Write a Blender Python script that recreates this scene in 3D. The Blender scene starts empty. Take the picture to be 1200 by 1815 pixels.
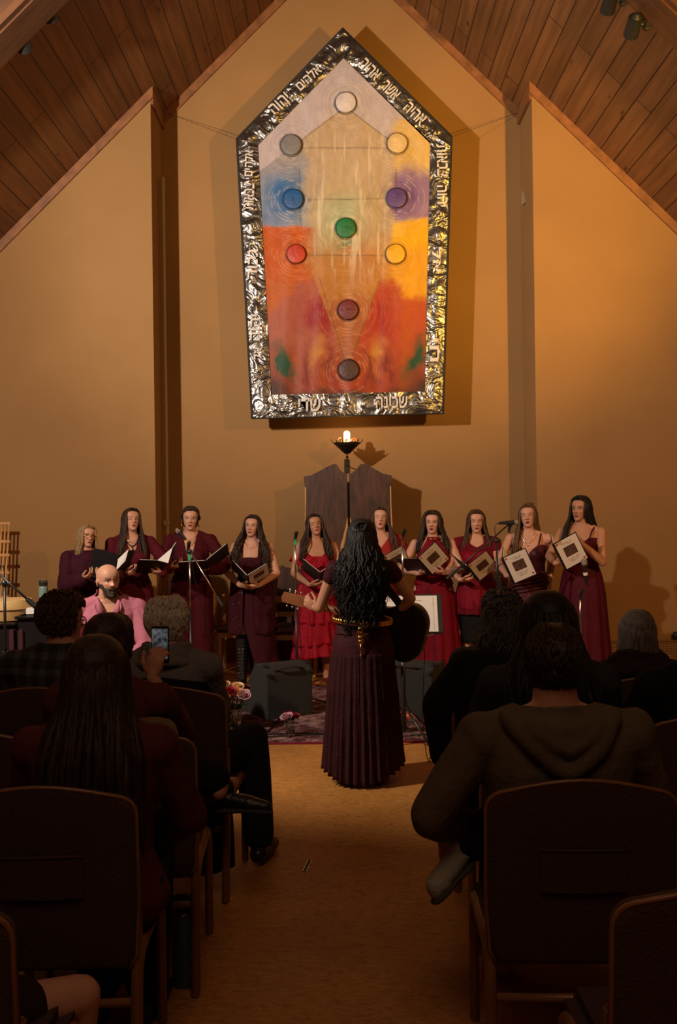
import bpy, bmesh, math, random
import numpy as np
from mathutils import Vector, Matrix, Euler, noise as mnoise

scene = bpy.context.scene
COL = scene.collection
PI = math.pi
EYE = 1.68                      # camera height
FPX = 1765.0                    # focal length in pixels of the 1200x1815 frame
ROLL = math.radians(0.75)

# ---------------------------------------------------------------- camera
cam_data = bpy.data.cameras.new('camera')
cam_data.sensor_fit = 'VERTICAL'
cam_data.sensor_height = 36.0
cam_data.lens = FPX / 1815.0 * 36.0
cam_data.clip_start = 0.05
cam = bpy.data.objects.new('camera', cam_data)
COL.objects.link(cam)
cam.matrix_world = Matrix.Translation((0, 0, EYE)) @ Matrix.Rotation(PI / 2, 4, 'X') @ Matrix.Rotation(-ROLL, 4, 'Z')
scene.camera = cam

# ---------------------------------------------------------------- view, world, stage lamps
vs = scene.view_settings
vs.view_transform = 'Standard'
vs.look = 'None'
vs.gamma = 1.0
vs.use_curve_mapping = False
vs.exposure = 0.0
world = bpy.data.worlds.new('world')
scene.world = world
world.use_nodes = True
world.node_tree.nodes['Background'].inputs[0].default_value = (1.0, 0.62, 0.36, 1)
world.node_tree.nodes['Background'].inputs[1].default_value = 0.010

def spot(name, loc, target, energy, color, angle, blend, size):
    d = bpy.data.lights.new(name, 'SPOT')
    d.energy = energy
    d.color = color
    d.spot_size = math.radians(angle)
    d.spot_blend = blend
    d.shadow_soft_size = size
    o = bpy.data.objects.new(name, d)
    COL.objects.link(o)
    o.location = loc
    o.rotation_euler = (Vector(target) - Vector(loc)).to_track_quat('-Z', 'Y').to_euler()
    return o

spot('stage_spot_white', (-3.45, 4.75, 3.75), (0.1, 10.8, 3.4), 840, (1.0, 0.84, 0.70), 132, 0.35, 0.05)
spot('stage_spot_white_narrow', (-3.40, 4.75, 3.85), (0.15, 10.8, 5.1), 1150, (1.0, 0.86, 0.74), 74, 1.0, 0.05)
spot('stage_spot_amber', (3.6, 4.6, 3.7), (1.0, 10.8, 3.2), 420, (1.0, 0.54, 0.20), 104, 0.7, 0.05)
spot('stage_spot_amber_narrow', (3.55, 4.6, 3.8), (1.7, 11.0, 5.0), 1500, (1.0, 0.55, 0.07), 50, 1.0, 0.05)
hl_ = bpy.data.lights.new('audience_fill_light', 'AREA')  # unseen warm fill, added to brighten the audience and the aisle floor
hl_.energy = 48; hl_.color = (1.0, 0.62, 0.38); hl_.size = 2.5
ho_ = bpy.data.objects.new('audience_fill_light', hl_); COL.objects.link(ho_)
ho_.location = (0, -0.6, 6.0)
ho_.rotation_euler = (Vector((0, 3.0, 0.6)) - Vector((0, -0.6, 6.0))).to_track_quat('-Z', 'Y').to_euler()

def P(px, py, d):
    """world point that stands behind pixel (px, py) of the frame at depth d (metres along Y)"""
    u, v = px - 600.0, py - 907.5
    c, s = math.cos(ROLL), math.sin(ROLL)
    u0, v0 = u * c - v * s, u * s + v * c
    return Vector((u0 * d / FPX, d, EYE - v0 * d / FPX))

def tag(o, label=None, cat=None, group=None, kind=None):
    if label: o['label'] = label
    if cat: o['category'] = cat
    if group: o['group'] = group
    if kind: o['kind'] = kind
    return o

def empty(name, loc=(0, 0, 0), rz=0.0, label=None, cat=None, group=None):
    o = bpy.data.objects.new(name, None)
    COL.objects.link(o)
    o.empty_display_size = 0.1
    o.location = loc
    o.rotation_euler = (0, 0, rz)
    return tag(o, label, cat, group)

# ---------------------------------------------------------------- materials
def new_mat(name):
    m = bpy.data.materials.new(name)
    m.use_nodes = True
    return m, m.node_tree, m.node_tree.nodes['Principled BSDF']

def lin(r, g, b):
    f = lambda c: c / 12.92 if c <= 0.04045 else ((c + 0.055) / 1.055) ** 2.4
    return (f(r / 255), f(g / 255), f(b / 255), 1)

def mat(name, col, rough=0.6, metal=0.0, spec=0.5, noise_scale=0, noise_amt=0.0, bump=0.0, bump_scale=None, stretch=(1, 1, 1), sheen=0.0, coat=0.0, coords='Object', emit=None, alpha=None, trans=0.0):
    m, nt, b = new_mat(name)
    b.inputs['Base Color'].default_value = col if len(col) == 4 else (*col, 1)
    b.inputs['Roughness'].default_value = rough
    b.inputs['Metallic'].default_value = metal
    b.inputs['Specular IOR Level'].default_value = spec
    b.inputs['Sheen Weight'].default_value = sheen
    b.inputs['Coat Weight'].default_value = coat
    b.inputs['Transmission Weight'].default_value = trans
    if emit:
        b.inputs['Emission Color'].default_value = (*emit[0], 1)
        b.inputs['Emission Strength'].default_value = emit[1]
    if noise_amt or bump:
        tc = nt.nodes.new('ShaderNodeTexCoord')
        mp = nt.nodes.new('ShaderNodeMapping')
        mp.inputs['Scale'].default_value = stretch
        nt.links.new(tc.outputs[coords], mp.inputs[0])
        n = nt.nodes.new('ShaderNodeTexNoise')
        n.inputs['Scale'].default_value = noise_scale or 20
        n.inputs['Detail'].default_value = 4
        nt.links.new(mp.outputs[0], n.inputs['Vector'])
        if noise_amt:
            mx = nt.nodes.new('ShaderNodeMix')
            mx.data_type = 'RGBA'
            mx.inputs[6].default_value = tuple(max(0, c * (1 - noise_amt)) for c in col[:3]) + (1,)
            mx.inputs[7].default_value = tuple(min(1, c * (1 + noise_amt)) for c in col[:3]) + (1,)
            rp = nt.nodes.new('ShaderNodeMapRange')
            rp.inputs[1].default_value = 0.3
            rp.inputs[2].default_value = 0.7
            nt.links.new(n.outputs['Fac'], rp.inputs[0])
            nt.links.new(rp.outputs[0], mx.inputs[0])
            nt.links.new(mx.outputs[2], b.inputs['Base Color'])
        if bump:
            n2 = n
            if bump_scale:
                n2 = nt.nodes.new('ShaderNodeTexNoise')
                n2.inputs['Scale'].default_value = bump_scale
                n2.inputs['Detail'].default_value = 3
                nt.links.new(mp.outputs[0], n2.inputs['Vector'])
            bp = nt.nodes.new('ShaderNodeBump')
            bp.inputs['Strength'].default_value = bump
            bp.inputs['Distance'].default_value = 0.02
            nt.links.new(n2.outputs['Fac'], bp.inputs['Height'])
            nt.links.new(bp.outputs[0], b.inputs['Normal'])
    return m

def col_mat(name, rough=0.6, spec=0.4, bump=0.0, bump_scale=60, sheen=0.0, metal=0.0, sss=0.0):
    """base colour from the mesh's colour attribute (what the thing is painted with)"""
    m, nt, b = new_mat(name)
    a = nt.nodes.new('ShaderNodeAttribute')
    a.attribute_name = 'Col'
    nt.links.new(a.outputs['Color'], b.inputs['Base Color'])
    b.inputs['Roughness'].default_value = rough
    b.inputs['Specular IOR Level'].default_value = spec
    b.inputs['Sheen Weight'].default_value = sheen
    b.inputs['Metallic'].default_value = metal
    if sss:
        b.inputs['Subsurface Weight'].default_value = sss
        b.inputs['Subsurface Radius'].default_value = (0.01, 0.004, 0.002)
        b.inputs['Subsurface Scale'].default_value = 0.5
    if bump:
        tc = nt.nodes.new('ShaderNodeTexCoord')
        n = nt.nodes.new('ShaderNodeTexNoise')
        n.inputs['Scale'].default_value = bump_scale
        n.inputs['Detail'].default_value = 3
        nt.links.new(tc.outputs['Object'], n.inputs['Vector'])
        bp = nt.nodes.new('ShaderNodeBump')
        bp.inputs['Strength'].default_value = bump
        bp.inputs['Distance'].default_value = 0.01
        nt.links.new(n.outputs['Fac'], bp.inputs['Height'])
        nt.links.new(bp.outputs[0], b.inputs['Normal'])
    return m

# ---------------------------------------------------------------- mesh collector
def frame_from(dirv, hint=None):
    d = Vector(dirv).normalized()
    h = Vector(hint) if hint is not None else (Vector((0, 0, 1)) if abs(d.z) < 0.9 else Vector((0, 1, 0)))
    x = h.cross(d)
    if x.length < 1e-6:
        x = Vector((1, 0, 0)).cross(d)
    x.normalize()
    y = d.cross(x)
    return x, y, d

class MB:
    """collects shapes; build() links them as ONE mesh object"""
    def __init__(self):
        self.v, self.f = [], []
    def add(self, verts, faces):
        n = len(self.v)
        self.v.extend([tuple(p) for p in verts])
        self.f.extend([tuple(i + n for i in q) for q in faces])
        return n
    def merge(self, o):
        self.add(o.v, o.f)
        return self
    def box(self, c, s, R=None, bev=0.0):
        hx, hy, hz = s[0] / 2, s[1] / 2, s[2] / 2
        R = R or Matrix.Identity(3)
        c = Vector(c)
        b = min(bev, hx * .9, hy * .9, hz * .9)
        if b <= 0:
            pts = [c + R @ Vector((x * hx, y * hy, z * hz)) for z in (-1, 1) for y in (-1, 1) for x in (-1, 1)]
            self.add(pts, [(0, 2, 3, 1), (4, 5, 7, 6), (0, 1, 5, 4), (2, 6, 7, 3), (0, 4, 6, 2), (1, 3, 7, 5)])
            return self
        bm = bmesh.new()
        bmesh.ops.create_cube(bm, size=1.0)
        for v in bm.verts:
            v.co = Vector((v.co.x * 2 * hx, v.co.y * 2 * hy, v.co.z * 2 * hz))
        bmesh.ops.bevel(bm, geom=list(bm.edges), offset=b, segments=2, affect='EDGES')
        bm.verts.index_update()
        self.add([c + R @ v.co for v in bm.verts], [[v.index for v in f.verts] for f in bm.faces])
        bm.free()
        return self
    def tube(self, pts, radii, n=8, cap=True, hint=None, flat=1.0):
        pts = [Vector(p) for p in pts]
        if not hasattr(radii, '__len__'):
            radii = [radii] * len(pts)
        rings = []
        px = None
        for i, p in enumerate(pts):
            a = pts[max(i - 1, 0)]
            b = pts[min(i + 1, len(pts) - 1)]
            t = (b - a)
            if t.length < 1e-9:
                t = Vector((0, 0, 1))
            t.normalize()
            if px is None:
                x, y, _ = frame_from(t, hint)
            else:
                x = px - t * px.dot(t)
                if x.length < 1e-6:
                    x, y, _ = frame_from(t, hint)
                x.normalize()
                y = t.cross(x)
            px = x
            rings.append([p + radii[i] * (math.cos(2 * PI * k / n) * x + flat * math.sin(2 * PI * k / n) * y) for k in range(n)])
        vs_ = [q for r in rings for q in r]
        fs = []
        for i in range(len(pts) - 1):
            for k in range(n):
                fs.append((i * n + k, i * n + (k + 1) % n, (i + 1) * n + (k + 1) % n, (i + 1) * n + k))
        if cap:
            fs.append(tuple(range(n))[::-1])
            m = (len(pts) - 1) * n
            fs.append(tuple(range(m, m + n)))
        self.add(vs_, fs)
        return self
    def cyl(self, a, b, r, n=12, r2=None):
        return self.tube([a, b], [r, r if r2 is None else r2], n)
    def cone(self, p0, r0, p1, r1, n=12):
        """round-ended tapered limb"""
        p0, p1 = Vector(p0), Vector(p1)
        d = p1 - p0
        L = d.length
        if L < 1e-6:
            return self.ell(p0, (r0, r0, r0))
        d.normalize()
        pts, rad = [], []
        for a in (-85, -60, -30):
            pts.append(p0 + d * r0 * math.sin(math.radians(a)))
            rad.append(r0 * math.cos(math.radians(a)))
        for t in (0, 0.33, 0.67, 1):
            pts.append(p0 + d * L * t)
            rad.append(r0 + (r1 - r0) * t)
        for a in (30, 60, 85):
            pts.append(p1 + d * r1 * math.sin(math.radians(a)))
            rad.append(r1 * math.cos(math.radians(a)))
        return self.tube(pts, rad, n)
    def ell(self, c, r, R=None, nu=16, nv=10):
        c = Vector(c)
        R = R or Matrix.Identity(3)
        vs_ = [c + R @ Vector((0, 0, -r[2]))]
        for j in range(1, nv):
            th = -PI / 2 + PI * j / nv
            for k in range(nu):
                ph = 2 * PI * k / nu
                vs_.append(c + R @ Vector((r[0] * math.cos(th) * math.cos(ph), r[1] * math.cos(th) * math.sin(ph), r[2] * math.sin(th))))
        vs_.append(c + R @ Vector((0, 0, r[2])))
        fs = []
        for k in range(nu):
            fs.append((0, 1 + (k + 1) % nu, 1 + k))
            for j in range(nv - 2):
                a = 1 + j * nu
                fs.append((a + k, a + (k + 1) % nu, a + nu + (k + 1) % nu, a + nu + k))
            a = 1 + (nv - 2) * nu
            fs.append((a + k, a + (k + 1) % nu, len(vs_) - 1))
        self.add(vs_, fs)
        return self
    def rings(self, rings, cap=True, close=True):
        """loft through equal-length rings of points"""
        n = len(rings[0])
        vs_ = [p for r in rings for p in r]
        fs = []
        for i in range(len(rings) - 1):
            for k in range(n if close else n - 1):
                fs.append((i * n + k, i * n + (k + 1) % n, (i + 1) * n + (k + 1) % n, (i + 1) * n + k))
        if cap:
            fs.append(tuple(range(n))[::-1])
            m = (len(rings) - 1) * n
            fs.append(tuple(range(m, m + n)))
        self.add(vs_, fs)
        return self
    def lathe(self, prof, n=24, c=(0, 0, 0)):
        c = Vector(c)
        return self.rings([[c + Vector((r * math.cos(2 * PI * k / n), r * math.sin(2 * PI * k / n), z)) for k in range(n)] for r, z in prof])
    def prism(self, poly, vec):
        """extrude a planar polygon along vec"""
        n = len(poly)
        vec = Vector(vec)
        a = [Vector(p) for p in poly]
        self.add(a + [p + vec for p in a],
                 [tuple(range(n))[::-1], tuple(range(n, 2 * n))] + [(i, (i + 1) % n, n + (i + 1) % n, n + i) for i in range(n)])
        return self
    def grid(self, fn, nu, nv):
        vs_ = [fn(i / nu, j / nv) for j in range(nv + 1) for i in range(nu + 1)]
        w = nu + 1
        self.add(vs_, [(j * w + i, j * w + i + 1, (j + 1) * w + i + 1, (j + 1) * w + i) for j in range(nv) for i in range(nu)])
        return self
    def mesh(self, name, smooth=True, fix=True):
        me = bpy.data.meshes.new(name)
        me.from_pydata(self.v, [], self.f)
        if fix:
            bm = bmesh.new()
            bm.from_mesh(me)
            bmesh.ops.recalc_face_normals(bm, faces=bm.faces)
            bm.to_mesh(me)
            bm.free()
        if smooth:
            me.shade_smooth()
        return me
    def build(self, name, material, parent=None, smooth=False, angle=None, label=None, cat=None, group=None, kind=None, fix=True):
        me = self.mesh(name, smooth or angle is not None, fix)
        if angle is not None:
            me.set_sharp_from_angle(angle=math.radians(angle))
        o = bpy.data.objects.new(name, me)
        COL.objects.link(o)
        if material: me.materials.append(material)
        if parent: o.parent = parent
        return tag(o, label, cat, group, kind)

def origin_to(o, loc):
    """move a top-level mesh's origin without moving the mesh"""
    loc = Vector(loc)
    o.data.transform(Matrix.Translation(-loc))
    o.location = loc
    return o

def mesh_obj(name, me, material, parent=None, **kw):
    o = bpy.data.objects.new(name, me)
    COL.objects.link(o)
    if material:
        me.materials.clear()
        me.materials.append(material)
    if parent: o.parent = parent
    return tag(o, **kw)

def copy_tree(o, parent=None):
    c = o.copy()
    COL.objects.link(c)
    if parent: c.parent = parent
    for ch in list(o.children):
        copy_tree(ch, c)
    return c

def applied(me, mods):
    """bake modifiers: mods = [(type, {attr: value})]"""
    o = bpy.data.objects.new('tmp', me)
    COL.objects.link(o)
    for t, kw in mods:
        md = o.modifiers.new('m', t)
        for k, v in kw.items():
            setattr(md, k, v)
    dg = bpy.context.evaluated_depsgraph_get()
    out = bpy.data.meshes.new_from_object(o.evaluated_get(dg))
    bpy.data.objects.remove(o)
    return out

def set_col(me, cols):
    a = me.attributes.get('Col') or me.attributes.new('Col', 'FLOAT_COLOR', 'POINT')
    arr = np.ones((len(me.vertices), 4), dtype=np.float32)
    arr[:, :3] = cols
    a.data.foreach_set('color', arr.ravel())

def coords(me):
    a = np.empty(len(me.vertices) * 3, dtype=np.float32)
    me.vertices.foreach_get('co', a)
    return a.reshape(-1, 3)

def vnoise(p, sc):
    return np.array([mnoise.noise(Vector(q) * sc) for q in p])

def bez(p0, p1, p2, p3, n=16):
    p0, p1, p2, p3 = map(Vector, (p0, p1, p2, p3))
    return [p0 * (1 - t) ** 3 + p1 * 3 * t * (1 - t) ** 2 + p2 * 3 * t * t * (1 - t) + p3 * t ** 3 for t in [i / n for i in range(n + 1)]]

def poly_path(pts, n=8):
    """Catmull-Rom through points"""
    pts = [Vector(p) for p in pts]
    out = []
    for i in range(len(pts) - 1):
        a, b, c, d = pts[max(i - 1, 0)], pts[i], pts[i + 1], pts[min(i + 2, len(pts) - 1)]
        for k in range(n):
            t = k / n
            out.append(0.5 * ((2 * b) + (c - a) * t + (2 * a - 5 * b + 4 * c - d) * t * t + (3 * b - a - 3 * c + d) * t ** 3))
    out.append(pts[-1])
    return out

# ================================================================ SETTING
RX, RZ, SL = 0.085, 8.2, 0.985            # ridge of the roof and its slope
CL, CR = -1.945, 2.115                     # edges of the recess
YF, YB = 10.6, 11.3                        # front wall, recess wall
EX = 5.6                                   # side walls
Y0 = -3.2                                  # rear of the hall
def roof(x): return RZ - SL * abs(x - RX)

M_WALL = mat('wall_plaster', (0.315, 0.170, 0.064), 0.85, spec=0.15, noise_scale=1.3, noise_amt=0.06, bump=0.12, bump_scale=160)
M_TRIMWOOD = mat('trim_wood', (0.22, 0.085, 0.027), 0.5, noise_scale=9, noise_amt=0.3, stretch=(1, 0.15, 1))

def plank_mat():
    m, nt, b = new_mat('ceiling_planks')
    N = nt.nodes.new
    tc = N('ShaderNodeTexCoord')
    sp = N('ShaderNodeSeparateXYZ'); nt.links.new(tc.outputs['Object'], sp.inputs[0])
    cb = N('ShaderNodeCombineXYZ')
    ab = N('ShaderNodeMath'); ab.operation = 'MULTIPLY'; ab.inputs[1].default_value = 1.41
    nt.links.new(sp.outputs[0], ab.inputs[0])
    nt.links.new(sp.outputs[1], cb.inputs[0]); nt.links.new(ab.outputs[0], cb.inputs[1])
    br = N('ShaderNodeTexBrick')
    br.inputs['Scale'].default_value = 1.0
    br.inputs['Brick Width'].default_value = 3.1
    br.inputs['Row Height'].default_value = 0.19
    br.inputs['Mortar Size'].default_value = 0.007
    br.inputs['Mortar Smooth'].default_value = 0.3
    br.inputs['Color1'].default_value = (0.205, 0.085, 0.026, 1)
    br.inputs['Color2'].default_value = (0.15, 0.060, 0.018, 1)
    br.inputs['Mortar'].default_value = (0.035, 0.014, 0.006, 1)
    nt.links.new(cb.outputs[0], br.inputs['Vector'])
    mp = N('ShaderNodeMapping'); mp.inputs['Scale'].default_value = (0.35, 5, 5)
    nt.links.new(cb.outputs[0], mp.inputs[0])
    n = N('ShaderNodeTexNoise'); n.inputs['Scale'].default_value = 3; n.inputs['Detail'].default_value = 5
    nt.links.new(mp.outputs[0], n.inputs['Vector'])
    kn = N('ShaderNodeTexVoronoi'); kn.inputs['Scale'].default_value = 1.0
    mp2 = N('ShaderNodeMapping'); mp2.inputs['Scale'].default_value = (1.7, 4.6, 1)
    nt.links.new(cb.outputs[0], mp2.inputs[0]); nt.links.new(mp2.outputs[0], kn.inputs['Vector'])
    kr = N('ShaderNodeMapRange'); kr.inputs[1].default_value = 0.04; kr.inputs[2].default_value = 0.12
    kr.inputs[3].default_value = 0.35; kr.inputs[4].default_value = 1.0
    nt.links.new(kn.outputs['Distance'], kr.inputs[0])
    mr = N('ShaderNodeMapRange'); mr.inputs[1].default_value = 0.3; mr.inputs[2].default_value = 0.7
    mr.inputs[3].default_value = 0.7; mr.inputs[4].default_value = 1.25
    nt.links.new(n.outputs['Fac'], mr.inputs[0])
    mu = N('ShaderNodeMath'); mu.operation = 'MULTIPLY'
    nt.links.new(mr.outputs[0], mu.inputs[0]); nt.links.new(kr.outputs[0], mu.inputs[1])
    vm = N('ShaderNodeVectorMath'); vm.operation = 'SCALE'
    nt.links.new(br.outputs['Color'], vm.inputs[0]); nt.links.new(mu.outputs[0], vm.inputs['Scale'])
    nt.links.new(vm.outputs[0], b.inputs['Base Color'])
    bp = N('ShaderNodeBump'); bp.inputs['Strength'].default_value = 0.5; bp.inputs['Distance'].default_value = 0.01; bp.invert = True
    nt.links.new(br.outputs['Fac'], bp.inputs['Height']); nt.links.new(bp.outputs[0], b.inputs['Normal'])
    b.inputs['Roughness'].default_value = 0.55
    b.inputs['Specular IOR Level'].default_value = 0.3
    return m
M_PLANK = plank_mat()

def floor_mat():
    m, nt, b = new_mat('marbled_floor')
    N = nt.nodes.new
    tc = N('ShaderNodeTexCoord')
    mp = N('ShaderNodeMapping'); mp.inputs['Scale'].default_value = (1.2, 2.4, 1)
    nt.links.new(tc.outputs['Object'], mp.inputs[0])
    n1 = N('ShaderNodeTexNoise'); n1.inputs['Scale'].default_value = 17; n1.inputs['Detail'].default_value = 6; n1.inputs['Roughness'].default_value = 0.65; n1.inputs['Distortion'].default_value = 1.2
    nt.links.new(mp.outputs[0], n1.inputs['Vector'])
    cr = N('ShaderNodeValToRGB')
    e = cr.color_ramp.elements
    e[0].position = 0.30; e[0].color = (0.27, 0.108, 0.024, 1)
    e[1].position = 0.74; e[1].color = (0.56, 0.262, 0.066, 1)
    k = cr.color_ramp.elements.new(0.5); k.color = (0.45, 0.20, 0.046, 1)
    nt.links.new(n1.outputs['Fac'], cr.inputs[0])
    n2 = N('ShaderNodeTexNoise'); n2.inputs['Scale'].default_value = 1.1; n2.inputs['Detail'].default_value = 3
    nt.links.new(tc.outputs['Object'], n2.inputs['Vector'])
    mr = N('ShaderNodeMapRange'); mr.inputs[1].default_value = 0.3; mr.inputs[2].default_value = 0.7; mr.inputs[3].default_value = 0.78; mr.inputs[4].default_value = 1.15
    nt.links.new(n2.outputs['Fac'], mr.inputs[0])
    vm = N('ShaderNodeVectorMath'); vm.operation = 'SCALE'
    nt.links.new(cr.outputs[0], vm.inputs[0]); nt.links.new(mr.outputs[0], vm.inputs['Scale'])
    nt.links.new(vm.outputs[0], b.inputs['Base Color'])
    b.inputs['Roughness'].default_value = 0.5
    b.inputs['Specular IOR Level'].default_value = 0.25
    return m
M_FLOOR = floor_mat()

def struct(name, mb, material, **kw):
    return mb.build(name, material, kind='structure', **kw)

struct('floor', MB().box(((CL + CR) / 2, (Y0 + YB) / 2, -0.05), (2 * EX + 0.4, YB - Y0 + 0.6, 0.1)), M_FLOOR)
# roof slabs, boards running to the end wall
for nm, s in (('ceiling_left', -1), ('ceiling_right', 1)):
    x1 = RX + s * 5.9
    mb = MB()
    mb.prism([(RX, Y0 - 0.2, RZ), (x1, Y0 - 0.2, roof(x1)), (x1, Y0 - 0.2, roof(x1) + 0.2), (RX, Y0 - 0.2, RZ + 0.2)], (0, YB - Y0 + 0.5, 0))
    struct(nm, mb, M_PLANK)
def gable_wall(name, xa, xb, y, th, extra=()):
    xs = sorted({xa, xb} | {x for x in extra if xa < x < xb})
    poly = [(xa, y, 0)] + [(xb, y, 0)] + [(x, y, roof(x) + 0.02) for x in reversed(xs)]
    return struct(name, MB().prism(poly, (0, th, 0)), M_WALL)
gable_wall('wall_front_left', -EX - 0.1, CL, YF, 0.9)
gable_wall('wall_front_right', CR, EX + 0.1, YF, 0.9)
gable_wall('wall_back', CL - 0.05, CR + 0.05, YB, 0.2, (RX,))
gable_wall('wall_rear', -EX - 0.1, EX + 0.1, Y0 - 0.2, 0.2, (RX,))
for nm, x in (('wall_left', -EX - 0.1), ('wall_right', EX + 0.1)):
    struct(nm, MB().box((x, (Y0 + YF) / 2, roof(EX) / 2 + 0.05), (0.2, YF - Y0, roof(EX) + 0.1)), M_WALL)
# wooden trim where the walls meet the roof
def trim(name, xa, xb, y):
    w = 0.085
    s = 1 if xa < RX else -1
    poly = []
    a = Vector((xa, y, roof(xa))); b_ = Vector((xb, y, roof(xb)))
    dn = Vector((0, 0, -w * 1.4))
    struct(name, MB().prism([a, b_, b_ + dn, a + dn], (0, -0.03, 0)), M_TRIMWOOD)
trim('trim_1', -EX, CL + 0.03, YF)
trim('trim_2', CR - 0.03, EX, YF)
trim('trim_3', CL, RX, YB)
trim('trim_4', RX, CR, YB)
for nm, x, s in (('trim_5', CL, 1), ('trim_6', CR, -1)):
    struct(nm, MB().box((x + s * 0.015, (YF + YB) / 2, roof(x) - 0.075), (0.03, YB - YF, 0.16)), M_TRIMWOOD)
# rafters
M_BEAM = mat('rafter_wood', (0.085, 0.033, 0.011), 0.5, noise_scale=7, noise_amt=0.3, stretch=(0.4, 3, 0.4))
for nm, s in (('trim_7', -1), ('trim_8', 1)):
    x1 = RX + s * 5.5
    dr = 0.34
    struct(nm, MB().prism([(RX, 7.5, RZ), (x1, 7.5, roof(x1)), (x1, 7.5, roof(x1) - dr), (RX, 7.5, RZ - dr)], (0, 0.34, 0)), M_BEAM)
    struct('trim_9' if s < 0 else 'trim_10', MB().prism([(RX, 7.44, RZ - dr + .09), (x1, 7.44, roof(x1) - dr + .09), (x1, 7.44, roof(x1) - dr + 0.02), (RX, 7.44, RZ - dr + 0.02)], (0, 0.06, 0)), M_BEAM)
# perforated heater panel along the foot of the right wall, conduit on the left return
def perf_mat():
    m, nt, b = new_mat('perforated_metal')
    N = nt.nodes.new
    tc = N('ShaderNodeTexCoord')
    mp = N('ShaderNodeMapping'); mp.inputs['Scale'].default_value = (38, 38, 38)
    nt.links.new(tc.outputs['Object'], mp.inputs[0])
    sp = N('ShaderNodeSeparateXYZ'); nt.links.new(mp.outputs[0], sp.inputs[0])
    outs = []
    for i in (0, 2):
        a = N('ShaderNodeMath'); a.operation = 'FRACT'; nt.links.new(sp.outputs[i], a.inputs[0])
        c = N('ShaderNodeMath'); c.operation = 'SUBTRACT'; c.inputs[1].default_value = 0.5; nt.links.new(a.outputs[0], c.inputs[0])
        d = N('ShaderNodeMath'); d.operation = 'MULTIPLY'; nt.links.new(c.outputs[0], d.inputs[0]); nt.links.new(c.outputs[0], d.inputs[1])
        outs.append(d)
    s = N('ShaderNodeMath'); s.operation = 'ADD'; nt.links.new(outs[0].outputs[0], s.inputs[0]); nt.links.new(outs[1].outputs[0], s.inputs[1])
    lt = N('ShaderNodeMath'); lt.operation = 'LESS_THAN'; lt.inputs[1].default_value = 0.1; nt.links.new(s.outputs[0], lt.inputs[0])
    mx = N('ShaderNodeMix'); mx.data_type = 'RGBA'
    mx.inputs[6].default_value = (0.16, 0.085, 0.035, 1); mx.inputs[7].default_value = (0.36, 0.2, 0.09, 1)
    nt.links.new(lt.outputs[0], mx.inputs[0]); nt.links.new(mx.outputs[2], b.inputs['Base Color'])
    b.inputs['Roughness'].default_value = 0.5
    return m
M_PERF = perf_mat()
def heater(name, xa, xb, y):
    mb = MB().box(((xa + xb) / 2, y - 0.03, 0.13), (xb - xa, 0.06, 0.26), bev=0.006)
    mb.box(((xa + xb) / 2, y - 0.034, 0.268), (xb - xa, 0.068, 0.016), bev=0.004)
    return struct(name, mb, M_PERF)
heater('baseboard_right', CR + 0.02, EX, YF)
heater('baseboard_left', -EX, CL - 0.02, YF)
M_PAINTPIPE = mat('painted_pipe', (0.42, 0.32, 0.2), 0.6)
pp = MB().cyl((CL + 0.05, 11.0, 0), (CL + 0.05, 11.0, 1.55), 0.022).cyl((CL + 0.05, 11.0, 1.6), (CL + 0.05, 11.0, 5.4), 0.022)
pp.box((CL + 0.04, 11.0, 1.58), (0.07, 0.07, 0.06), bev=0.01)
struct('trim_11', pp, M_PAINTPIPE, smooth=False, angle=40)
pp = MB().prism([(CR - 0.002, 10.97, 5.06), (CR - 0.002, 11.09, 5.06), (CR - 0.002, 11.08, 5.22)], (-0.03, 0, 0))
struct('trim_12', pp, M_PAINTPIPE)

# ================================================================ TAPESTRY
YT = 10.85
OUT = [(607, 52), (800, 243), (785, 733), (447, 742), (420, 247)]
INN = [(609, 103), (763, 252), (753, 694), (481, 700), (457, 258)]
rng = np.random.default_rng(7)
_lat = rng.random((256, 256))
def vn2(x, y):
    xi, yi = np.floor(x).astype(int), np.floor(y).astype(int)
    fx, fy = x - xi, y - yi
    fx, fy = fx * fx * (3 - 2 * fx), fy * fy * (3 - 2 * fy)
    g = lambda a, b: _lat[a % 256, b % 256]
    return (g(xi, yi) * (1 - fx) + g(xi + 1, yi) * fx) * (1 - fy) + (g(xi, yi + 1) * (1 - fx) + g(xi + 1, yi + 1) * fx) * fy
def fbm(x, y, o=4):
    s, a, t = 0, 0.5, 0
    for i in range(o):
        s = s + a * vn2(x * 2 ** i + 17 * i, y * 2 ** i + 31 * i); t += a; a *= 0.5
    return s / t
def srgb(c):
    c = np.asarray(c, dtype=float) / 255
    return np.where(c <= 0.04045, c / 12.92, ((c + 0.055) / 1.055) ** 2.4)
def sst(a, b, x):
    t = np.clip((x - a) / (b - a), 0, 1)
    return t * t * (3 - 2 * t)

tap = empty('tapestry', P(610, 742, YT), label='large house-shaped painted fabric tapestry with silver lettered border hanging on the end wall', cat='tapestry')
TI = Matrix.Translation(-Vector(tap.location))
def tp(px, py, off=0.0):
    """point of the tapestry, relative to its own origin; off = towards the hall"""
    return TI @ (P(px, py, YT) + Vector((0, -off, 0)))

DISC = [(613, 183, 18.5, (226, 214, 212), 'white'), (516, 258, 18.5, (138, 134, 134), 'grey'), (704, 255, 18, (232, 200, 140), 'cream'),
        (520, 354, 18, (28, 92, 160), 'blue'), (703, 352, 18, (96, 66, 136), 'purple'), (613, 405, 18, (24, 122, 66), 'green'),
        (525, 451, 17, (196, 58, 28), 'orange red'), (701, 451, 17.5, (236, 178, 28), 'yellow'), (617, 550, 18, (110, 22, 32), 'dark red'), (618, 656, 18.5, (74, 36, 28), 'dark brown')]

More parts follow.
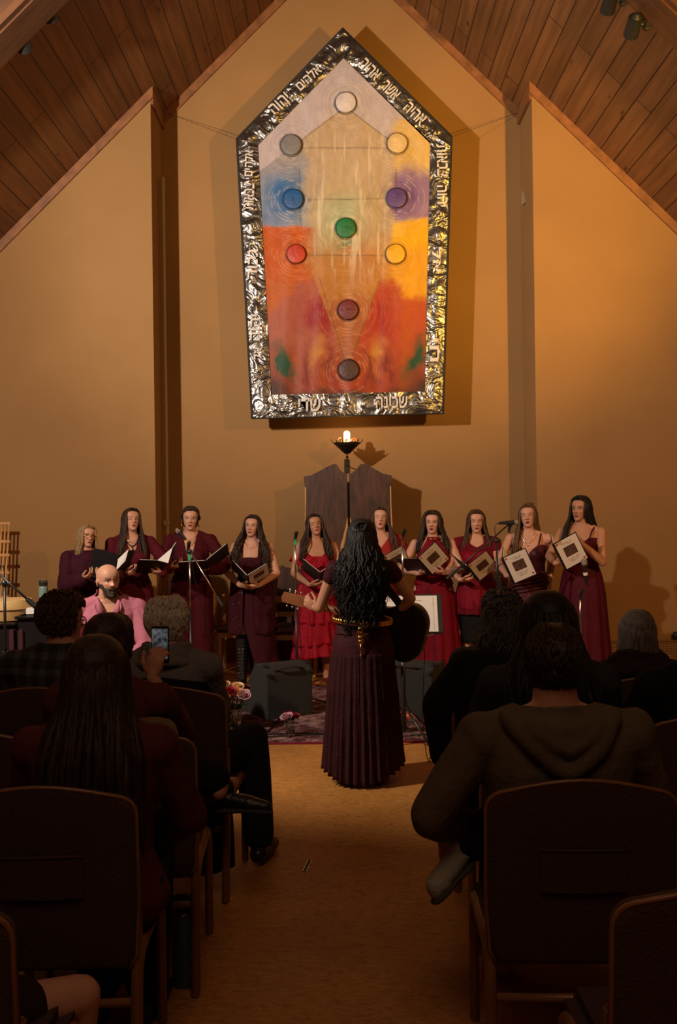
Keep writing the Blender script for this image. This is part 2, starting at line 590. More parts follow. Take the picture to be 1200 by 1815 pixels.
def paint(x, y):
    n1 = fbm(x / 26, y / 26); n2 = fbm(x / 7 + 50, y / 16 + 9); n3 = fbm(x / 3.2, y / 60 + 3)
    wx = x + (n1 - .5) * 34; wy = y + (fbm(x / 22 + 90, y / 22) - .5) * 34
    C = lambda r, g, b: srgb((r, g, b))[None, :]
    col = np.repeat(C(204, 176, 142), len(x), 0)
    def lay(c, m):
        nonlocal col
        m = np.clip(m, 0, 1)[:, None]
        col = col * (1 - m) + c * m
    # middle column: tan going to gold and rust
    lay(C(198, 172, 130), sst(300, 360, wy))
    lay(C(190, 128, 62), sst(395, 470, wy))
    lay(C(176, 98, 50), sst(500, 560, wy))
    lay(C(176, 190, 150), np.exp(-((wx - 602) / 34) ** 2 - ((wy - 385) / 42) ** 2) * 0.9)
    lay(C(60, 130, 90), np.exp(-((wx - 618) / 12) ** 2 - ((wy - 432) / 12) ** 2) * 0.7)
    # left side
    left = 1 - sst(528, 550, wx)
    lay(C(176, 166, 164), left * (1 - sst(300, 330, wy)))
    lay(C(150, 160, 180), left * sst(290, 330, wy) * (1 - sst(408, 416, wy * .3 + y * .7)))
    lay(C(58, 116, 178), np.exp(-((wx - 498) / 34) ** 2 - ((wy - 350) / 42) ** 2) * 1.1 * (1 - sst(398, 408, y)))
    lay(C(206, 92, 26), (1 - sst(532, 566, wx)) * sst(398, 404, y + (n1 - .5) * 8))
    lay(C(196, 110, 44), (1 - sst(560, 590, wx)) * sst(470, 520, wy) * 0.5)
    # right side
    right = sst(688, 704, wx * .3 + x * .7)
    lay(C(226, 186, 112), right * (1 - sst(290, 320, wy)))
    lay(C(164, 128, 160), right * sst(292, 318, wy) * (1 - sst(385, 398, wy * .5 + y * .5)))
    lay(C(112, 78, 142), np.exp(-((wx - 716) / 26) ** 2 - ((wy - 350) / 34) ** 2) * 0.9)
    lay(C(246, 186, 14), sst(690, 700, wx * .3 + x * .7) * sst(388, 398, y + (x - 700) * .1 + (n1 - .5) * 10))
    lay(C(240, 170, 30), sst(672, 700, wx) * sst(430, 450, wy))
    # hands
    vl = 612 - (648 - y) * 0.36; vr = 620 + (648 - y) * 0.36
    hl = (x < vl) * sst(0, 22, wy - (560 - (wx - 470) * 1.0)) * sst(478, 500, wy)
    lay(C(184, 98, 72), hl)
    lay(C(160, 26, 40), (x < vl + 1) * np.exp(-((wx - 566) / 34) ** 2 - ((wy - 558) / 46) ** 2) * 1.15)
    lay(C(176, 74, 32), hl * sst(590, 640, wy) * (0.6 + 0.4 * n1))
    hr = (x > vr) * sst(0, 26, wy - (486 + (wx - 690) * 0.55)) * sst(480, 505, wy)
    lay(C(196, 82, 34), hr)
    lay(C(172, 34, 28), (x > vr - 1) * np.exp(-((wx - 672) / 28) ** 2 - ((wy - 566) / 50) ** 2) * 1.1)
    lay(C(180, 72, 30), hr * sst(590, 640, wy) * (0.6 + 0.4 * n1))
    for cx, w, y0 in ((545, 7, 640), (585, 6, 650), (655, 7, 650), (688, 8, 636)):
        lay(C(126, 28, 26), np.exp(-((wx - cx - (y - 640) * .12) / w) ** 2) * sst(590, 650, wy) * (1 - sst(676, 700, y)) * 0.8)
    for cx, w in ((560, 8), (672, 9)):
        lay(C(214, 146, 60), np.exp(-((wx - cx) / w) ** 2 - ((wy - 622) / 26) ** 2) * 0.8)
    lay(C(178, 62, 30), np.exp(-((wx - 618) / 66) ** 2) * sst(655, 680, wy) * 0.8)
    lay(C(30, 84, 52), np.exp(-((wx - 503 - (wy - 640) * .5) / 13) ** 2 - ((wy - 642) / 32) ** 2) * 1.2)
    lay(C(30, 80, 48), np.exp(-((wx - 735 + (wy - 640) * .5) / 13) ** 2 - ((wy - 640) / 34) ** 2) * 1.2)
    edge = np.minimum(x - 478, 757 - x)
    lay(C(70, 44, 34), sst(640, 690, wy) * (1 - sst(4, 50, edge)) * 0.9)
    lay(C(66, 46, 34), sst(684, 700, wy) * (0.35 + 0.5 * n2))
    # chevron at the top
    chev = 188 + np.abs(x - 612) * 0.76
    lay(C(208, 192, 195), (y < chev) * 1.0)
    lay(C(236, 196, 116), (y < chev) * sst(686, 712, wx) * sst(205, 222, wy))
    # seams
    for a, b_ in (((612, 190), (516, 262)), ((612, 190), (704, 258)), ((566, 492), (612, 642)), ((672, 498), (621, 642)), ((531, 300), (533, 398)), ((702, 300), (702, 392)), ((536, 262), (686, 262)), ((540, 354), (686, 352)), ((544, 452), (684, 453))):
        ax, ay = a; bx, by = b_
        L2 = (bx - ax) ** 2 + (by - ay) ** 2
        t = np.clip(((x - ax) * (bx - ax) + (y - ay) * (by - ay)) / L2, 0, 1)
        d = np.hypot(x - ax - t * (bx - ax), y - ay - t * (by - ay))
        lay(C(72, 44, 30), np.exp(-(d / 1.1) ** 2) * 0.55)
    # stitched rings round every disc
    for cx, cy, r, c, nm in DISC:
        d = np.hypot(x - cx, y - cy)
        ang = np.arctan2(y - cy, x - cx)
        gate = sst(0.52, 0.66, vn2(ang * 3 + cx, d / 5 + cy))
        ring = np.exp(-(((d % 5.2) - 2.6) / 1.0) ** 2) * gate * np.exp(-np.maximum(d - r, 0) / 26) * (d > r)
        lay(C(236, 222, 200) if cy < 430 else C(236, 176, 120), ring * 0.75)
        lay(C(60, 40, 34), np.exp(-(((d + 2.4) % 7.1 - 3.5) / 0.9) ** 2) * (1 - gate) * np.exp(-np.maximum(d - r, 0) / 16) * (d > r) * 0.4)
        lay(C(28, 20, 20), np.exp(-((d - r - .6) / 1.4) ** 2) * 0.85)
    # sheer panels with vertical crinkles in the middle
    mid = sst(548, 565, x) * (1 - sst(672, 690, x)) * sst(215, 260, y) * (1 - sst(430, 520, y))
    cr = sst(0.60, 0.72, fbm(x / 5.5 + 7, y / 62 + 5, 3))
    lay(C(238, 220, 190), mid * cr * 0.6)
    for q in ((566, 270, 360, 4), (655, 300, 372, 5)):
        lay(C(150, 128, 108), np.exp(-((x - q[0]) / q[3]) ** 2) * sst(q[1], q[1] + 12, y) * (1 - sst(q[2] - 12, q[2], y)) * 0.35)
    col = col * (0.86 + 0.28 * n2[:, None])
    return np.clip(col * 0.64, 0.004, 0.95)

# painted cloth
NX, NY = 170, 330
pts, pix = [], []
for j in range(NY + 1):
    y = 103 + (701 - 103) * j / NY
    if y < 255:
        t = (y - 103) / (255 - 103); xl = 609 + (457 - 609) * t; xr = 609 + (763 - 609) * t
    else:
        t = (y - 255) / (701 - 255); xl = 457 + (481 - 457) * t; xr = 763 + (753 - 763) * t
    for i in range(NX + 1):
        x = xl + (xr - xl) * i / NX + (0.2 * (i - NX / 2) / NX)
        fade = min(1, min(i, NX - i) / 12)
        off = 0.006 * math.sin(x / 11 + math.sin(y / 90)) * fade + 0.002 * math.sin(x / 4.6 + y / 150) * fade
        pts.append(tp(x, y, off)); pix.append((x, y))
me = bpy.data.meshes.new('painted_cloth')
w = NX + 1
me.from_pydata(pts, [], [(j * w + i, (j + 1) * w + i, (j + 1) * w + i + 1, j * w + i + 1) for j in range(NY) for i in range(NX)])
me.shade_smooth()
pix = np.array(pix)
set_col(me, paint(pix[:, 0], pix[:, 1]))
M_SILK = col_mat('painted_silk', 0.5, 0.25, bump=0.3, bump_scale=26)
cloth = mesh_obj('painted_cloth', me, M_SILK, tap)
# silver border, crumpled
def lame_mat():
    m, nt, b = new_mat('silver_lame')
    N = nt.nodes.new
    tc = N('ShaderNodeTexCoord')
    n = N('ShaderNodeTexNoise'); n.inputs['Scale'].default_value = 4; n.inputs['Detail'].default_value = 3; n.inputs['Distortion'].default_value = 1.4
    nt.links.new(tc.outputs['Object'], n.inputs['Vector'])
    bp = N('ShaderNodeBump'); bp.inputs['Strength'].default_value = 0.7; bp.inputs['Distance'].default_value = 0.10
    nt.links.new(n.outputs['Fac'], bp.inputs['Height']); nt.links.new(bp.outputs[0], b.inputs['Normal'])
    b.inputs['Base Color'].default_value = (0.23, 0.21, 0.19, 1)
    b.inputs['Metallic'].default_value = 0.95
    b.inputs['Roughness'].default_value = 0.32
    return m
M_LAME = lame_mat()
M_LETTER = mat('letter_cloth', (0.66, 0.60, 0.54), 0.8)
M_BLACK = mat('black_fabric', (0.012, 0.011, 0.011), 0.7)
def strip(a0, a1, b0, b1, n=60, m=14, sc=1.0):
    """crumpled strip between the outer edge a0-a1 and the inner edge b0-b1 (pixels of the cloth plane)"""
    mb = MB()
    def fn(u, v):
        x = (a0[0] * (1 - u) + a1[0] * u) * (1 - v) + (b0[0] * (1 - u) + b1[0] * u) * v
        y = (a0[1] * (1 - u) + a1[1] * u) * (1 - v) + (b0[1] * (1 - u) + b1[1] * u) * v
        k = min(v, 1 - v) * 2
        nz = mnoise.noise(Vector((x / 15, y / 15, 3))) * 0.6 + mnoise.noise(Vector((x / 6, y / 6, 9))) * 0.3
        return tp(x, y, 0.012 + 0.03 * nz * min(1, k * 1.6) * sc + 0.015 * k)
    return mb.grid(fn, n, m)
borders = {}
for i, nm in enumerate(('upper right', 'right', 'bottom', 'left', 'upper left')):
    j = (i + 1) % 5
    o = strip(OUT[i], OUT[j], INN[i], INN[j], 70 if nm != 'bottom' else 60, 14, 0.5 if nm == 'bottom' else 1.0).build('border', M_LAME, tap, smooth=True)
    borders[nm] = o
# hidden batten and the dark piping round the edge
edge = [tp(*p, 0.012) for p in OUT]
MB().tube(edge + edge[:2], 0.014, 6).build('piping', M_BLACK, tap, smooth=True)
bk = [tp(*p, -0.06) for p in OUT]
MB().prism(bk, (0, 0.012, 0)).build('backing', M_BLACK, tap)
for a, b_ in (((420, 247), (293, 199)), ((800, 243), (928, 196))):
    q = P(b_[0], b_[1], YB - 0.01)
    MB().tube([tp(*a), TI @ q], 0.0022, 5).build('hanging_wire', M_BLACK, tap)
for cx, cy, r, c, nm in DISC:
    rr = r * YT / FPX
    ctr = tp(cx, cy, 0.03)
    mb = MB()
    NR, NA = 9, 36
    rings = []
    for k in range(NR + 1):
        t = k / NR
        ring = []
        for a in range(NA):
            th = 2 * PI * a / NA
            q = rr * t * (1 + 0.012 * math.sin(4 * th + cx))
            h = 0.010 * (1 - t ** 2.4) * (1 + 0.3 * mnoise.noise(Vector((math.cos(th) * t * 3, math.sin(th) * t * 3, cx))))
            ring.append(ctr + Vector((q * math.cos(th), -h, q * math.sin(th))))
        rings.append(ring)
    mb.rings(rings[::-1], cap=True)
    m = mat('disc_' + nm.replace(' ', '_'), tuple(srgb(c) * 0.66) + (1,), 0.5, noise_scale=7, noise_amt=0.18, bump=0.35, bump_scale=14)
    o = mb.build('disc', m, tap, smooth=True, label=nm + ' sewn cloth disc')
# Hebrew lettering on the border
def hebrew(txt, px, py, ang, hpx, wpx, parent):
    """word centred on (px, py); ang = turn on the cloth in degrees (counter-clockwise)"""
    c = bpy.data.curves.new('lettering', 'FONT')
    c.body = txt[::-1]
    c.align_x = 'LEFT'
    c.offset = 0.02
    o = bpy.data.objects.new('tmp', c); COL.objects.link(o)
    m = bpy.data.meshes.new_from_object(o.evaluated_get(bpy.context.evaluated_depsgraph_get()))
    bpy.data.objects.remove(o)
    bm = bmesh.new(); bm.from_mesh(m)
    bmesh.ops.subdivide_edges(bm, edges=[e for e in bm.edges if e.calc_length() > 0.1], cuts=2)
    bm.to_mesh(m); bm.free()
    co = coords(m)
    lo, hi = co.min(0), co.max(0)
    ctr = (lo + hi) / 2
    ca, sa = math.cos(math.radians(ang)), math.sin(math.radians(ang))
    out = []
    for q in co:
        u = (q[0] - ctr[0]) / (hi[0] - lo[0]) * wpx
        v = (q[1] - ctr[1]) / (hi[1] - lo[1]) * hpx
        out.append(tp(px + u * ca - v * sa, py - (u * sa + v * ca), 0.052))
    for v, q in zip(m.vertices, out): v.co = q
    m.materials.clear()
    return mesh_obj('lettering', applied(m, [('SOLIDIFY', dict(thickness=0.006))]), M_LETTER, parent)
b = borders
hebrew('אהיה', 656, 126, -44, 20, 40, b['upper right'])
hebrew('אשר', 692, 163, -44, 20, 34, b['upper right'])
hebrew('אהיה', 735, 204, -44, 20, 42, b['upper right'])
hebrew('אלהים', 546, 140, 43, 19, 52, b['upper left'])
hebrew('יהוה', 496, 186, 43, 19, 40, b['upper left'])
hebrew('צבאות', 783, 287, -88, 19, 56, b['right'])
hebrew('יהוה', 783, 350, -88, 18, 38, b['right'])
hebrew('אל', 775, 463, -88, 18, 46, b['right'])
hebrew('חי', 769, 622, -88, 17, 40, b['right'])
hebrew('אלהים', 440, 292, 88, 18, 46, b['left'])
hebrew('צבאות', 442, 350, 88, 18, 48, b['left'])
hebrew('גבור', 449, 470, 88, 18, 52, b['left'])
hebrew('יהוה', 453, 582, 88, 18, 46, b['left'])
hebrew('אל', 456, 628, 88, 17, 22, b['left'])
hebrew('שדי', 549, 719, 0, 22, 40, b['bottom'])
hebrew('שכינה', 694, 714, 1, 21, 56, b['bottom'])

# ================================================================ ARK AND LAMP
def walnut():
    m, nt, b = new_mat('walnut')
    N = nt.nodes.new
    tc = N('ShaderNodeTexCoord')
    mp = N('ShaderNodeMapping'); mp.inputs['Scale'].default_value = (7, 7, 1.3)
    nt.links.new(tc.outputs['Object'], mp.inputs[0])
    n = N('ShaderNodeTexNoise'); n.inputs['Scale'].default_value = 2.2; n.inputs['Detail'].default_value = 6; n.inputs['Distortion'].default_value = 1.5
    nt.links.new(mp.outputs[0], n.inputs['Vector'])
    cr = N('ShaderNodeValToRGB')
    e = cr.color_ramp.elements
    e[0].position = 0.3; e[0].color = (0.026, 0.009, 0.004, 1)
    e[1].position = 0.75; e[1].color = (0.10, 0.034, 0.014, 1)
    nt.links.new(n.outputs['Fac'], cr.inputs[0]); nt.links.new(cr.outputs[0], b.inputs['Base Color'])
    b.inputs['Roughness'].default_value = 0.45
    return m
M_WALNUT = walnut()
M_SAP = mat('sapwood', (0.50, 0.25, 0.075), 0.5, noise_scale=9, noise_amt=0.25, stretch=(4, 4, 0.6))
YA = 10.75
ark = empty('ark', (P(617, 900, YA).x, YA, 0), label='dark walnut live-edge ark cabinet with two doors below the tapestry', cat='cabinet')
AI = Matrix.Translation(-Vector(ark.location))
def apx(px, py): return AI @ P(px, py, YA)
topL = [(538, 845), (552, 842), (568, 834), (582, 826), (592, 822), (597, 823), (600, 829), (606, 836), (612, 839), (615.5, 840)]
topR = [(619, 840), (624, 838), (631, 833), (637, 825), (640, 822), (650, 823), (662, 830), (678, 839), (695, 843)]
def door_poly(top, xo):
    L = [apx(*p) for p in top]
    zs = [1.9, 1.7, 1.5, 1.3, 1.1, .9, .7, .5, .3, .03]
    return L, zs
body_poly = [Vector((-0.455, .06, 0)), Vector((0.455, .06, 0)), Vector((0.455, .06, 2.0)), Vector((-0.455, .06, 2.0))]
MB().prism(body_poly, (0, 0.48, 0)).build('body', M_WALNUT, ark)
for side, top in ((-1, topL), (1, topR)):
    t = [apx(*p) for p in top]
    if side < 0:
        inner = [t[-1] + Vector((0, 0, 0))]
        pl = t[:]                           # outer -> seam
    else:
        pl = t[:]                           # seam -> outer
    outer_x = (pl[0].x if side < 0 else pl[-1].x)
    seam_x = (pl[-1].x if side < 0 else pl[0].x)
    down_seam, down_out = [], []
    for z in (1.95, 1.8, 1.65, 1.5, 1.35, 1.2, 1.0, .8, .6, .4, .2, .03):
        s = 0.012 * math.sin(z * 5 + side)
        gapx = 0.10 * math.exp(-((z - 1.35) / 0.24) ** 2)
        down_seam.append(Vector((seam_x + side * (0.002), 0, z)))
        down_out.append(Vector((outer_x - side * (0.02 * (2 - z) / 2 + 0.012 * math.sin(z * 4)), 0, z)))
    ring = (pl + down_seam + down_out[::-1]) if side < 0 else (pl + down_out + down_seam[::-1])
    d = MB().prism(ring, (0, 0.055, 0)).build('door', M_WALNUT, ark)
    # pale sapwood bands at the outer edge and low along the seam
    e = MB()
    band = [q + Vector((-side * 0.001, -0.003, 0)) for q in down_out]
    wid = [0.012 + 0.02 * max(0, math.sin(z * 2.3 + 1)) for z in (1.95, 1.8, 1.65, 1.5, 1.35, 1.2, 1.0, .8, .6, .4, .2, .03)]
    e.prism(band + [q + Vector((-side * w_, 0, 0)) for q, w_ in list(zip(band, wid))[::-1]], (0, 0.004, 0))
    zs = [1.62, 1.52, 1.42, 1.32, 1.22, 1.1, .9, .6, .3, .05]
    ws = [0.004, .024, .05, .08, .085, .07, .05, .04, .03, .03]
    a = [Vector((seam_x + side * 0.002, -0.003, z)) for z in zs]
    e.prism(a + [q + Vector((side * w_, 0, 0)) for q, w_ in list(zip(a, ws))[::-1]], (0, 0.004, 0))
    e.build('sapwood_edge', M_SAP, d)
# wall bracket, bowl and electric candle
M_BRONZE = mat('dark_bronze', (0.035, 0.022, 0.014), 0.45, metal=0.7)
M_GLASSB = mat('amber_glass', (0.75, 0.42, 0.2), 0.12, trans=0.55)
M_FLAME = mat('candle_glow', (1, 0.75, 0.4), 0.5, emit=((1.0, 0.55, 0.16), 14.0))
YL = 10.85
lc = P(615, 790, YL)
lamp = empty('eternal_lamp', lc, label='bronze bowl lamp with glowing candle bulb and crystals above the ark', cat='lamp')
sc_ = YL / FPX
def lz(py): return (790 - py) * sc_
bowl = MB().lathe([(0.002, lz(805)), (0.03, lz(804)), (0.075, lz(797)), (0.115, lz(791)), (0.15, lz(785.5)), (0.146, lz(784.5)), (0.11, lz(789)), (0.07, lz(794)), (0.002, lz(799))], 32)
bowl.build('bowl', M_BRONZE, lamp, smooth=True)
br = MB()
for k in range(6):
    a = 2 * PI * k / 6 + 0.2
    br.tube(poly_path([(0.02 * math.cos(a), 0.02 * math.sin(a), lz(803)), (0.09 * math.cos(a), 0.09 * math.sin(a), lz(793)), (0.15 * math.cos(a), 0.15 * math.sin(a), lz(785)), (0.178 * math.cos(a), 0.178 * math.sin(a), lz(779))], 5), 0.005, 6)
br.build('arm', M_BRONZE, lamp, smooth=True)
st = MB().cyl((0, 0, lz(812)), (0, 0, lz(803)), 0.007).ell((0, 0, lz(810)), (0.016, 0.016, 0.016))
st.tube(poly_path([(0, 0, lz(811)), (0, 0.12, lz(818)), (0.0, 0.3, lz(822)), (0, 0.44, lz(822))]), 0.007, 8)
st.box((0, 0.445, lz(823)), (0.06, 0.015, 0.16), bev=0.004)
st.build('bracket', M_BRONZE, lamp, smooth=False, angle=40)
MB().lathe([(0.001, lz(787)), (0.034, lz(787)), (0.034, lz(769)), (0.03, lz(766)), (0.018, lz(764.3)), (0.001, lz(763.8))], 20).build('candle_bulb', M_FLAME, lamp, smooth=True)
rnd = random.Random(5)
cr = MB()
for k in range(26):
    a = rnd.random() * 2 * PI; r_ = 0.05 + 0.08 * rnd.random()
    bm_ = rnd.uniform(0.011, 0.02)
    R = Euler((rnd.random() * 3, rnd.random() * 3, 0)).to_matrix()
    cr.ell((r_ * math.cos(a), r_ * math.sin(a), lz(784) + rnd.uniform(0, 0.035)), (bm_, bm_ * .8, bm_ * 1.3), R, 6, 4)
cr.build('crystal', M_GLASSB, lamp)
gl = bpy.data.lights.new('candle_light', 'POINT'); gl.energy = 2.2; gl.color = (1, 0.5, 0.16); gl.shadow_soft_size = 0.04
go = bpy.data.objects.new('candle_light', gl); COL.objects.link(go); go.location = lc + Vector((0, -0.02, lz(760))); 
# clear plate and little shelf between the door tops
M_PLATE = mat('acrylic', (0.8, 0.6, 0.4), 0.15, trans=0.85)

# ================================================================ TRACK SPOTLIGHTS
M_FIX = mat('black_metal', (0.012, 0.013, 0.013), 0.4, spec=0.6)
def track_spot(px, py, s, lab):
    d = 7.86
    p = P(px, py, d)
    t = empty('spotlight', p, label=lab, cat='spotlight', group='spotlights on the rafters')
    h = MB().tube([(0, -0.05, 0.03), (0.0, 0.09, -0.045)], [0.055, 0.062], 18)
    h.build('housing', M_FIX, t, smooth=False, angle=40)
    MB().tube([(0, -0.055, 0.033), (0, -0.08, 0.046)], [0.05, 0.02], 14).build('end_cap', M_FIX, t, angle=40)
    y_ = MB().box((s * 0.075, 0.0, 0.02), (0.012, 0.03, 0.13), bev=0.003).cyl((s * 0.02, 0, 0.0), (s * 0.08, 0, 0.0), 0.012)
    y_.cyl((s * 0.075, 0, 0.07), (s * 0.075, -0.02, 0.16), 0.012)
    y_.build('bracket', M_FIX, t, angle=40)
    MB().box((s * 0.10, 0.0, -0.02), (0.05, 0.05, 0.06), bev=0.01).build('junction_box', M_FIX, t)
track_spot(38, 68, -1, 'lower black spotlight under the left rafter')
track_spot(84, 14, -1, 'upper black spotlight under the left rafter near the top of the photo')
track_spot(1124, 43, 1, 'lower black spotlight under the right rafter')
track_spot(1082, 0, 1, 'upper black spotlight under the right rafter at the top of the photo')
# ================================================================ PEOPLE
HEADZ = [0.000, 0.006, 0.014, 0.028, 0.045, 0.060, 0.075, 0.090, 0.105, 0.125, 0.145, 0.165, 0.185, 0.203, 0.215, 0.222]
HF = [0.060, 0.074, 0.081, 0.080, 0.082, 0.084, 0.086, 0.086, 0.084, 0.090, 0.093, 0.088, 0.076, 0.055, 0.032, 0.010]
HB = [0.020, 0.000, -0.012, -0.030, -0.052, -0.068, -0.080, -0.089, -0.096, -0.102, -0.103, -0.098, -0.085, -0.064, -0.042, -0.018]
HW = [0.012, 0.024, 0.032, 0.042, 0.051, 0.058, 0.063, 0.067, 0.070, 0.073, 0.0745, 0.073, 0.066, 0.051, 0.034, 0.014]
def hsec(z):
    return np.interp(z, HEADZ, HF), np.interp(z, HEADZ, HB), np.interp(z, HEADZ, HW)

def g2(x, y, sx, sy):
    return math.exp(-(x / sx) ** 2 - (y / sy) ** 2)

def face_off(x, z, mouth):
    """forward displacement of the front of the face"""
    d = 0.0
    # nose
    if 0.066 < z < 0.135:
        t = (z - 0.078) / 0.045
        amt = 0.022 * max(0, 1 - max(0, t)) ** 1.1 + 0.003 if z >= 0.078 else 0.025 * max(0, 1 - (0.078 - z) / 0.010)
        wd = 0.0085 + 0.006 * max(0, 1 - abs(z - 0.080) / 0.016)
        d += amt * math.exp(-(x / wd) ** 2)
        d += 0.006 * (g2(x - 0.012, z - 0.078, 0.006, 0.007) + g2(x + 0.012, z - 0.078, 0.006, 0.007))
    for s in (-1, 1):
        d -= 0.0105 * g2(x - s * 0.031, z - 0.110, 0.017, 0.011)
        d += 0.0050 * g2(x - s * 0.031, z - 0.110, 0.011, 0.0065)
        d += 0.0035 * g2(x - s * 0.032, z - 0.128, 0.020, 0.006)
        d += 0.0040 * g2(x - s * 0.044, z - 0.086, 0.018, 0.014)
        d -= 0.0025 * g2(x - s * 0.045, z - 0.050, 0.014, 0.016)
    op = 0.004 + 0.010 * mouth
    zc = 0.0465 - mouth * 0.003
    d += 0.0065 * g2(x, z - (zc + op * 0.55 + .003), 0.020, 0.0045)
    d += 0.0070 * g2(x, z - (zc - op * 0.65 - .004), 0.017, 0.005)
    d -= (0.004 + 0.012 * mouth) * g2(x, z - zc, 0.017, 0.0028 + op * 0.45)
    d -= 0.004 * g2(x, z - 0.029, 0.02, 0.006)
    d += 0.004 * g2(x, z - 0.012, 0.016, 0.01)
    return d

def head_mesh(mb, M, mouth=0.0, ears=True, scale=1.0, jaw=1.0):
    """adds a head; M: head-local (x, y back+, z up, origin under the chin) -> body"""
    n = 56
    zs = list(np.linspace(0.0, 0.222, 64))
    rings = []
    for z in zs:
        f, b, w = hsec(z)
        if z < 0.09: w *= 1 + (jaw - 1) * (1 - z / 0.09)
        yc, hy = (f + b) / 2, (f - b) / 2
        ring = []
        for k in range(n):
            a = 2 * PI * k / n
            ca, sa = math.cos(a), math.sin(a)
            p = 0.88
            x = w * math.copysign(abs(ca) ** p, ca)
            y = yc + hy * math.copysign(abs(sa) ** p, sa)
            if sa > 0.15 and y > 0.0:
                y += face_off(x, z, mouth) * min(1, (sa - 0.15) / 0.3)
            ring.append(M @ (Vector((x, -y, z)) * scale))
        rings.append(ring)
    mb.rings(rings)
    if ears:
        for s in (-1, 1):
            R = Matrix.Rotation(s * 0.35, 3, 'Z') @ Matrix.Rotation(0.15, 3, 'X')
            mb.ell(M @ (Vector((s * 0.074, 0.012, 0.098)) * scale), (0.007 * scale, 0.018 * scale, 0.030 * scale), M.to_3x3() @ R, 12, 8)
            mb.ell(M @ (Vector((s * 0.076, 0.014, 0.108)) * scale), (0.009 * scale, 0.017 * scale, 0.017 * scale), M.to_3x3() @ R, 12, 8)

FEM = [(.85, .10, .085, .0), (.89, .165, .112, .008), (.94, .178, .122, .012), (1.00, .162, .108, .008), (1.07, .132, .094, .0), (1.14, .133, .096, -.002),
       (1.22, .148, .106, -.004), (1.29, .155, .102, .0), (1.35, .157, .086, .006), (1.39, .140, .070, .010), (1.425, .088, .058, .012), (1.455, .056, .053, .008), (1.50, .050, .052, .0), (1.535, .046, .05, -.006)]
MAL = [(.85, .10, .09, .0), (.89, .162, .115, .005), (.94, .168, .120, .008), (1.00, .160, .112, .004), (1.07, .154, .108, .0), (1.14, .160, .112, -.004),
       (1.22, .172, .118, -.006), (1.29, .180, .116, .0), (1.35, .186, .100, .006), (1.39, .170, .082, .010), (1.425, .105, .066, .012), (1.455, .068, .062, .008), (1.50, .062, .062, .0), (1.535, .058, .06, -.006)]

def ellring(c, w, d, n=28, R=None, p=0.9):
    out = []
    for k in range(n):
        a = 2 * PI * k / n
        ca, sa = math.cos(a), math.sin(a)
        q = Vector((w * math.copysign(abs(ca) ** p, ca), d * math.copysign(abs(sa) ** p, sa), 0))
        out.append(Vector(c) + (R @ q if R else q))
    return out

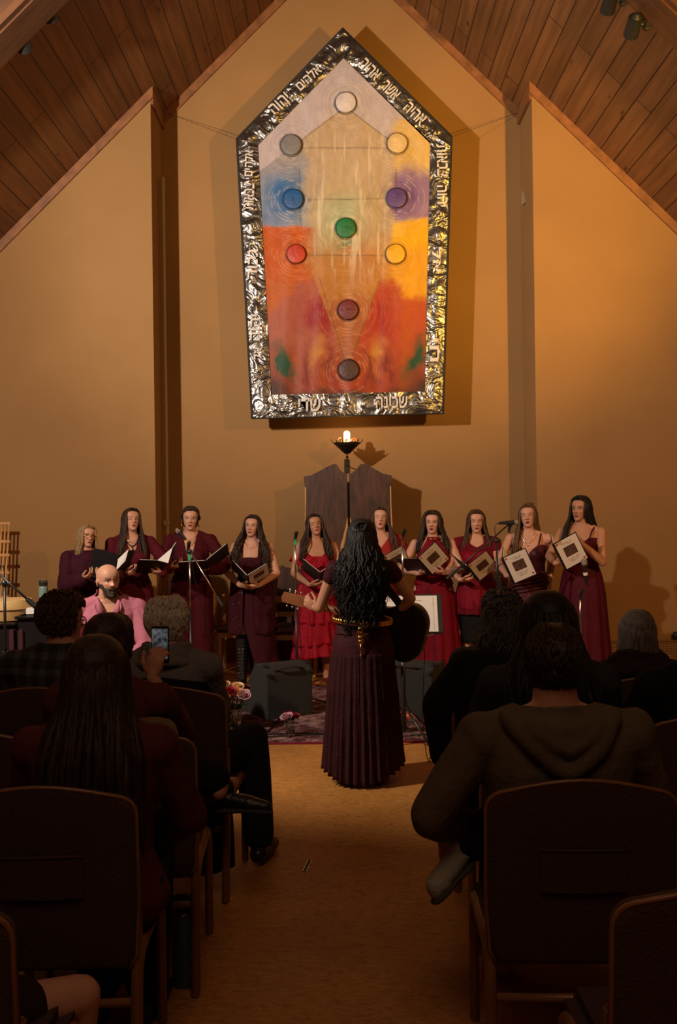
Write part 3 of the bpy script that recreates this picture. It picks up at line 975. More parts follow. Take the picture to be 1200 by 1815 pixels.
class Body:
    """posed skeleton in the person's own frame: faces -Y, Z up, origin on the floor"""
    def __init__(s, H=1.70, male=False, girth=1.0, seated=False, hip_z=0.52, lean=0.0, side=0.0, twist=0.0,
                 head=(0, 0, 0), arms=None, feet=None, knees=None, shw=None, neck=1.0, headscale=1.0, shrug=0.0):
        s.H, s.k, s.male, s.girth, s.seated = H, H / 1.70, male, girth, seated
        k = s.k
        s.sec = MAL if male else FEM
        s.hip0 = Vector((0, 0, 0.92 * k))
        s.hip = Vector((0, 0, hip_z)) if seated else s.hip0.copy()
        s.R = Matrix.Rotation(twist, 3, 'Z') @ Matrix.Rotation(side, 3, 'Y') @ Matrix.Rotation(lean, 3, 'X')   # lean > 0 bends forward
        s.shx = (shw if shw is not None else (0.200 if male else 0.172)) * k
        s.sh = {q: s.up(Vector((q * s.shx, 0.010 * k, 1.378 * k + shrug))) for q in (-1, 1)}
        s.neckb = s.up(Vector((0, 0.008 * k, 1.44 * k)))
        hk = 0.98 * k * headscale
        s.hk = hk
        yaw, pit, rol = head
        Rh = Matrix.Rotation(yaw, 3, 'Z') @ Matrix.Rotation(-pit, 3, 'X') @ Matrix.Rotation(rol, 3, 'Y')
        piv = s.up(Vector((0, 0.004 * k, 1.525 * k)))
        s.Rh = Rh
        s.HM = Matrix.Translation(piv) @ Rh.to_4x4() @ Matrix.Translation(Vector((0, -0.006, -0.055 * hk)))
        s.piv = piv
        s.arms = arms or {}
        s.wr, s.el, s.hand = {}, {}, {}
        for q in (-1, 1):
            a = s.arms.get(q) or dict(wrist=s.up(Vector((q * 0.25 * k, -0.02, 0.86 * k))), hint=(q * 0.3, 0.6, 0), fdir=(0, -0.15, -1), palm=(-q, 0.2, 0), curl=0.35)
            s.hand[q] = a
            s.solve(q, Vector(a['wrist']), Vector(a.get('hint', (q * 0.6, 0.4, -0.6))))
        s.feet = feet or {q: Vector((q * 0.095 * k, 0.0, 0.0)) for q in (-1, 1)}
        s.fyaw = {-1: -0.15, 1: 0.15}
        s.kn, s.an, s.hj = {}, {}, {}
        for q in (-1, 1):
            hj = s.hip + Vector((q * 0.088 * k, 0, -0.02 * k))
            s.hj[q] = hj
            f = s.feet[q]
            an = f + Vector((0, 0.02, 0.085 * k))
            s.an[q] = an
            if knees and q in knees:
                s.kn[q] = Vector(knees[q])
            elif seated:
                d = Vector((an.x - hj.x, an.y - hj.y, 0))
                s.kn[q] = Vector((hj.x + d.x * .85, hj.y - 0.43 * k, s.hip.z + 0.01))
            else:
                m = (hj + an) / 2
                s.kn[q] = m + Vector((0, -0.015, 0.02))
    def up(s, p):
        return s.hip + s.R @ (p - s.hip0)
    def solve(s, q, w, hint):
        k = s.k
        a, b = 0.285 * k, 0.245 * k
        S = s.sh[q]
        d = w - S
        L = d.length
        if L > (a + b) * 0.995:
            w = S + d * ((a + b) * 0.995 / L); d = w - S; L = d.length
        L = max(L, 0.08)
        u = d.normalized()
        x = (a * a - b * b + L * L) / (2 * L)
        h = math.sqrt(max(a * a - x * x, 0))
        pv = hint - u * hint.dot(u)
        if pv.length < 1e-5: pv = Vector((0, 1, 0)) - u * u.y
        pv.normalize()
        s.el[q] = S + u * x + pv * h
        s.wr[q] = w
    # ---- shapes
    def torso(s, mb, inf=0.0, zlo=0.0, zhi=9.0):
        k, g = s.k, s.girth
        rings = []
        for z, w, d, y in s.sec:
            if not (zlo <= z <= zhi): continue
            gg = g if z < 1.41 else 1 + (g - 1) * 0.3
            R = s.R
            rings.append(ellring(s.up(Vector((0, y * k, z * k))), w * k * gg + inf, d * k * gg + inf, 28, R))
        mb.rings(rings)
        for q in ((-1, 1) if zhi > 1.3 else ()):
            mb.cone(s.up(Vector((q * 0.045 * k, .014 * k, 1.435 * k))), (.036 if not s.male else .046) * k + inf, s.sh[q] + Vector((-q * .02, 0, .004)), (.036 if not s.male else .046) * k + inf)
            if not s.male:
                mb.ell(s.up(Vector((q * 0.068 * k, -0.078 * k * g, 1.235 * k))), (.060 * k + inf, .050 * k + inf, .056 * k + inf), s.R)
    def arm(s, mb, q, inf=0.0, upto=1.0, start=0.0, r=1.0, loose=0.0):
        """upto: 0..1 upper arm, 1..2 forearm"""
        k = s.k * (1.18 if s.male else 1.0) * r * (0.9 + 0.1 * s.girth)
        S, E, W = s.sh[q], s.el[q], s.wr[q]
        if start <= 0:
            mb.ell(S + Vector((0, 0, -.006)), (.050 * k + inf,) * 3)
        r0, r1, r2, r3 = .046 * k + inf, .036 * k + inf + loose * .5, .036 * k + inf + loose * .7, .024 * k + inf + loose
        t = min(upto, 1.0)
        mb.cone(S, r0, S + (E - S) * t, r0 + (r1 - r0) * t)
        if upto > 1:
            t = upto - 1
            m = E + (W - E) * min(.3, t)
            mb.cone(E, r1, m, r2 * 1.04)
            if t > .3:
                mb.cone(m, r2 * 1.04, E + (W - E) * t, r2 + (r3 - r2) * t)
    def hands(s, mb, q, fat=1.0):
        """palm, four jointed fingers and a thumb"""
        k = s.k * (1.1 if s.male else 0.96)
        a = s.hand[q]
        W = s.wr[q]
        f = Vector(a.get('fdir') or (W - s.el[q])).normalized()
        n = Vector(a.get('palm', (0, -1, 0)))
        n = (n - f * n.dot(f))
        if n.length < 1e-4: n = Vector((0, 0, -1)) - f * -f.z
        n.normalize()                                   # palm faces n
        side = f.cross(n).normalized()                  # across the palm
        th = a.get('thumb', None)
        tside = side if (th if th is not None else -q) > 0 else -side
        curl = a.get('curl', 0.5)
        R = Matrix((tside, f, n)).transposed()
        pc = W + f * 0.048 * k
        mb.cone(W - f * .01, .024 * k, W + f * .02 * k, .023 * k)
        mb.ell(pc, (.041 * k, .052 * k, .0165 * k), R, 16, 10)
        L = (.040, .046, .043, .033)
        for i in range(4):
            x = (0.030 - 0.0205 * i) * k
            spread = (0.12 - 0.08 * i) * a.get('spread', 1.0)
            p = W + f * (0.082 - 0.004 * abs(i - 1)) * k + tside * x
            d = (f + tside * spread).normalized()
            r = (.0095 if i < 3 else .0083) * k * fat
            ang = 0.0
            mb.cone(W + f * .045 * k + tside * x * .9, r * 1.15, p, r * 1.08)
            for j, seg in enumerate((1.0, .62, .52)):
                ang += curl * (0.9, 1.0, 0.7)[j]
                dd = (d * math.cos(ang) + n * math.sin(ang)).normalized()
                p2 = p + dd * L[i] * seg * k
                mb.cone(p, r * (1.05 - .1 * j), p2, r * (.95 - .1 * j), 10)
                p = p2
        tb = W + f * 0.022 * k + tside * 0.026 * k
        ta = a.get('tcurl', 0.5)
        d = (f * 0.62 + tside * (0.75 - .3 * ta) + n * (0.2 + .5 * ta)).normalized()
        p2 = tb + d * .042 * k
        d2 = (f * 0.85 + tside * .25 + n * (0.25 + .4 * ta)).normalized()
        p3 = p2 + d2 * .030 * k
        mb.cone(tb, .0145 * k, p2, .0115 * k, 10)
        mb.cone(p2, .0115 * k, p3, .0095 * k, 10)
        mb.cone(p3, .0095 * k, p3 + (d2 + f * .2).normalized() * .022 * k, .008 * k, 10)
    def leg(s, mb, q, inf=0.0, upto=2.0, start=0.0, loose=0.0):
        k = s.k * (1.06 if s.male else 1.0) * (.85 + .15 * s.girth)
        h, kn, an = s.hj[q], s.kn[q], s.an[q]
        ra, rb, rc = .088 * k + inf, .053 * k + inf + loose * .5, .036 * k + inf + loose
        a0 = h + (kn - h) * start
        if start < 1:
            t = min(upto, 1.0)
            mb.cone(a0, ra + (rb - ra) * start, h + (kn - h) * t, ra + (rb - ra) * t, 16)
        if upto > 1:
            t = upto - 1
            m = kn + (an - kn) * .3
            back = Vector((0, .014, 0))
            st = max(0, start - 1)
            mb.cone(kn + (an - kn) * st, rb * .98, m + back, .053 * k + inf + loose * .7, 16)
            mb.cone(m + back, .053 * k + inf + loose * .7, kn + (an - kn) * t, rc, 16)
    def foot(s, mb, q, inf=0.0, heel=0.0):
        k = s.k
        an = s.an[q]
        fl = s.feet[q]
        y = s.fyaw[q]
        d = Vector((math.sin(y), -math.cos(y), 0))
        mb.cone(an, .036 * k + inf, Vector((an.x, an.y + .008, fl.z + .045)), .036 * k + inf)
        mb.cone(Vector((an.x, an.y, fl.z + .034 + heel)) - d * .02, .032 + inf, Vector((fl.x, fl.y, fl.z + .030)) + d * .11, .030 + inf)
        mb.cone(Vector((fl.x, fl.y, fl.z + .030)) + d * .09, .034 + inf, Vector((fl.x, fl.y, fl.z + .022)) + d * .175, .020 + inf)
    def full(s, mouth=0.0, hands=True, jaw=1.0, legs=True, feet=True):
        mb = MB()
        s.torso(mb)
        for q in (-1, 1):
            s.arm(mb, q, upto=2)
            if hands: s.hands(mb, q)
            if legs: s.leg(mb, q)
            if feet: s.foot(mb, q)
        # neck into the head
        mb.cone(s.neckb, .054 * s.k * (1.15 if s.male else 1), s.HM @ Vector((0, .012, .06 * s.hk)), .050 * s.k * (1.15 if s.male else 1), 16)
        head_mesh(mb, s.HM, mouth, True, s.hk, jaw)
        return mb

def vox(mb, size, smooth=2, fac=0.5):
    me = mb.mesh('m', True, True)
    out = applied(me, [('REMESH', dict(mode='VOXEL', voxel_size=size)), ('SMOOTH', dict(factor=fac, iterations=smooth))])
    out.shade_smooth()
    return out

def cut(me, keep):
    """drops the faces whose centre fails keep(x, y, z)"""
    bm = bmesh.new(); bm.from_mesh(me)
    dead = [f for f in bm.faces if not keep(*f.calc_center_median())]
    bmesh.ops.delete(bm, geom=dead, context='FACES')
    # soften the cut edges
    bv = [v for v in bm.verts if v.is_boundary]
    for _ in range(3):
        new = {}
        for v in bv:
            nb = [e.other_vert(v) for e in v.link_edges if e.is_boundary]
            if len(nb) == 2: new[v] = v.co * .5 + (nb[0].co + nb[1].co) * .25
        for v, c in new.items(): v.co = c
    bm.to_mesh(me); bm.free()
    return me

def wrinkle(me, amt=0.006, sc=(9, 9, 3.5), seed=0):
    n = len(me.vertices)
    co = coords(me)
    no = np.empty(n * 3, dtype=np.float32); me.vertices.foreach_get('normal', no); no = no.reshape(-1, 3)
    d = np.array([mnoise.noise(Vector((p[0] * sc[0] + seed, p[1] * sc[1], p[2] * sc[2]))) + .5 * mnoise.noise(Vector((p[0] * sc[0] * 2.3, p[1] * sc[1] * 2.3 + seed, p[2] * sc[2] * 2.3))) for p in co])
    co = co + no * (d * amt)[:, None]
    me.vertices.foreach_set('co', co.ravel())
    me.update()
    return me

def joined(meshes, solid=None):
    """several meshes of one garment as one mesh"""
    bm = bmesh.new()
    for m in meshes: bm.from_mesh(m)
    out = bpy.data.meshes.new('j')
    bm.to_mesh(out); bm.free()
    if solid:
        out = applied(out, [('SOLIDIFY', dict(thickness=solid, offset=1.0))])
    out.shade_smooth()
    return out

SKIN = {'fair': (0.60, 0.315, 0.215), 'light': (0.56, 0.285, 0.185), 'tan': (0.46, 0.22, 0.13), 'olive': (0.40, 0.205, 0.115)}
M_SKIN = col_mat('skin', 0.5, 0.35, sss=0.0)

def skin_paint(me, B, tone, eyes='open', mouth=0.0, brow=(0.05, 0.025, 0.015), lip=(0.42, 0.11, 0.09), gaze=0.0, bald=False, beard=None):
    co = coords(me)
    n = len(co)
    tone = np.array(tone)
    col = np.repeat(tone[None, :], n, 0)
    nz = np.array([mnoise.noise(Vector(p) * 22) for p in co])
    col *= (1 + 0.06 * nz)[:, None]
    inv = np.array(B.HM.inverted())
    h = (co @ inv[:3, :3].T + inv[:3, 3]) / B.hk
    x, f, z = h[:, 0], -h[:, 1], h[:, 2]
    ax = np.abs(x)
    face = (f > 0.035) & (z > -0.01) & (z < 0.225)
    def lay(c, m):
        nonlocal col
        m = (np.clip(m, 0, 1) * face)[:, None]
        col = col * (1 - m) + np.array(c)[None, :] * m
    soft = lambda v: np.clip(v, 0, 1)
    el = lambda cx, cz, rx, rz, s=.35: soft((1 - np.sqrt(((ax - cx) / rx) ** 2 + ((z - cz) / rz) ** 2)) / s)
    lay(tone * np.array((1.05, .80, .78)), .5 * np.exp(-((ax - .042) / .02) ** 2 - ((z - .078) / .016) ** 2))
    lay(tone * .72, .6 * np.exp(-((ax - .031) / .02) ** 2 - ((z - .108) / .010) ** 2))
    op = 0.004 + 0.010 * mouth
    zc = 0.0465 - mouth * 0.003
    lay(lip, soft((1 - np.sqrt((x / .0255) ** 2 + ((z - zc) / (op + .0085)) ** 2)) / .3))
    lay((.045, .010, .008), soft((1 - np.sqrt((x / (.019 + .002 * mouth)) ** 2 + ((z - zc) / (.0016 + op * .62)) ** 2)) / .4))
    if mouth > .5:
        lay((.55, .48, .42), soft((1 - np.sqrt((x / .012) ** 2 + ((z - zc - op * .42) / .0026) ** 2)) / .5) * .7)
    arch = 0.1285 + 0.004 * np.sin(np.clip((ax - .014) / .036, 0, 1) * PI * .8)
    lay(brow, soft((1 - np.abs(z - arch) / .0046) * 1.6) * ((ax > .012) & (ax < .050)) * .85)
    if eyes == 'open':
        lay((.62, .55, .50), el(.031, .1095, .0155, .0062, .25))
        lay((.03, .016, .01), soft((1 - np.sqrt(((x - np.sign(x) * .031 - gaze) / .0072) ** 2 + ((z - .1095) / .0068) ** 2)) / .25) * (np.abs(z - .1095) < .0062))
        lid = .1095 + .0062 * np.sqrt(np.clip(1 - ((ax - .031) / .017) ** 2, 0, 1))
        lay((.02, .012, .01), soft(1.6 * (1 - np.abs(z - lid) / .0026)) * (np.abs(ax - .031) < .017))
    else:
        lid = .1070 - .0030 * np.sqrt(np.clip(1 - ((ax - .031) / .0165) ** 2, 0, 1))
        lay((.03, .016, .012), soft(1.6 * (1 - np.abs(z - lid) / .0026)) * (np.abs(ax - .031) < .0165))
        lay(tone * .82, .6 * np.exp(-((ax - .031) / .016) ** 2 - ((z - .116) / .004) ** 2))
    lay(tone * .45, np.exp(-((ax - .0075) / .0042) ** 2 - ((z - .0715) / .003) ** 2) * .8)
    if beard:
        bd = ((z < .062) | ((ax > .056) & (z < .084))) & (f > .0)
        lay(beard, bd * .9)
    set_col(me, np.clip(col, 0, 1))

# ---------------------------------------------------------------- hair
def hair_mat(name, col, tip=None, rough=0.55):
    m, nt, b = new_mat(name)
    N = nt.nodes.new
    tc = N('ShaderNodeTexCoord')
    mp = N('ShaderNodeMapping'); mp.inputs['Scale'].default_value = (60, 60, 6)
    nt.links.new(tc.outputs['Object'], mp.inputs[0])
    n = N('ShaderNodeTexNoise'); n.inputs['Scale'].default_value = 2.0; n.inputs['Detail'].default_value = 4
    nt.links.new(mp.outputs[0], n.inputs['Vector'])
    cr = N('ShaderNodeValToRGB')
    e = cr.color_ramp.elements
    tip = tip or tuple(min(1, c * 2.2 + 0.004) for c in col)
    e[0].position = 0.35; e[0].color = (*col, 1)
    e[1].position = 0.75; e[1].color = (*tip, 1)
    nt.links.new(n.outputs['Fac'], cr.inputs[0]); nt.links.new(cr.outputs[0], b.inputs['Base Color'])
    bp = N('ShaderNodeBump'); bp.inputs['Strength'].default_value = 0.5; bp.inputs['Distance'].default_value = 0.006
    nt.links.new(n.outputs['Fac'], bp.inputs['Height']); nt.links.new(bp.outputs[0], b.inputs['Normal'])
    b.inputs['Roughness'].default_value = rough
    b.inputs['Specular IOR Level'].default_value = 0.3
    return m
H_BLACK = hair_mat('black_hair', (0.006, 0.0045, 0.004))
H_DARK = hair_mat('dark_brown_hair', (0.014, 0.008, 0.005), (0.06, 0.03, 0.016))
H_BROWN = hair_mat('brown_hair', (0.035, 0.017, 0.009), (0.11, 0.055, 0.027))
H_LIGHT = hair_mat('light_brown_hair', (0.07, 0.036, 0.018), (0.17, 0.09, 0.045))
H_BLOND = hair_mat('blonde_hair', (0.17, 0.095, 0.04), (0.42, 0.27, 0.13))
H_GREY = hair_mat('grey_hair', (0.48, 0.42, 0.35), (0.80, 0.74, 0.65), 0.5)
H_GREYD = hair_mat('dark_grey_hair', (0.035, 0.03, 0.027), (0.11, 0.095, 0.085), 0.5)
H_GREYM = hair_mat('mid_grey_hair', (0.10, 0.085, 0.07), (0.24, 0.21, 0.18), 0.5)

def hair_cap(mb, B, inf=0.012, line=0.192, temple=0.066, nape=0.02, seed=0, lump=0.0, sc=30):
    """scalp shell: everything but the face"""
    n = 110
    zs = np.linspace(nape, 0.222, 60)
    V = []
    for z in zs:
        f, b, w = hsec(z)
        yc, hy = (f + b) / 2, (f - b) / 2
        for k in range(n):
            a = 2 * PI * k / n
            ca, sa = math.cos(a), math.sin(a)
            q = 1
            top = max(0, (z - .12) / .1)
            d = Vector((ca * (w + inf), -(yc + sa * (hy + inf)), z + inf * 1.1 * min(1, top)))
            if lump:
                d += Vector((ca, -sa, .5 * top)) * lump * mnoise.noise(Vector((d.x * sc + seed, d.y * sc, d.z * sc)))
            V.append(d)
    V.append(Vector((0, 0.01, 0.222 + inf * 1.15)))
    F = []
    def hairy(p):
        x, f, z = abs(p.x), -p.y, p.z
        if f < 0.022 - max(0, .05 - z) * .4: return True
        lim = line - 9.0 * max(0, x - 0.018) ** 2
        if z > lim: return True
        return x > temple + 0.004 and z > 0.06 and f < 0.045
    m = len(zs)
    for j in range(m - 1):
        for k in range(n):
            q = (j * n + k, j * n + (k + 1) % n, (j + 1) * n + (k + 1) % n, (j + 1) * n + k)
            c = (V[q[0]] + V[q[1]] + V[q[2]] + V[q[3]]) / 4
            if hairy(c): F.append(q)
    for k in range(n):
        F.append(((m - 1) * n + k, (m - 1) * n + (k + 1) % n, len(V) - 1))
    mb.add([B.HM @ (v * B.hk) for v in V], F)

def hair_locks(mb, B, length, n=80, r=0.011, curl=0.0, freq=3.0, front=(True, True), seed=0, part=0.0, vol=1.0, az0=58, spread=1.15,
               ring_n=5, backy=0.0, jitter=0.25, tip=0.35, fronty=-0.115, azf=105, end_wob=0.08, sweep=None):
    """locks that leave the parting, follow the skull and fall; front = (image-left, image-right) locks may fall before the shoulder"""
    rnd = random.Random(seed)
    k = B.hk
    nf = sweep if sweep is not None else max(8, n // 8)
    for i in range(n + 2 * nf):
        az = az0 + (180 - az0) * ((i // 2 + rnd.random() * .9) / (n / 2))
        sgn = 1 if i % 2 else -1
        a = math.radians(az) * sgn
        th0 = math.radians(rnd.uniform(4, 30) if az < 140 else rnd.uniform(4, 70))
        th1 = math.radians(rnd.uniform(88, 104))
        rx, ry, rz = 0.084 * vol, 0.108 * vol, 0.106
        pts = []
        # starts in front on the parting and sweeps outwards
        root_f = 0.055 - 0.11 * min(1, (az - az0) / 90)
        front_lock = i >= n
        if front_lock:
            h = (i - n) // 2 / max(1, nf - 1)                  # 0 at the hairline, 1 further back
            az = az0 + 4 + 22 * h
            o = 0.006 + .004 * rnd.random()
            g = [(part * .03, .070 - .05 * h, .204 + .018 * h), (part * .03 + sgn * .024, .074 - .052 * h, .203 + .013 * h), (sgn * .052, .060 - .045 * h, .183 + .012 * h), (sgn * .071, .040 - .032 * h, .150 + .008 * h), (sgn * .079, .022 - .022 * h, .110), (sgn * .081, .012 - .02 * h, .075)]
            for gx, gf, gz in g:
                pts.append(B.HM @ (Vector((gx * (1 + o * 6) * vol ** .5, -(gf + o * .6), gz + o)) * k))
        for t in (() if front_lock else (0, .2, .4, .6, .8, 1.0)):
            th = th0 + (th1 - th0) * t
            x = rx * math.sin(th) * math.sin(a)
            y = -ry * math.sin(th) * math.cos(a)
            y = y * t ** .6 + (1 - t ** .6) * (-(root_f))
            x += part * 0.03 * (1 - t)
            zz = 0.122 + rz * math.cos(th) + 0.003 * rnd.random()
            pts.append(B.HM @ (Vector((x, y, zz)) * k))
        q = pts[-1]
        L = length * rnd.uniform(1 - jitter, 1.0) * B.k
        goes_front = (az < azf) and front[0 if sgn < 0 else 1]
        c0 = B.HM @ Vector((0, 0, .1 * k))
        dx = q.x - c0.x
        tx = c0.x * .6 + B.neckb.x * .4 + dx * spread + (rnd.random() - .5) * .03
        if goes_front:
            tx += sgn * 0.015
            ty = B.neckb.y + fronty * rnd.uniform(.85, 1.15)
        else:
            ty = B.neckb.y + (0.115 + backy) * rnd.uniform(.8, 1.15) - 0.02 * abs(dx) / .08
            ty += -0.05 * min(1, abs(dx) / 0.085) if az < 120 else 0
        m = max(6, int(L / 0.035))
        ph = rnd.random() * 6.28
        ph2 = rnd.random() * 6.28
        fr = freq * rnd.uniform(.8, 1.25)
        for j in range(1, m + 1):
            t = j / m
            s_ = min(1, t * L / (0.26 * B.k))
            e = s_ * s_ * (3 - 2 * s_)
            am = curl * min(1, t * 1.6) * (0.6 + .6 * rnd.random() * 0 + .4)
            x = q.x + (tx - q.x) * e + am * math.sin(fr * t * L * 10 + ph) + end_wob * .1 * (rnd.random() - .5) * t
            y = q.y + (ty - q.y) * e + am * .8 * math.cos(fr * t * L * 10 + ph2)
            z = q.z - L * t
            pts.append(Vector((x, y, z)))
        rr = []
        N = len(pts)
        for j in range(N):
            t = j / (N - 1)
            rr.append(r * k * (0.45 + .55 * min(1, t * 4)) * (1 if t < .6 else 1 - (1 - tip) * ((t - .6) / .4)) * rnd.uniform(.92, 1.08))
        mb.tube(pts, rr, ring_n)

def person_root(label, pos, yaw, group=None):
    return empty('person', pos, yaw, label=label, cat='person', group=group)

class Person:
    def __init__(s, label, pos, yaw, body, group=None):
        s.root = person_root(label, pos, yaw, group)
        s.M = Matrix.Translation(Vector(pos)) @ Matrix.Rotation(yaw, 4, 'Z')
        s.I = s.M.inverted()
        s.B = body
    def part(s, name, me, material, **kw):
        o = mesh_obj(name, me, material, s.root, **kw)
        return o
    def w(s, p):
        return s.M @ Vector(p)

def local_of(pos, yaw):
    return (Matrix.Translation(Vector(pos)) @ Matrix.Rotation(yaw, 4, 'Z')).inverted()

def skirt(rings_spec, n=96, pleat=None, seed=0, hem=None, tilt=None, B=None):
    """rings_spec: (z, half width, half depth, x, y); pleat(z01) -> (amplitude, count); hem(a) raises the lowest rings"""
    mb = MB()
    zs = [r[0] for r in rings_spec]
    z0, z1 = zs[0], zs[-1]
    m = max(10, int(abs(z0 - z1) / 0.022))
    rings = []
    rs = np.array(rings_spec)
    order = np.argsort(rs[:, 0])
    for j in range(m + 1):
        t = j / m
        z = z0 + (z1 - z0) * t
        w, d, cx, cy = (np.interp(z, rs[order, 0], rs[order, i]) for i in (1, 2, 3, 4))
        ring = []
        for k in range(n):
            a = 2 * PI * k / n
            ca, sa = math.cos(a), math.sin(a)
            q = 1.0
            if pleat:
                am, ct = pleat(t)
                q += am * (math.sin(ct * a + 1.3 * math.sin(2 * a + seed) + seed) + .4 * math.sin(ct * 1.7 * a + seed * 2))
            zz = z
            if hem: zz = z + hem(a) * t ** 3
            ring.append(Vector((cx + w * q * ca, cy + d * q * sa, zz)))
        rings.append(ring)
    mb.rings(rings, cap=False)
    me = mb.mesh('skirt', True, True)
    return me
# ================================================================ CHOIR
def cloth_mat(name, col, rough=0.8, sheen=0.0, namt=0.12, bump=0.25, bscale=40, spec=0.12, metal=0.0):
    return mat(name, col, rough, metal, spec, noise_scale=14, noise_amt=namt, bump=bump, bump_scale=bscale, sheen=sheen)
F_PLUM = cloth_mat('plum_crepe', (0.0406, 0.0065, 0.0140))
F_BURG = cloth_mat('burgundy_knit', (0.0875, 0.0072, 0.0143), bump=0.5, bscale=90)
F_WINE = cloth_mat('wine_crepe', (0.0615, 0.0052, 0.0100))
F_MAROON = cloth_mat('maroon_jersey', (0.0432, 0.0058, 0.0103))
F_RED = cloth_mat('red_chiffon', (0.2890, 0.0051, 0.0170), 0.6)
F_CORAL = cloth_mat('coral_lace', (0.3060, 0.0221, 0.0187), 0.7)
F_CRIMSON = cloth_mat('crimson_chiffon', (0.2080, 0.0048, 0.0176), 0.6)
F_CRIMSOND = cloth_mat('crimson_lace', (0.1600, 0.0080, 0.0176), 0.7, bump=0.9, bscale=120)
F_MAXI = cloth_mat('red_maxi', (0.1650, 0.0037, 0.0135), 0.65)
F_VELVET = cloth_mat('wine_velvet', (0.0680, 0.0024, 0.0080), 0.5, sheen=0.12, spec=0.3)
F_WINECH = cloth_mat('wine_chiffon', (0.0697, 0.0053, 0.0132), 0.65)
F_COND = cloth_mat('aubergine_jersey', (0.044, 0.0085, 0.0115), 0.7)
F_CONDSK = cloth_mat('aubergine_gauze', (0.033, 0.0075, 0.0085), 0.8)
F_BLACK = cloth_mat('black_cloth', (0.0100, 0.0090, 0.0090), 0.8)
M_LEATHER = mat('black_leather', (0.010, 0.009, 0.009), 0.4, bump=0.2, bump_scale=60)
M_REDLEATHER = mat('red_leather', (0.16, 0.012, 0.012), 0.45)
M_GOLD = mat('gold', (0.80, 0.48, 0.12), 0.28, metal=1.0)
M_SILVER = mat('silver', (0.75, 0.72, 0.70), 0.22, metal=1.0)
M_BINDER = mat('black_binder', (0.012, 0.011, 0.012), 0.5)
M_PAPER = mat('white_paper', (0.78, 0.75, 0.72), 0.8)
M_SHEET = mat('printed_sheet', (0.76, 0.71, 0.68), 0.75)
M_INK = mat('grey_ink', (0.25, 0.21, 0.19), 0.8)
M_REDINK = mat('red_ink', (0.55, 0.07, 0.03), 0.8)
M_PHOTO = mat('printed_photo', (0.10, 0.05, 0.042), 0.6, noise_scale=95, noise_amt=0.8, stretch=(1, 1, 0.35))

def folder(label, C, s, l, r, h=0.29, w=0.225, sheet=True, page=None):
    """open choir binder: spine centre C, s up along the spine, l / r towards the free edges of the two covers"""
    s, l, r = Vector(s).normalized(), Vector(l), Vector(r)
    l = (l - s * l.dot(s)).normalized(); r = (r - s * r.dot(s)).normalized()
    root = empty('music_folder', C, 0, label=label, cat='folder', group='music folders held by the singers')
    bis = l + r
    if bis.length < 0.05: bis = Vector((0, 1, 0))
    for e, nm in ((l, 'cover'), (r, 'cover')):
        n = bis - e * bis.dot(e); n = n - s * n.dot(s)
        n.normalize()                                    # towards the pages
        R = Matrix((e, s, n)).transposed()
        c = e * (w / 2 + .006)
        cov = MB().box(c, (w, h, .004), R, bev=.0015).build('cover', M_BINDER, root)
        MB().box(c + n * .005 - e * .004, (w - .018, h - .02, .007), R).build('pages', M_PAPER, root)
        if e is r and sheet:
            o = -n * .0031
            sh = MB().box(c + o, (w - .018, h - .018, .0012), R).build('cover_sheet', M_SHEET, cov)
            o2 = -n * .0040
            MB().box(c + o2 + s * .012, (w * .50, h * .34, .0008), R).build('printed_picture', M_PHOTO, sh)
            tx = MB()
            for yy, ww in ((.098, .48), (.083, .30), (-.062, .5), (-.078, .42), (-.093, .3)):
                for q in range(int(ww * 20)):
                    if (q * 7 + int(yy * 1000)) % 5 == 0: continue
                    tx.box(c + o2 + s * yy * h / .29 + e * (-ww / 2 + q / 20 + .03) * w, (w / 26, .0065, .0006), R)
            tx.build('printed_line', M_INK, sh)
            for a, b_ in ((-.39, .40), (.37, -.39)):
                fl = MB()
                for t in range(5): fl.ell(c + o2 + e * (a * w + .006 * math.cos(t * 1.257)) + s * (b_ * h + .006 * math.sin(t * 1.257)), (.006, .006, .0006), R, 8, 4)
                fl.build('printed_flower', M_REDINK, sh)
    MB().box((bis.normalized() * -.001), (.012, .010, h), Matrix((s.cross(bis.normalized()), bis.normalized(), s)).transposed(), bev=.003).build('spine', M_BINDER, root)
    if page:                                             # a loose leaf standing up out of the folder
        q = [Vector(v) - Vector(C) for v in page]
        MB().prism(q, (q[1] - q[0]).cross(q[2] - q[0]).normalized() * .0012).build('loose_page', M_PAPER, root)
    MB().cyl(s * (-h * .32) + bis.normalized() * .008, s * (h * .32) + bis.normalized() * .008, .0035, 8).build('ring_rail', M_SILVER, root)
    return root

def spec_x(B, *rows):
    """skirt rings in units of height 1.70, scaled to the body"""
    return [(z * B.k, w * B.k, d * B.k, x * B.k, y * B.k) for z, w, d, x, y in rows]

def bodice(B, keep, inf=.008, sleeve=0.0, loose=0.0, vs_=.0065, wr=.0, zlo=.0, zhi=9., seed=0, both=True):
    mb = MB()
    B.torso(mb, inf, zlo, zhi)
    if sleeve:
        for q in (-1, 1): B.arm(mb, q, inf, upto=sleeve, loose=loose)
    me = vox(mb, vs_, 2)
    if wr: wrinkle(me, wr, seed=seed)
    k = B.k
    IR = B.R.inverted()
    def kp(x, y, z):
        p = IR @ (Vector((x, y, z)) - B.hip) + B.hip0          # back to the upright torso
        return keep(p.x / k, p.y / k, p.z / k)
    return cut(me, kp)

def strap_tube(B, pts, r=.004):
    mb = MB().tube(poly_path([B.up(Vector(p) * B.k) for p in pts], 5), r, 6)
    return mb.mesh('strap', True)

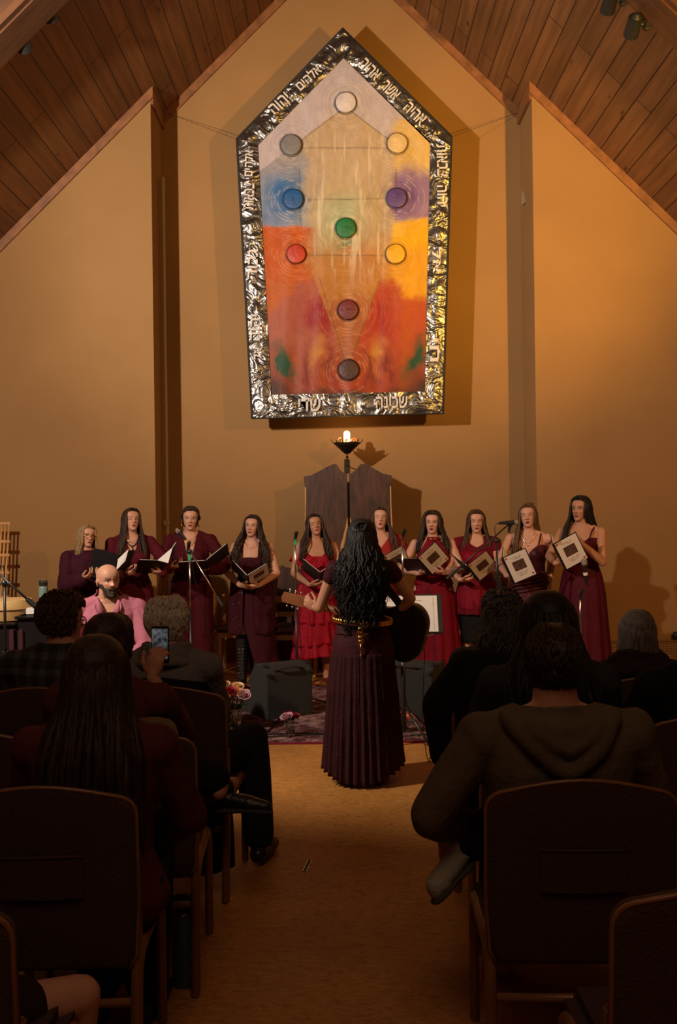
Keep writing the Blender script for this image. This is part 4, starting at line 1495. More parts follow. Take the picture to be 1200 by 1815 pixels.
def jewel_neck(Pn, B, m, drop=.07, r=.0028, pend=True, x=.062, name='necklace'):
    k = B.k
    pts = []
    for i in range(13):
        a = PI * i / 12
        X = -x * math.cos(a); Z = 1.435 - drop * math.sin(a) ** 1.5
        Y = -.048 - .045 * math.sin(a)
        pts.append(B.up(Vector((X, Y, Z)) * k))
    mb = MB().tube(poly_path(pts, 3), r, 6)
    if pend: mb.ell(pts[6] + Vector((0, -.004, -.012)), (.008, .004, .011))
    return Pn.part(name, mb.mesh('n', True), m)

def earrings(Pn, B, m, drop=.03, r=.006):
    for s in (-1, 1):
        p = B.HM @ (Vector((s * .080, .004, .068)) * B.hk)
        mb = MB().cyl(p, p + Vector((0, 0, -drop)), .002, 6).ell(p + Vector((0, 0, -drop)), (r, r, r * 1.3), None, 10, 6)
        Pn.part('earring', mb.mesh('e', True), m)

def finish(Pn, B, tone, eyes, mouth, voxel=.0042, hands=True, legs=True, feet=True, jaw=1.0, smooth=1, **kw):
    me = vox(B.full(mouth, hands, jaw, legs, feet), voxel, smooth, .4)
    skin_paint(me, B, SKIN[tone], eyes, mouth, **kw)
    o = Pn.part('body', me, M_SKIN)
    return o

def shoes(Pn, B, material, inf=.006, name='shoe', top=None, heel=0.0):
    for q in (-1, 1):
        mb = MB()
        B.foot(mb, q, inf, heel)
        if top:
            B.leg(mb, q, inf, start=1.0 + (1 - top), upto=2.0)
        me = vox(mb, .006, 1)
        if not top:
            zt = B.feet[q].z + .075
            me = cut(me, lambda x, y, z: z < zt and not (z > B.feet[q].z + .05 and y > B.an[q].y - .085 and y < B.an[q].y + .03))
        Pn.part(name, me, material)

def setup(px, d, yaw, py=1000):
    p = P(px, py, d)
    pos = Vector((p.x, d, 0))
    I = local_of(pos, yaw)
    def W(x, y, fwd): return I @ P(x, y, d - fwd)
    def D(v): return I.to_3x3() @ Vector(v)
    return pos, W, D

def arm_spec(W, D, px, py, fwd, fdir, palm, hint, curl=.6, tcurl=.4):
    return dict(wrist=W(px, py, fwd), fdir=D(fdir), palm=D(palm), hint=D(hint), curl=curl, tcurl=tcurl)

R_ = math.radians
# ---- 1 blonde with glasses, plum blouse
pos, W, D = setup(153, 9.15, R_(22))
B = Body(1.60, head=(R_(16), R_(4), R_(6)), arms={
    -1: arm_spec(W, D, 146, 1026, .26, (.8, -.2, .3), (0, 0.3, 1), (-.8, .3, -.6)),
    1: arm_spec(W, D, 190, 1026, .27, (-.8, -.2, .3), (0, .3, 1), (.8, .3, -.6))}, girth=1.06)
S = Person('fair-haired woman in round glasses and a plum blouse singing behind the bald man', pos, R_(22), B)
finish(S, B, 'light', 'open', .15, brow=(.12, .06, .03), gaze=-.002)
a = bodice(B, lambda x, y, z: z > .96 and z < 1.447, .016, 1.88, .030, wr=.012, seed=3)
S.part('blouse', joined([a], .003), F_PLUM)
S.part('skirt', joined([skirt(spec_x(B, (1.03, .165, .125, 0, 0), (.94, .20, .15, 0, .01), (.3, .21, .17, 0, 0), (.06, .22, .18, 0, 0)), pleat=lambda t: (.05 * t, 11), seed=1)], .003), F_PLUM)
shoes(S, B, M_LEATHER)
mb = MB(); hair_cap(mb, B, .011); hair_locks(mb, B, .205, 84, .0105, .006, 2.0, (True, True), 11, vol=1.04, az0=50, spread=1.12, azf=100, fronty=-.05, jitter=.15)
S.part('hair', mb.mesh('hair', True), H_BLOND)
earrings(S, B, M_SILVER, .045)
g = MB()
for s in (-1, 1):
    ring = [B.HM @ (Vector((s * .033 + .024 * math.cos(2 * PI * k / 20), -.098 + .012 * abs(s * .033 + .024 * math.cos(2 * PI * k / 20)) / .05, .106 + .020 * math.sin(2 * PI * k / 20))) * B.hk) for k in range(21)]
    g.tube(ring, .0022, 6)
    g.tube([B.HM @ (Vector((s * .057, -.088, .108)) * B.hk), B.HM @ (Vector((s * .082, .01, .108)) * B.hk)], .002, 6)
g.tube([B.HM @ (Vector((-.010, -.103, .110)) * B.hk), B.HM @ (Vector((.010, -.103, .110)) * B.hk)], .002, 6)
S.part('glasses', g.mesh('g', True), M_GOLD)
folder('black music folder held by the fair-haired woman in glasses, black cover outward', P(205, 1009, 8.98), (.30, -.35, .9), (-.95, -.05, .25), (.45, .45, .62), sheet=False, page=[P(206, 1011, 8.84), P(209, 991, 8.90), P(228, 973, 8.95), P(222, 994, 8.90)])

# ---- 2 tall, long straight dark hair, burgundy knit dress
pos, W, D = setup(233, 9.45, R_(18))
B = Body(1.745, head=(R_(14), R_(14), R_(5)), arms={
    -1: arm_spec(W, D, 221, 1017, .30, (.9, -.1, .1), (.2, 0.5, .8), (-.7, .4, -.6), .8),
    1: arm_spec(W, D, 288, 1015, .30, (-.9, -.2, .1), (-.1, .4, .9), (.8, .3, -.6), .7)}, girth=1.04)
S = Person('tall woman with long straight dark hair, eyes closed, in a burgundy knit dress', pos, R_(18), B)
finish(S, B, 'light', 'closed', .55)
def kp(x, y, z):
    if z < .99: return False
    if y < .01: return z < 1.245 + abs(x) * 2.6
    return z < 1.42
a = bodice(B, kp, .011, 1.97, .008, wr=.006, seed=5)
b2 = skirt(spec_x(B, (1.07, .150, .112, 0, 0), (.94, .196, .142, 0, .008), (.45, .21, .16, 0, 0), (.07, .21, .17, 0, 0)), pleat=lambda t: (.03 * t, 9), seed=2)
S.part('dress', joined([a, b2], .003), F_BURG)
a = bodice(B, lambda x, y, z: y < 0 and 1.20 < z < 1.31 and abs(x) < .075, .004)
S.part('camisole', joined([a], .001), F_BLACK)
mb = MB()
for i in range(9): mb.box(B.up(Vector(((i - 4) * .022, -.131 - .012 * math.cos((i - 4) * .5), 1.175 + .012 * math.cos((i - 4) * .5)) ) * B.k), (.008, .006, .028), bev=.002)
S.part('smocking', mb.mesh('s'), F_WINE)
shoes(S, B, M_LEATHER)
mb = MB(); hair_cap(mb, B, .010); hair_locks(mb, B, .46, 96, .0105, .004, 1.5, (True, True), 21, vol=1.0, az0=52, spread=1.15, azf=125, jitter=.12)
S.part('hair', mb.mesh('hair', True), H_DARK)
jewel_neck(S, B, M_LEATHER, .085, .0055)
jewel_neck(S, B, M_SILVER, .05, .002, False)
earrings(S, B, M_SILVER, .03, .007)
folder('black music folder held by the tall woman with straight hair, white page standing up', P(288, 1005, 9.1), (.25, -.8, .42), (-.97, -.05, -.06), (.5, .05, .85), sheet=False, page=[P(279, 993, 8.94), P(306, 970, 8.99), P(298, 998, 8.90)])

# ---- 3 hair up, deep V jumpsuit
pos, W, D = setup(338, 9.6, R_(4))
B = Body(1.755, head=(R_(4), R_(2), R_(3)), arms={
    -1: arm_spec(W, D, 300, 1006, .28, (.95, -.2, .15), (0, .3, 1), (-.8, .5, -.6), .6),
    1: arm_spec(W, D, 374, 1010, .28, (-.95, -.2, .1), (0, .2, 1), (.8, .5, -.6), .6)}, shw=.185, girth=1.03)
S = Person('woman with dark hair pinned up in a deep V wine jumpsuit behind the boom microphone', pos, R_(4), B)
finish(S, B, 'light', 'open', .3)
def kp(x, y, z):
    if z < .93: return False
    if y < .01: return z < 1.13 + abs(x) * 4.6
    return z < 1.43
a = bodice(B, kp, .014, 1.97, .018, wr=.010, seed=8)
S.part('jumpsuit_top', joined([a], .003), F_WINE)
mb = MB(); B.torso(mb, .016, .84, 1.06)
for q in (-1, 1): B.leg(mb, q, .022, upto=1.98, loose=.045)
S.part('trousers', joined([cut(wrinkle(vox(mb, .008, 3), .008, (7, 7, 1.5), 4), lambda x, y, z: z < 1.05 * B.k)], .003), F_WINE)
mb = MB().rings([ellring(B.up(Vector((0, 0, z * B.k))), .152 * B.k, .118 * B.k, 40) for z in (1.035, 1.075)], cap=False)
S.part('belt', joined([mb.mesh('b')], .004), F_MAROON)
shoes(S, B, M_LEATHER)
mb = MB(); hair_cap(mb, B, .013, lump=.006, sc=40)
for s in (-1, 1):      # rolled braids over the ears
    mb.tube([B.HM @ (Vector((s * (.060 + .022 * math.sin(t * PI)), -.045 + .12 * t, .165 - .05 * t - .02 * math.sin(t * PI))) * B.hk) for t in [i / 10 for i in range(11)]], [.013 + .004 * (i % 2) for i in range(11)], 8)
mb.ell(B.HM @ (Vector((0, .10, .11)) * B.hk), (.045, .035, .04))
S.part('hair', mb.mesh('hair', True), H_DARK)
jewel_neck(S, B, M_GOLD, .10, .0025)
jewel_neck(S, B, M_GOLD, .05, .0022, False)
earrings(S, B, M_GOLD, .02, .009)
folder('black music folder lying open in the hands of the woman in the jumpsuit', P(367, 1003, 9.2), (.05, -.9, .38), (-1, 0, -.08), (.74, .12, .66), sheet=False, w=.25)

# ---- 4 long curly hair, sequinned shawl, slit dress, lace-up boot
pos, W, D = setup(446, 9.75, R_(-6))
B = Body(1.665, head=(R_(-6), R_(7), R_(4)), side=R_(1), arms={
    -1: arm_spec(W, D, 425, 1037, .25, (.85, -.2, -.25), (.2, .5, .8), (-1.0, .4, -.3), .5),
    1: arm_spec(W, D, 460, 1037, .25, (-.85, -.25, -.25), (-.2, .5, .8), (1.0, .4, -.3), .5)},
    feet={-1: Vector((-.10, -.06, 0)), 1: Vector((.12, .06, 0))})
S = Person('woman with long dark curls in a maroon slit dress and black lace-up boots', pos, R_(-6), B)
finish(S, B, 'light', 'open', .75)
def kp(x, y, z):
    if z < .99: return False
    if y < .01: return (z < 1.275 and abs(x) < .16) or (.075 < abs(x) < .125 and z < 1.43)
    return z < 1.36 and abs(x) < .15 or .075 < abs(x) < .125
a = bodice(B, kp, .008, 0, wr=.003)
b2 = skirt(spec_x(B, (1.08, .142, .105, 0, 0), (.94, .190, .138, 0, .008), (.6, .20, .16, .01, 0), (.3, .215, .2, .03, .01), (.10, .25, .22, .07, .03)), pleat=lambda t: (.02 * t, 7), seed=4, n=120)
ks = B.k
def slit(x, y, z):
    t = max(0, min(1, (.66 - z) / .56))
    return not (y < .05 and z < .70 and (-.30 < x < -.075 + .17 * t) )
b2 = cut(b2, slit)
S.part('dress', joined([a, b2], .003), F_MAROON)
# open wrap hanging at both sides, sequins on it
M_SEQ = mat('sequin', (0.9, 0.75, 0.72), 0.15, metal=1.0)
for s in (-1, 1):
    mb = MB()
    def fn(u, v, s=s):
        z = (1.06 - .52 * v) * ks
        a = (-1.35 + 2.5 * u)
        rad = .185 + .05 * v + .012 * math.sin(u * 16 + v * 3)
        return Vector((s * rad * ks * math.cos(a) + s * .012, rad * .8 * ks * math.sin(a), z - .03 * math.sin(u * 9) * v))
    mb.grid(fn, 26, 16)
    wrp = S.part('wrap', joined([mb.mesh('w')], .003), F_MAROON)
    rnd = random.Random(9 + s); sq = MB()
    for k_ in range(46):
        u, v = rnd.random() ** 1.3 * .5, rnd.random()
        sq.ell(fn(u, v) + Vector((0, -.006, 0)), (.0032, .002, .0032), None, 6, 4)
    mesh_obj('sequins', sq.mesh('q'), M_SEQ, wrp, kind='stuff')
shoes(S, B, M_LEATHER, .009, 'boot', top=.93)
lc_ = MB()
for k_ in range(11):
    z = .10 + .033 * k_
    x0 = B.an[-1].x + (B.kn[-1].x - B.an[-1].x) * (z - .085) / .4
    for t in (-1, 1): lc_.ell((x0 + t * .020, B.an[-1].y - .068, z), (.004, .004, .004), None, 6, 4)
S.part('boot_eyelets', lc_.mesh('l'), M_SILVER)
mb = MB(); hair_cap(mb, B, .012); hair_locks(mb, B, .46, 150, .0088, .020, 4.2, (True, True), 31, vol=1.06, az0=56, spread=1.75, azf=130, jitter=.3)
S.part('hair', mb.mesh('hair', True), H_DARK)
jewel_neck(S, B, M_GOLD, .06, .0018, False)
earrings(S, B, M_GOLD, .04, .005)
folder('black music folder held low in a V by the woman with long dark curls', P(440, 1030, 9.42), (0, -.88, .40), (-.64, 0, .76), (.82, 0, .58), sheet=True)

# ---- 5 red ruffled off-shoulder dress
pos, W, D = setup(560, 9.8, R_(6))
B = Body(1.665, head=(R_(6), R_(15), R_(-8)), arms={
    -1: arm_spec(W, D, 548, 1036, .26, (.9, -.1, -.1), (.1, .4, .9), (-1.0, .5, -.4), .6),
    1: arm_spec(W, D, 592, 1036, .26, (-.9, -.1, -.1), (-.1, .4, .9), (1.0, .5, -.4), .6)}, girth=1.03)
S = Person('woman in a bright red off-shoulder ruffled tiered dress left of the guitarist', pos, R_(6), B)
finish(S, B, 'tan', 'closed', .6)
a = bodice(B, lambda x, y, z: 1.0 < z < 1.275 + max(0, abs(x) - .05) * .9 and z < 1.33, .010, 0, wr=.003)
ms = [a]
ks = B.k
for (z0, z1, w0, w1, d0, d1, sd) in ((1.10, .86, .140, .205, .105, .16, 1), (.90, .62, .185, .215, .14, .175, 2), (.66, .40, .20, .235, .165, .20, 3), (.46, .27, .215, .26, .18, .225, 4)):
    ms.append(skirt(spec_x(B, (z0, w0, d0, 0, .004), (z1, w1, d1, 0, 0)), pleat=lambda t: (.06 * t + .012, 13), seed=sd, hem=lambda a, sd=sd: .02 * math.sin(2 * a + sd)))
# ruffle round shoulders and neckline
mb = MB()
def fn(u, v):
    a = 2 * PI * u
    ca, sa = math.cos(a), math.sin(a)
    zc = 1.335 - .065 * max(0, -sa) ** 1.2
    rx, ry = .205 + .035 * v, .105 + .055 * v
    fl = 1 + .09 * v * math.sin(22 * a) + .05 * v * math.sin(13 * a + 1)
    return B.up(Vector((rx * fl * ca, ry * fl * sa, zc - .10 * v + .012 * v * math.sin(17 * a))) * ks)
mb.grid(fn, 130, 7)
ms.append(mb.mesh('r'))
for s in (-1, 1): ms.append(strap_tube(B, [(s * .115, -.085, 1.30), (s * .118, -.03, 1.415), (s * .115, .06, 1.36)], .004))
S.part('dress', joined(ms, .0025), F_RED)
shoes(S, B, M_REDLEATHER)
mb = MB(); hair_cap(mb, B, .011); hair_locks(mb, B, .36, 110, .0105, .014, 2.6, (True, True), 41, vol=1.04, az0=54, spread=1.5, azf=122, jitter=.25)
S.part('hair', mb.mesh('hair', True), H_DARK)
folder('black music folder in a V held by the woman in the red ruffled dress', P(568, 1026, 9.47), (0, -.82, .42), (-.70, 0, .70), (.75, 0, .66), sheet=False)

# ---- 6 behind the guitarist, coral lace
pos, W, D = setup(674, 9.7, R_(4))
B = Body(1.725, head=(R_(0), R_(14), R_(3)), arms={
    -1: arm_spec(W, D, 664, 1016, .28, (.8, -.3, .2), (.1, .4, .9), (-1.0, .5, -.4), .6),
    1: arm_spec(W, D, 702, 1016, .28, (-.8, -.3, .2), (-.1, .4, .9), (1.0, .5, -.4), .6)})
S = Person('woman with closed eyes in a coral lace dress half hidden behind the guitarist', pos, R_(4), B)
finish(S, B, 'fair', 'closed', .65)
def kp(x, y, z):
    if y < .01: return z < 1.31 + abs(x) * 1.2 and z > .98
    return .98 < z < 1.42
a = bodice(B, kp, .012, .75, .022, wr=.008, seed=2)
b2 = skirt(spec_x(B, (1.05, .150, .115, 0, 0), (.94, .190, .14, 0, .008), (.25, .27, .23, 0, 0)), pleat=lambda t: (.04 * t, 10), seed=6)
S.part('dress', joined([a, b2], .003), F_CORAL)
shoes(S, B, M_LEATHER)
mb = MB(); hair_cap(mb, B, .011); hair_locks(mb, B, .44, 110, .0095, .015, 3.2, (True, True), 51, vol=1.03, az0=56, spread=1.45, azf=125, jitter=.25)
S.part('hair', mb.mesh('hair', True), H_BROWN)
folder('black music folder with a printed sheet held by the woman behind the guitarist', P(684, 1004, 9.35), (-.25, -.6, .6), (-.9, 0, .35), (.80, 0, .55))

# ---- 7 red halter maxi dress
pos, W, D = setup(768, 9.5, R_(-4))
B = Body(1.685, head=(R_(-10), R_(2), R_(2)), arms={
    -1: arm_spec(W, D, 741, 1016, .27, (.85, -.2, .15), (.1, .4, .9), (-.9, .5, -.5), .6),
    1: arm_spec(W, D, 789, 1015, .27, (-.9, -.2, .1), (-.1, .4, .9), (1.0, .5, -.5), .6)}, girth=1.10)
S = Person('woman with shoulder-length dark waves in a red halter maxi dress beside the music stand', pos, R_(-4), B)
finish(S, B, 'fair', 'open', .85, jaw=1.06)
def kp(x, y, z):
    if z < .99: return False
    if y < .012: return abs(x) < .055 + max(0, 1.425 - z) * .62 and z < 1.445
    return z < 1.22 or (z > 1.40 and z < 1.445 and abs(x) < .075)
a = bodice(B, kp, .011, 0, wr=.005, seed=1)
b2 = skirt(spec_x(B, (1.09, .152, .115, 0, 0), (1.0, .178, .13, 0, .005), (.85, .20, .15, 0, .006), (.03, .27, .22, .01, 0)), pleat=lambda t: (.045 * t + .006, 12), seed=7)
fr = MB()
fr.grid(lambda u, v: B.up(Vector((-.08 + .19 * u, -.128 - .012 * math.sin(u * 21) * v, 1.075 - (.05 + .05 * u) * v)) * B.k), 30, 4)
S.part('dress', joined([a, b2, fr.mesh('f')], .003), F_MAXI)
shoes(S, B, M_LEATHER)
mb = MB(); hair_cap(mb, B, .013); hair_locks(mb, B, .29, 110, .0125, .012, 2.4, (True, True), 61, vol=1.10, az0=56, spread=1.42, azf=118, jitter=.15, fronty=-.075, part=-.6)
S.part('hair', mb.mesh('hair', True), H_DARK)
earrings(S, B, M_SILVER, .06, .005)
jewel_neck(S, B, M_GOLD, .012, .004, False, x=.052, name='halter_band')
folder('black music folder with printed sheet held by the woman in the red halter dress', P(752, 1005, 9.12), (-.45, -.55, .50), (-.90, .1, .32), (.76, .05, .62))

# ---- 8 crimson tunic with lace yoke, black skirt
pos, W, D = setup(845, 9.5, R_(-6))
B = Body(1.690, head=(R_(2), R_(0), R_(0)), arms={
    -1: arm_spec(W, D, 816, 1027, .27, (.9, -.2, -.1), (.1, .3, .9), (-.8, .5, -.5), .6),
    1: arm_spec(W, D, 852, 1009, .26, (-.9, -.2, -.25), (-.1, -.3, -.9), (1.0, .6, -.2), .35)})
S = Person('woman in a crimson tunic with lace cap sleeves and black knee-length skirt', pos, R_(-6), B)
finish(S, B, 'fair', 'closed', .4)
a = bodice(B, lambda x, y, z: 1.0 < z < 1.30, .012, 0, wr=.006, seed=2)
b2 = skirt(spec_x(B, (1.03, .165, .125, 0, 0), (.93, .196, .145, 0, .006), (.76, .205, .155, 0, 0)), pleat=lambda t: (.03 * t, 9), seed=3, hem=lambda a: -.03 + .02 * math.sin(a * 2))
S.part('tunic', joined([a, b2], .003), F_CRIMSON)
def kp(x, y, z):
    if z < 1.295: return False
    if y < .01: return z < 1.335 + abs(x) * .55 or (z < 1.40 and abs(x) > .085) or (abs(x) > .065 and z < 1.44)
    return z < 1.43
a = bodice(B, kp, .013, .22, .006)
S.part('lace_yoke', joined([a], .002), F_CRIMSOND)
b2 = skirt(spec_x(B, (.84, .198, .15, 0, .004), (.70, .212, .162, 0, 0)), pleat=lambda t: (.05 * t + .01, 11), seed=5)
S.part('tunic_flounce', joined([b2], .002), F_CRIMSOND)
b2 = skirt(spec_x(B, (.96, .176, .13, 0, .004), (.75, .178, .13, 0, 0), (.43, .155, .12, 0, 0)))
S.part('skirt', joined([b2], .003), F_BLACK)
mb = MB()
for i in range(6): mb.ell(B.up(Vector((0, -.098 - .003 * i, 1.335 - .012 * i)) * B.k), (.0035, .003, .0035), None, 6, 4)
S.part('button', mb.mesh('b'), M_SILVER, kind='stuff')
shoes(S, B, M_LEATHER)
mb = MB(); hair_cap(mb, B, .010); hair_locks(mb, B, .33, 96, .0105, .012, 2.6, (True, True), 71, vol=1.03, az0=52, spread=1.25, azf=112, jitter=.2, fronty=-.07)
S.part('hair', mb.mesh('hair', True), H_BROWN)
folder('black music folder with printed sheet held low by the woman in the crimson tunic', P(838, 1017, 9.14), (-.42, -.60, .48), (-.70, .1, .70), (.84, .05, .52))

# ---- 9 velvet strap dress, hair half up with a small bun
pos, W, D = setup(938, 9.4, R_(-16))
B = Body(1.735, head=(R_(-2), R_(8), R_(-4)), arms={
    -1: arm_spec(W, D, 899, 1020, .30, (.85, -.35, .15), (.3, .8, .4), (-.8, .4, -.5), .9),
    1: arm_spec(W, D, 973, 1032, .05, (0, -.1, -1), (-1, 0, 0), (.3, .8, 0), .4)})
S = Person('woman in a wine velvet strap dress singing into the boom microphone, hand hanging', pos, R_(-16), B)
finish(S, B, 'fair', 'closed', .85)
def kp(x, y, z):
    if z < .99: return False
    if y < .01: return z < min(1.235 + abs(x) * 1.0, 1.32) and abs(x) < .155
    return z < 1.25
a = bodice(B, kp, .009, 0, wr=.004)
b2 = skirt(spec_x(B, (1.08, .146, .108, 0, 0), (.94, .194, .142, 0, .008), (.5, .21, .17, 0, 0), (.05, .22, .19, 0, 0)), pleat=lambda t: (.02 * t + .008, 9), seed=8)
dr = MB()
for i in range(4):
    z0 = 1.07 - .035 * i
    dr.tube([B.up(Vector((-.17 + .34 * t, -.118 - .03 * math.sin(t * PI), z0 - .02 - .07 * (1 - t))) * B.k) for t in [j / 10 for j in range(11)]], [.004 + .007 * math.sin(PI * j / 10) for j in range(11)], 6)
ms = [a, b2, dr.mesh('d')]
for s in (-1, 1): ms.append(strap_tube(B, [(s * .095, -.105, 1.30), (s * .105, -.07, 1.37), (s * .112, -.005, 1.425), (s * .10, .075, 1.37), (s * .09, .105, 1.24)], .0045))
S.part('dress', joined(ms, .0025), F_VELVET)
shoes(S, B, M_LEATHER)
mb = MB(); hair_cap(mb, B, .010); hair_locks(mb, B, .50, 90, .0105, .005, 1.5, (True, False), 81, vol=1.0, az0=55, spread=1.2, azf=128, jitter=.12)
mb.ell(B.HM @ (Vector((.018, .045, .232)) * B.hk), (.028, .026, .022))
for i in range(6): mb.ell(B.HM @ (Vector((.018 + .022 * math.cos(i), .045 + .02 * math.sin(i), .238)) * B.hk), (.012, .012, .012), None, 8, 6)
S.part('hair', mb.mesh('hair', True), H_LIGHT)
jewel_neck(S, B, M_SILVER, .10, .0018)
folder('music folder with white page and printed cover held by the woman in velvet', P(900, 1012, 9.03), (-.42, -.30, .84), (.02, .62, .62), (.97, -.08, .16))

# ---- 10 tall, wine chiffon maxi dress, turned to the left
pos, W, D = setup(1031, 9.2, R_(-30))
B = Body(1.805, head=(R_(-12), R_(2), R_(2)), arms={
    -1: arm_spec(W, D, 986, 998, .30, (.85, -.25, .25), (.3, .8, .4), (-.6, .4, -.6), .9),
    1: arm_spec(W, D, 1034, 966, .30, (-.75, -.2, .45), (-.2, .9, -.2), (.9, .4, -.7), .9)})
S = Person('tallest woman in a wine chiffon maxi dress at the right end of the choir', pos, R_(-30), B)
finish(S, B, 'tan', 'open', .6)
def kp(x, y, z):
    if z < 1.0: return False
    if y < .01: return z < min(1.26 + abs(x) * .8, 1.33) and abs(x) < .15
    return z < 1.24
a = bodice(B, kp, .009, 0, wr=.004)
b2 = skirt(spec_x(B, (1.10, .142, .108, 0, 0), (1.0, .175, .132, 0, .004), (.85, .20, .16, 0, .004), (.04, .26, .22, 0, .0)), pleat=lambda t: (.05 * t + .008, 12), seed=9)
ms = [a, b2]
for s in (-1, 1): ms.append(strap_tube(B, [(s * .10, -.105, 1.31), (s * .11, -.06, 1.385), (s * .118, 0, 1.42), (s * .10, .075, 1.37), (s * .08, .105, 1.23)], .0045))
S.part('dress', joined(ms, .0025), F_WINECH)
shoes(S, B, M_LEATHER)
mb = MB(); hair_cap(mb, B, .011); hair_locks(mb, B, .46, 105, .0105, .009, 2.0, (True, False), 91, vol=1.03, az0=55, spread=1.3, azf=100, jitter=.2)
S.part('hair', mb.mesh('hair', True), H_BLACK)
earrings(S, B, M_SILVER, .03, .005)
folder('music folder with printed cover held up by the tallest woman at the right', P(991, 988, 8.84), (-.45, -.30, .80), (-.05, .65, .60), (.88, -.05, .44))
# ================================================================ GUITARIST WITH HER BACK TO THE HALL
def guitar(label, M, top_mat, back_mat, scale=1.0):
    """local: +X along the neck, -Y out of the soundboard, origin in the middle of the body"""
    root = bpy.data.objects.new('guitar', None); COL.objects.link(root); root.empty_display_size = .1
    root.matrix_world = M
    tag(root, label, 'guitar')
    k = scale
    prof = [(-.245, .0), (-.240, .09), (-.205, .155), (-.14, .192), (-.06, .180), (.01, .138), (.065, .122), (.12, .133), (.175, .143), (.225, .118), (.245, .06), (.248, 0)]
    pp_ = poly_path([Vector((x, 0, z)) for x, z in prof], 4)
    out = pp_ + [Vector((p.x, 0, -p.z)) for p in reversed(pp_[1:-1])]
    out = [p * k for p in out]
    def ringat(y, sc): return [Vector((p.x * sc, y * k, p.z * sc)) for p in out]
    MB().rings([ringat(-.045, .97), ringat(-.048, 1.0), ringat(.045, 1.0), ringat(.052, .985), ringat(.058, .9), ringat(.060, .4)]).build('body', back_mat, root, angle=35)
    MB().rings([ringat(-.0485, .985), ringat(-.0515, .98)]).build('soundboard', top_mat, root, angle=35)
    MB().cyl((.055 * k, -.0518 * k, 0), (.055 * k, -.0530 * k, 0), .05 * k, 28).build('sound_hole', M_BLACK, root)
    MB().box((-.11 * k, -.058 * k, 0), (.03 * k, .012 * k, .17 * k), bev=.003).build('bridge', M_WALNUT, root)
    nk = MB().tube([(.22 * k, -.035 * k, 0), (.28 * k, -.047 * k, 0), (.58 * k, -.049 * k, 0), (.62 * k, -.046 * k, 0)], [.030 * k, .024 * k, .021 * k, .018 * k], 12, flat=.62, hint=(0, 1, 0))
    nk.build('neck', M_NECKW, root, smooth=True)
    MB().box((.37 * k, -.064 * k, 0), (.50 * k, .006 * k, .052 * k), bev=.001).build('fretboard', M_WALNUT, root)
    hd = MB().prism([Vector((.60, -.050, -.022)) * k, Vector((.64, -.048, -.037)) * k, Vector((.78, -.036, -.034)) * k, Vector((.79, -.036, 0)) * k, Vector((.78, -.036, .034)) * k, Vector((.64, -.048, .037)) * k, Vector((.60, -.050, .022)) * k], (0, .017 * k, 0))
    ho = hd.build('headstock', M_NECKW, root)
    for s in (-1, 1):
        for q in (.665, .705, .745):
            t = MB().cyl((q * k, -.06 * k, s * .02 * k), (q * k, -.03 * k, s * .02 * k), .004 * k, 8).cyl((q * k, -.038 * k, s * .034 * k), (q * k, -.038 * k, s * .050 * k), .003 * k, 8)
            t.ell((q * k, -.038 * k, s * .056 * k), (.009 * k, .005 * k, .007 * k), None, 10, 6)
            t.build('tuning_peg', M_SILVER, ho, smooth=True)
    st = MB()
    for i in range(6):
        z = (-.021 + .0084 * i) * k
        st.cyl((-.11 * k, -.066 * k, z * 1.3), (.62 * k, -.068 * k, z), .0007, 4)
    st.build('strings', M_SILVER, root)
    return root
M_NECKW = mat('mahogany', (0.24, 0.085, 0.03), 0.4, noise_scale=12, noise_amt=0.2)
M_SPRUCE = mat('spruce', (0.55, 0.32, 0.13), 0.4, noise_scale=16, noise_amt=0.15, stretch=(.2, 1, 3))
M_DARKBACK = mat('dark_lacquer', (0.012, 0.008, 0.007), 0.35, spec=0.4)

dC = 6.26
yawC = PI - R_(4)
pC = P(643, 1150, dC)
posC = Vector((pC.x, dC, 0))
IC = local_of(posC, yawC)
def WC(px, py, fwd): return IC @ P(px, py, dC + fwd)
def DC(v): return IC.to_3x3() @ Vector(v)
B = Body(1.635, head=(R_(4), R_(0), R_(-2)), girth=1.02, arms={
    1: dict(wrist=WC(561, 1079, .30), fdir=DC((-.75, .2, .55)), palm=DC((.2, .9, .3)), hint=DC((-.30, -.3, -.9)), curl=.75, tcurl=.1),
    -1: dict(wrist=WC(700, 1092, .27), fdir=DC((-.9, .3, -.2)), palm=DC((-.3, -.9, 0)), hint=DC((.95, -.2, -.35)), curl=.4)},
    feet={1: Vector((.085, .02, 0)), -1: Vector((-.09, .09, 0))}, shw=.178)
S = Person('woman seen from behind playing guitar, long black curls, dark aubergine dress, gold belt', posC, yawC, B)
finish(S, B, 'tan', 'open', .2, voxel=.0038)
def kp(x, y, z):
    if z < .96: return False
    if y > 0: return z < 1.33 + abs(x) * .75 and not (abs(x) < .07 and z > 1.30)
    return z < 1.36 + abs(x) * .4
a = bodice(B, kp, .009, .24, .010, wr=.003, vs_=.0055)
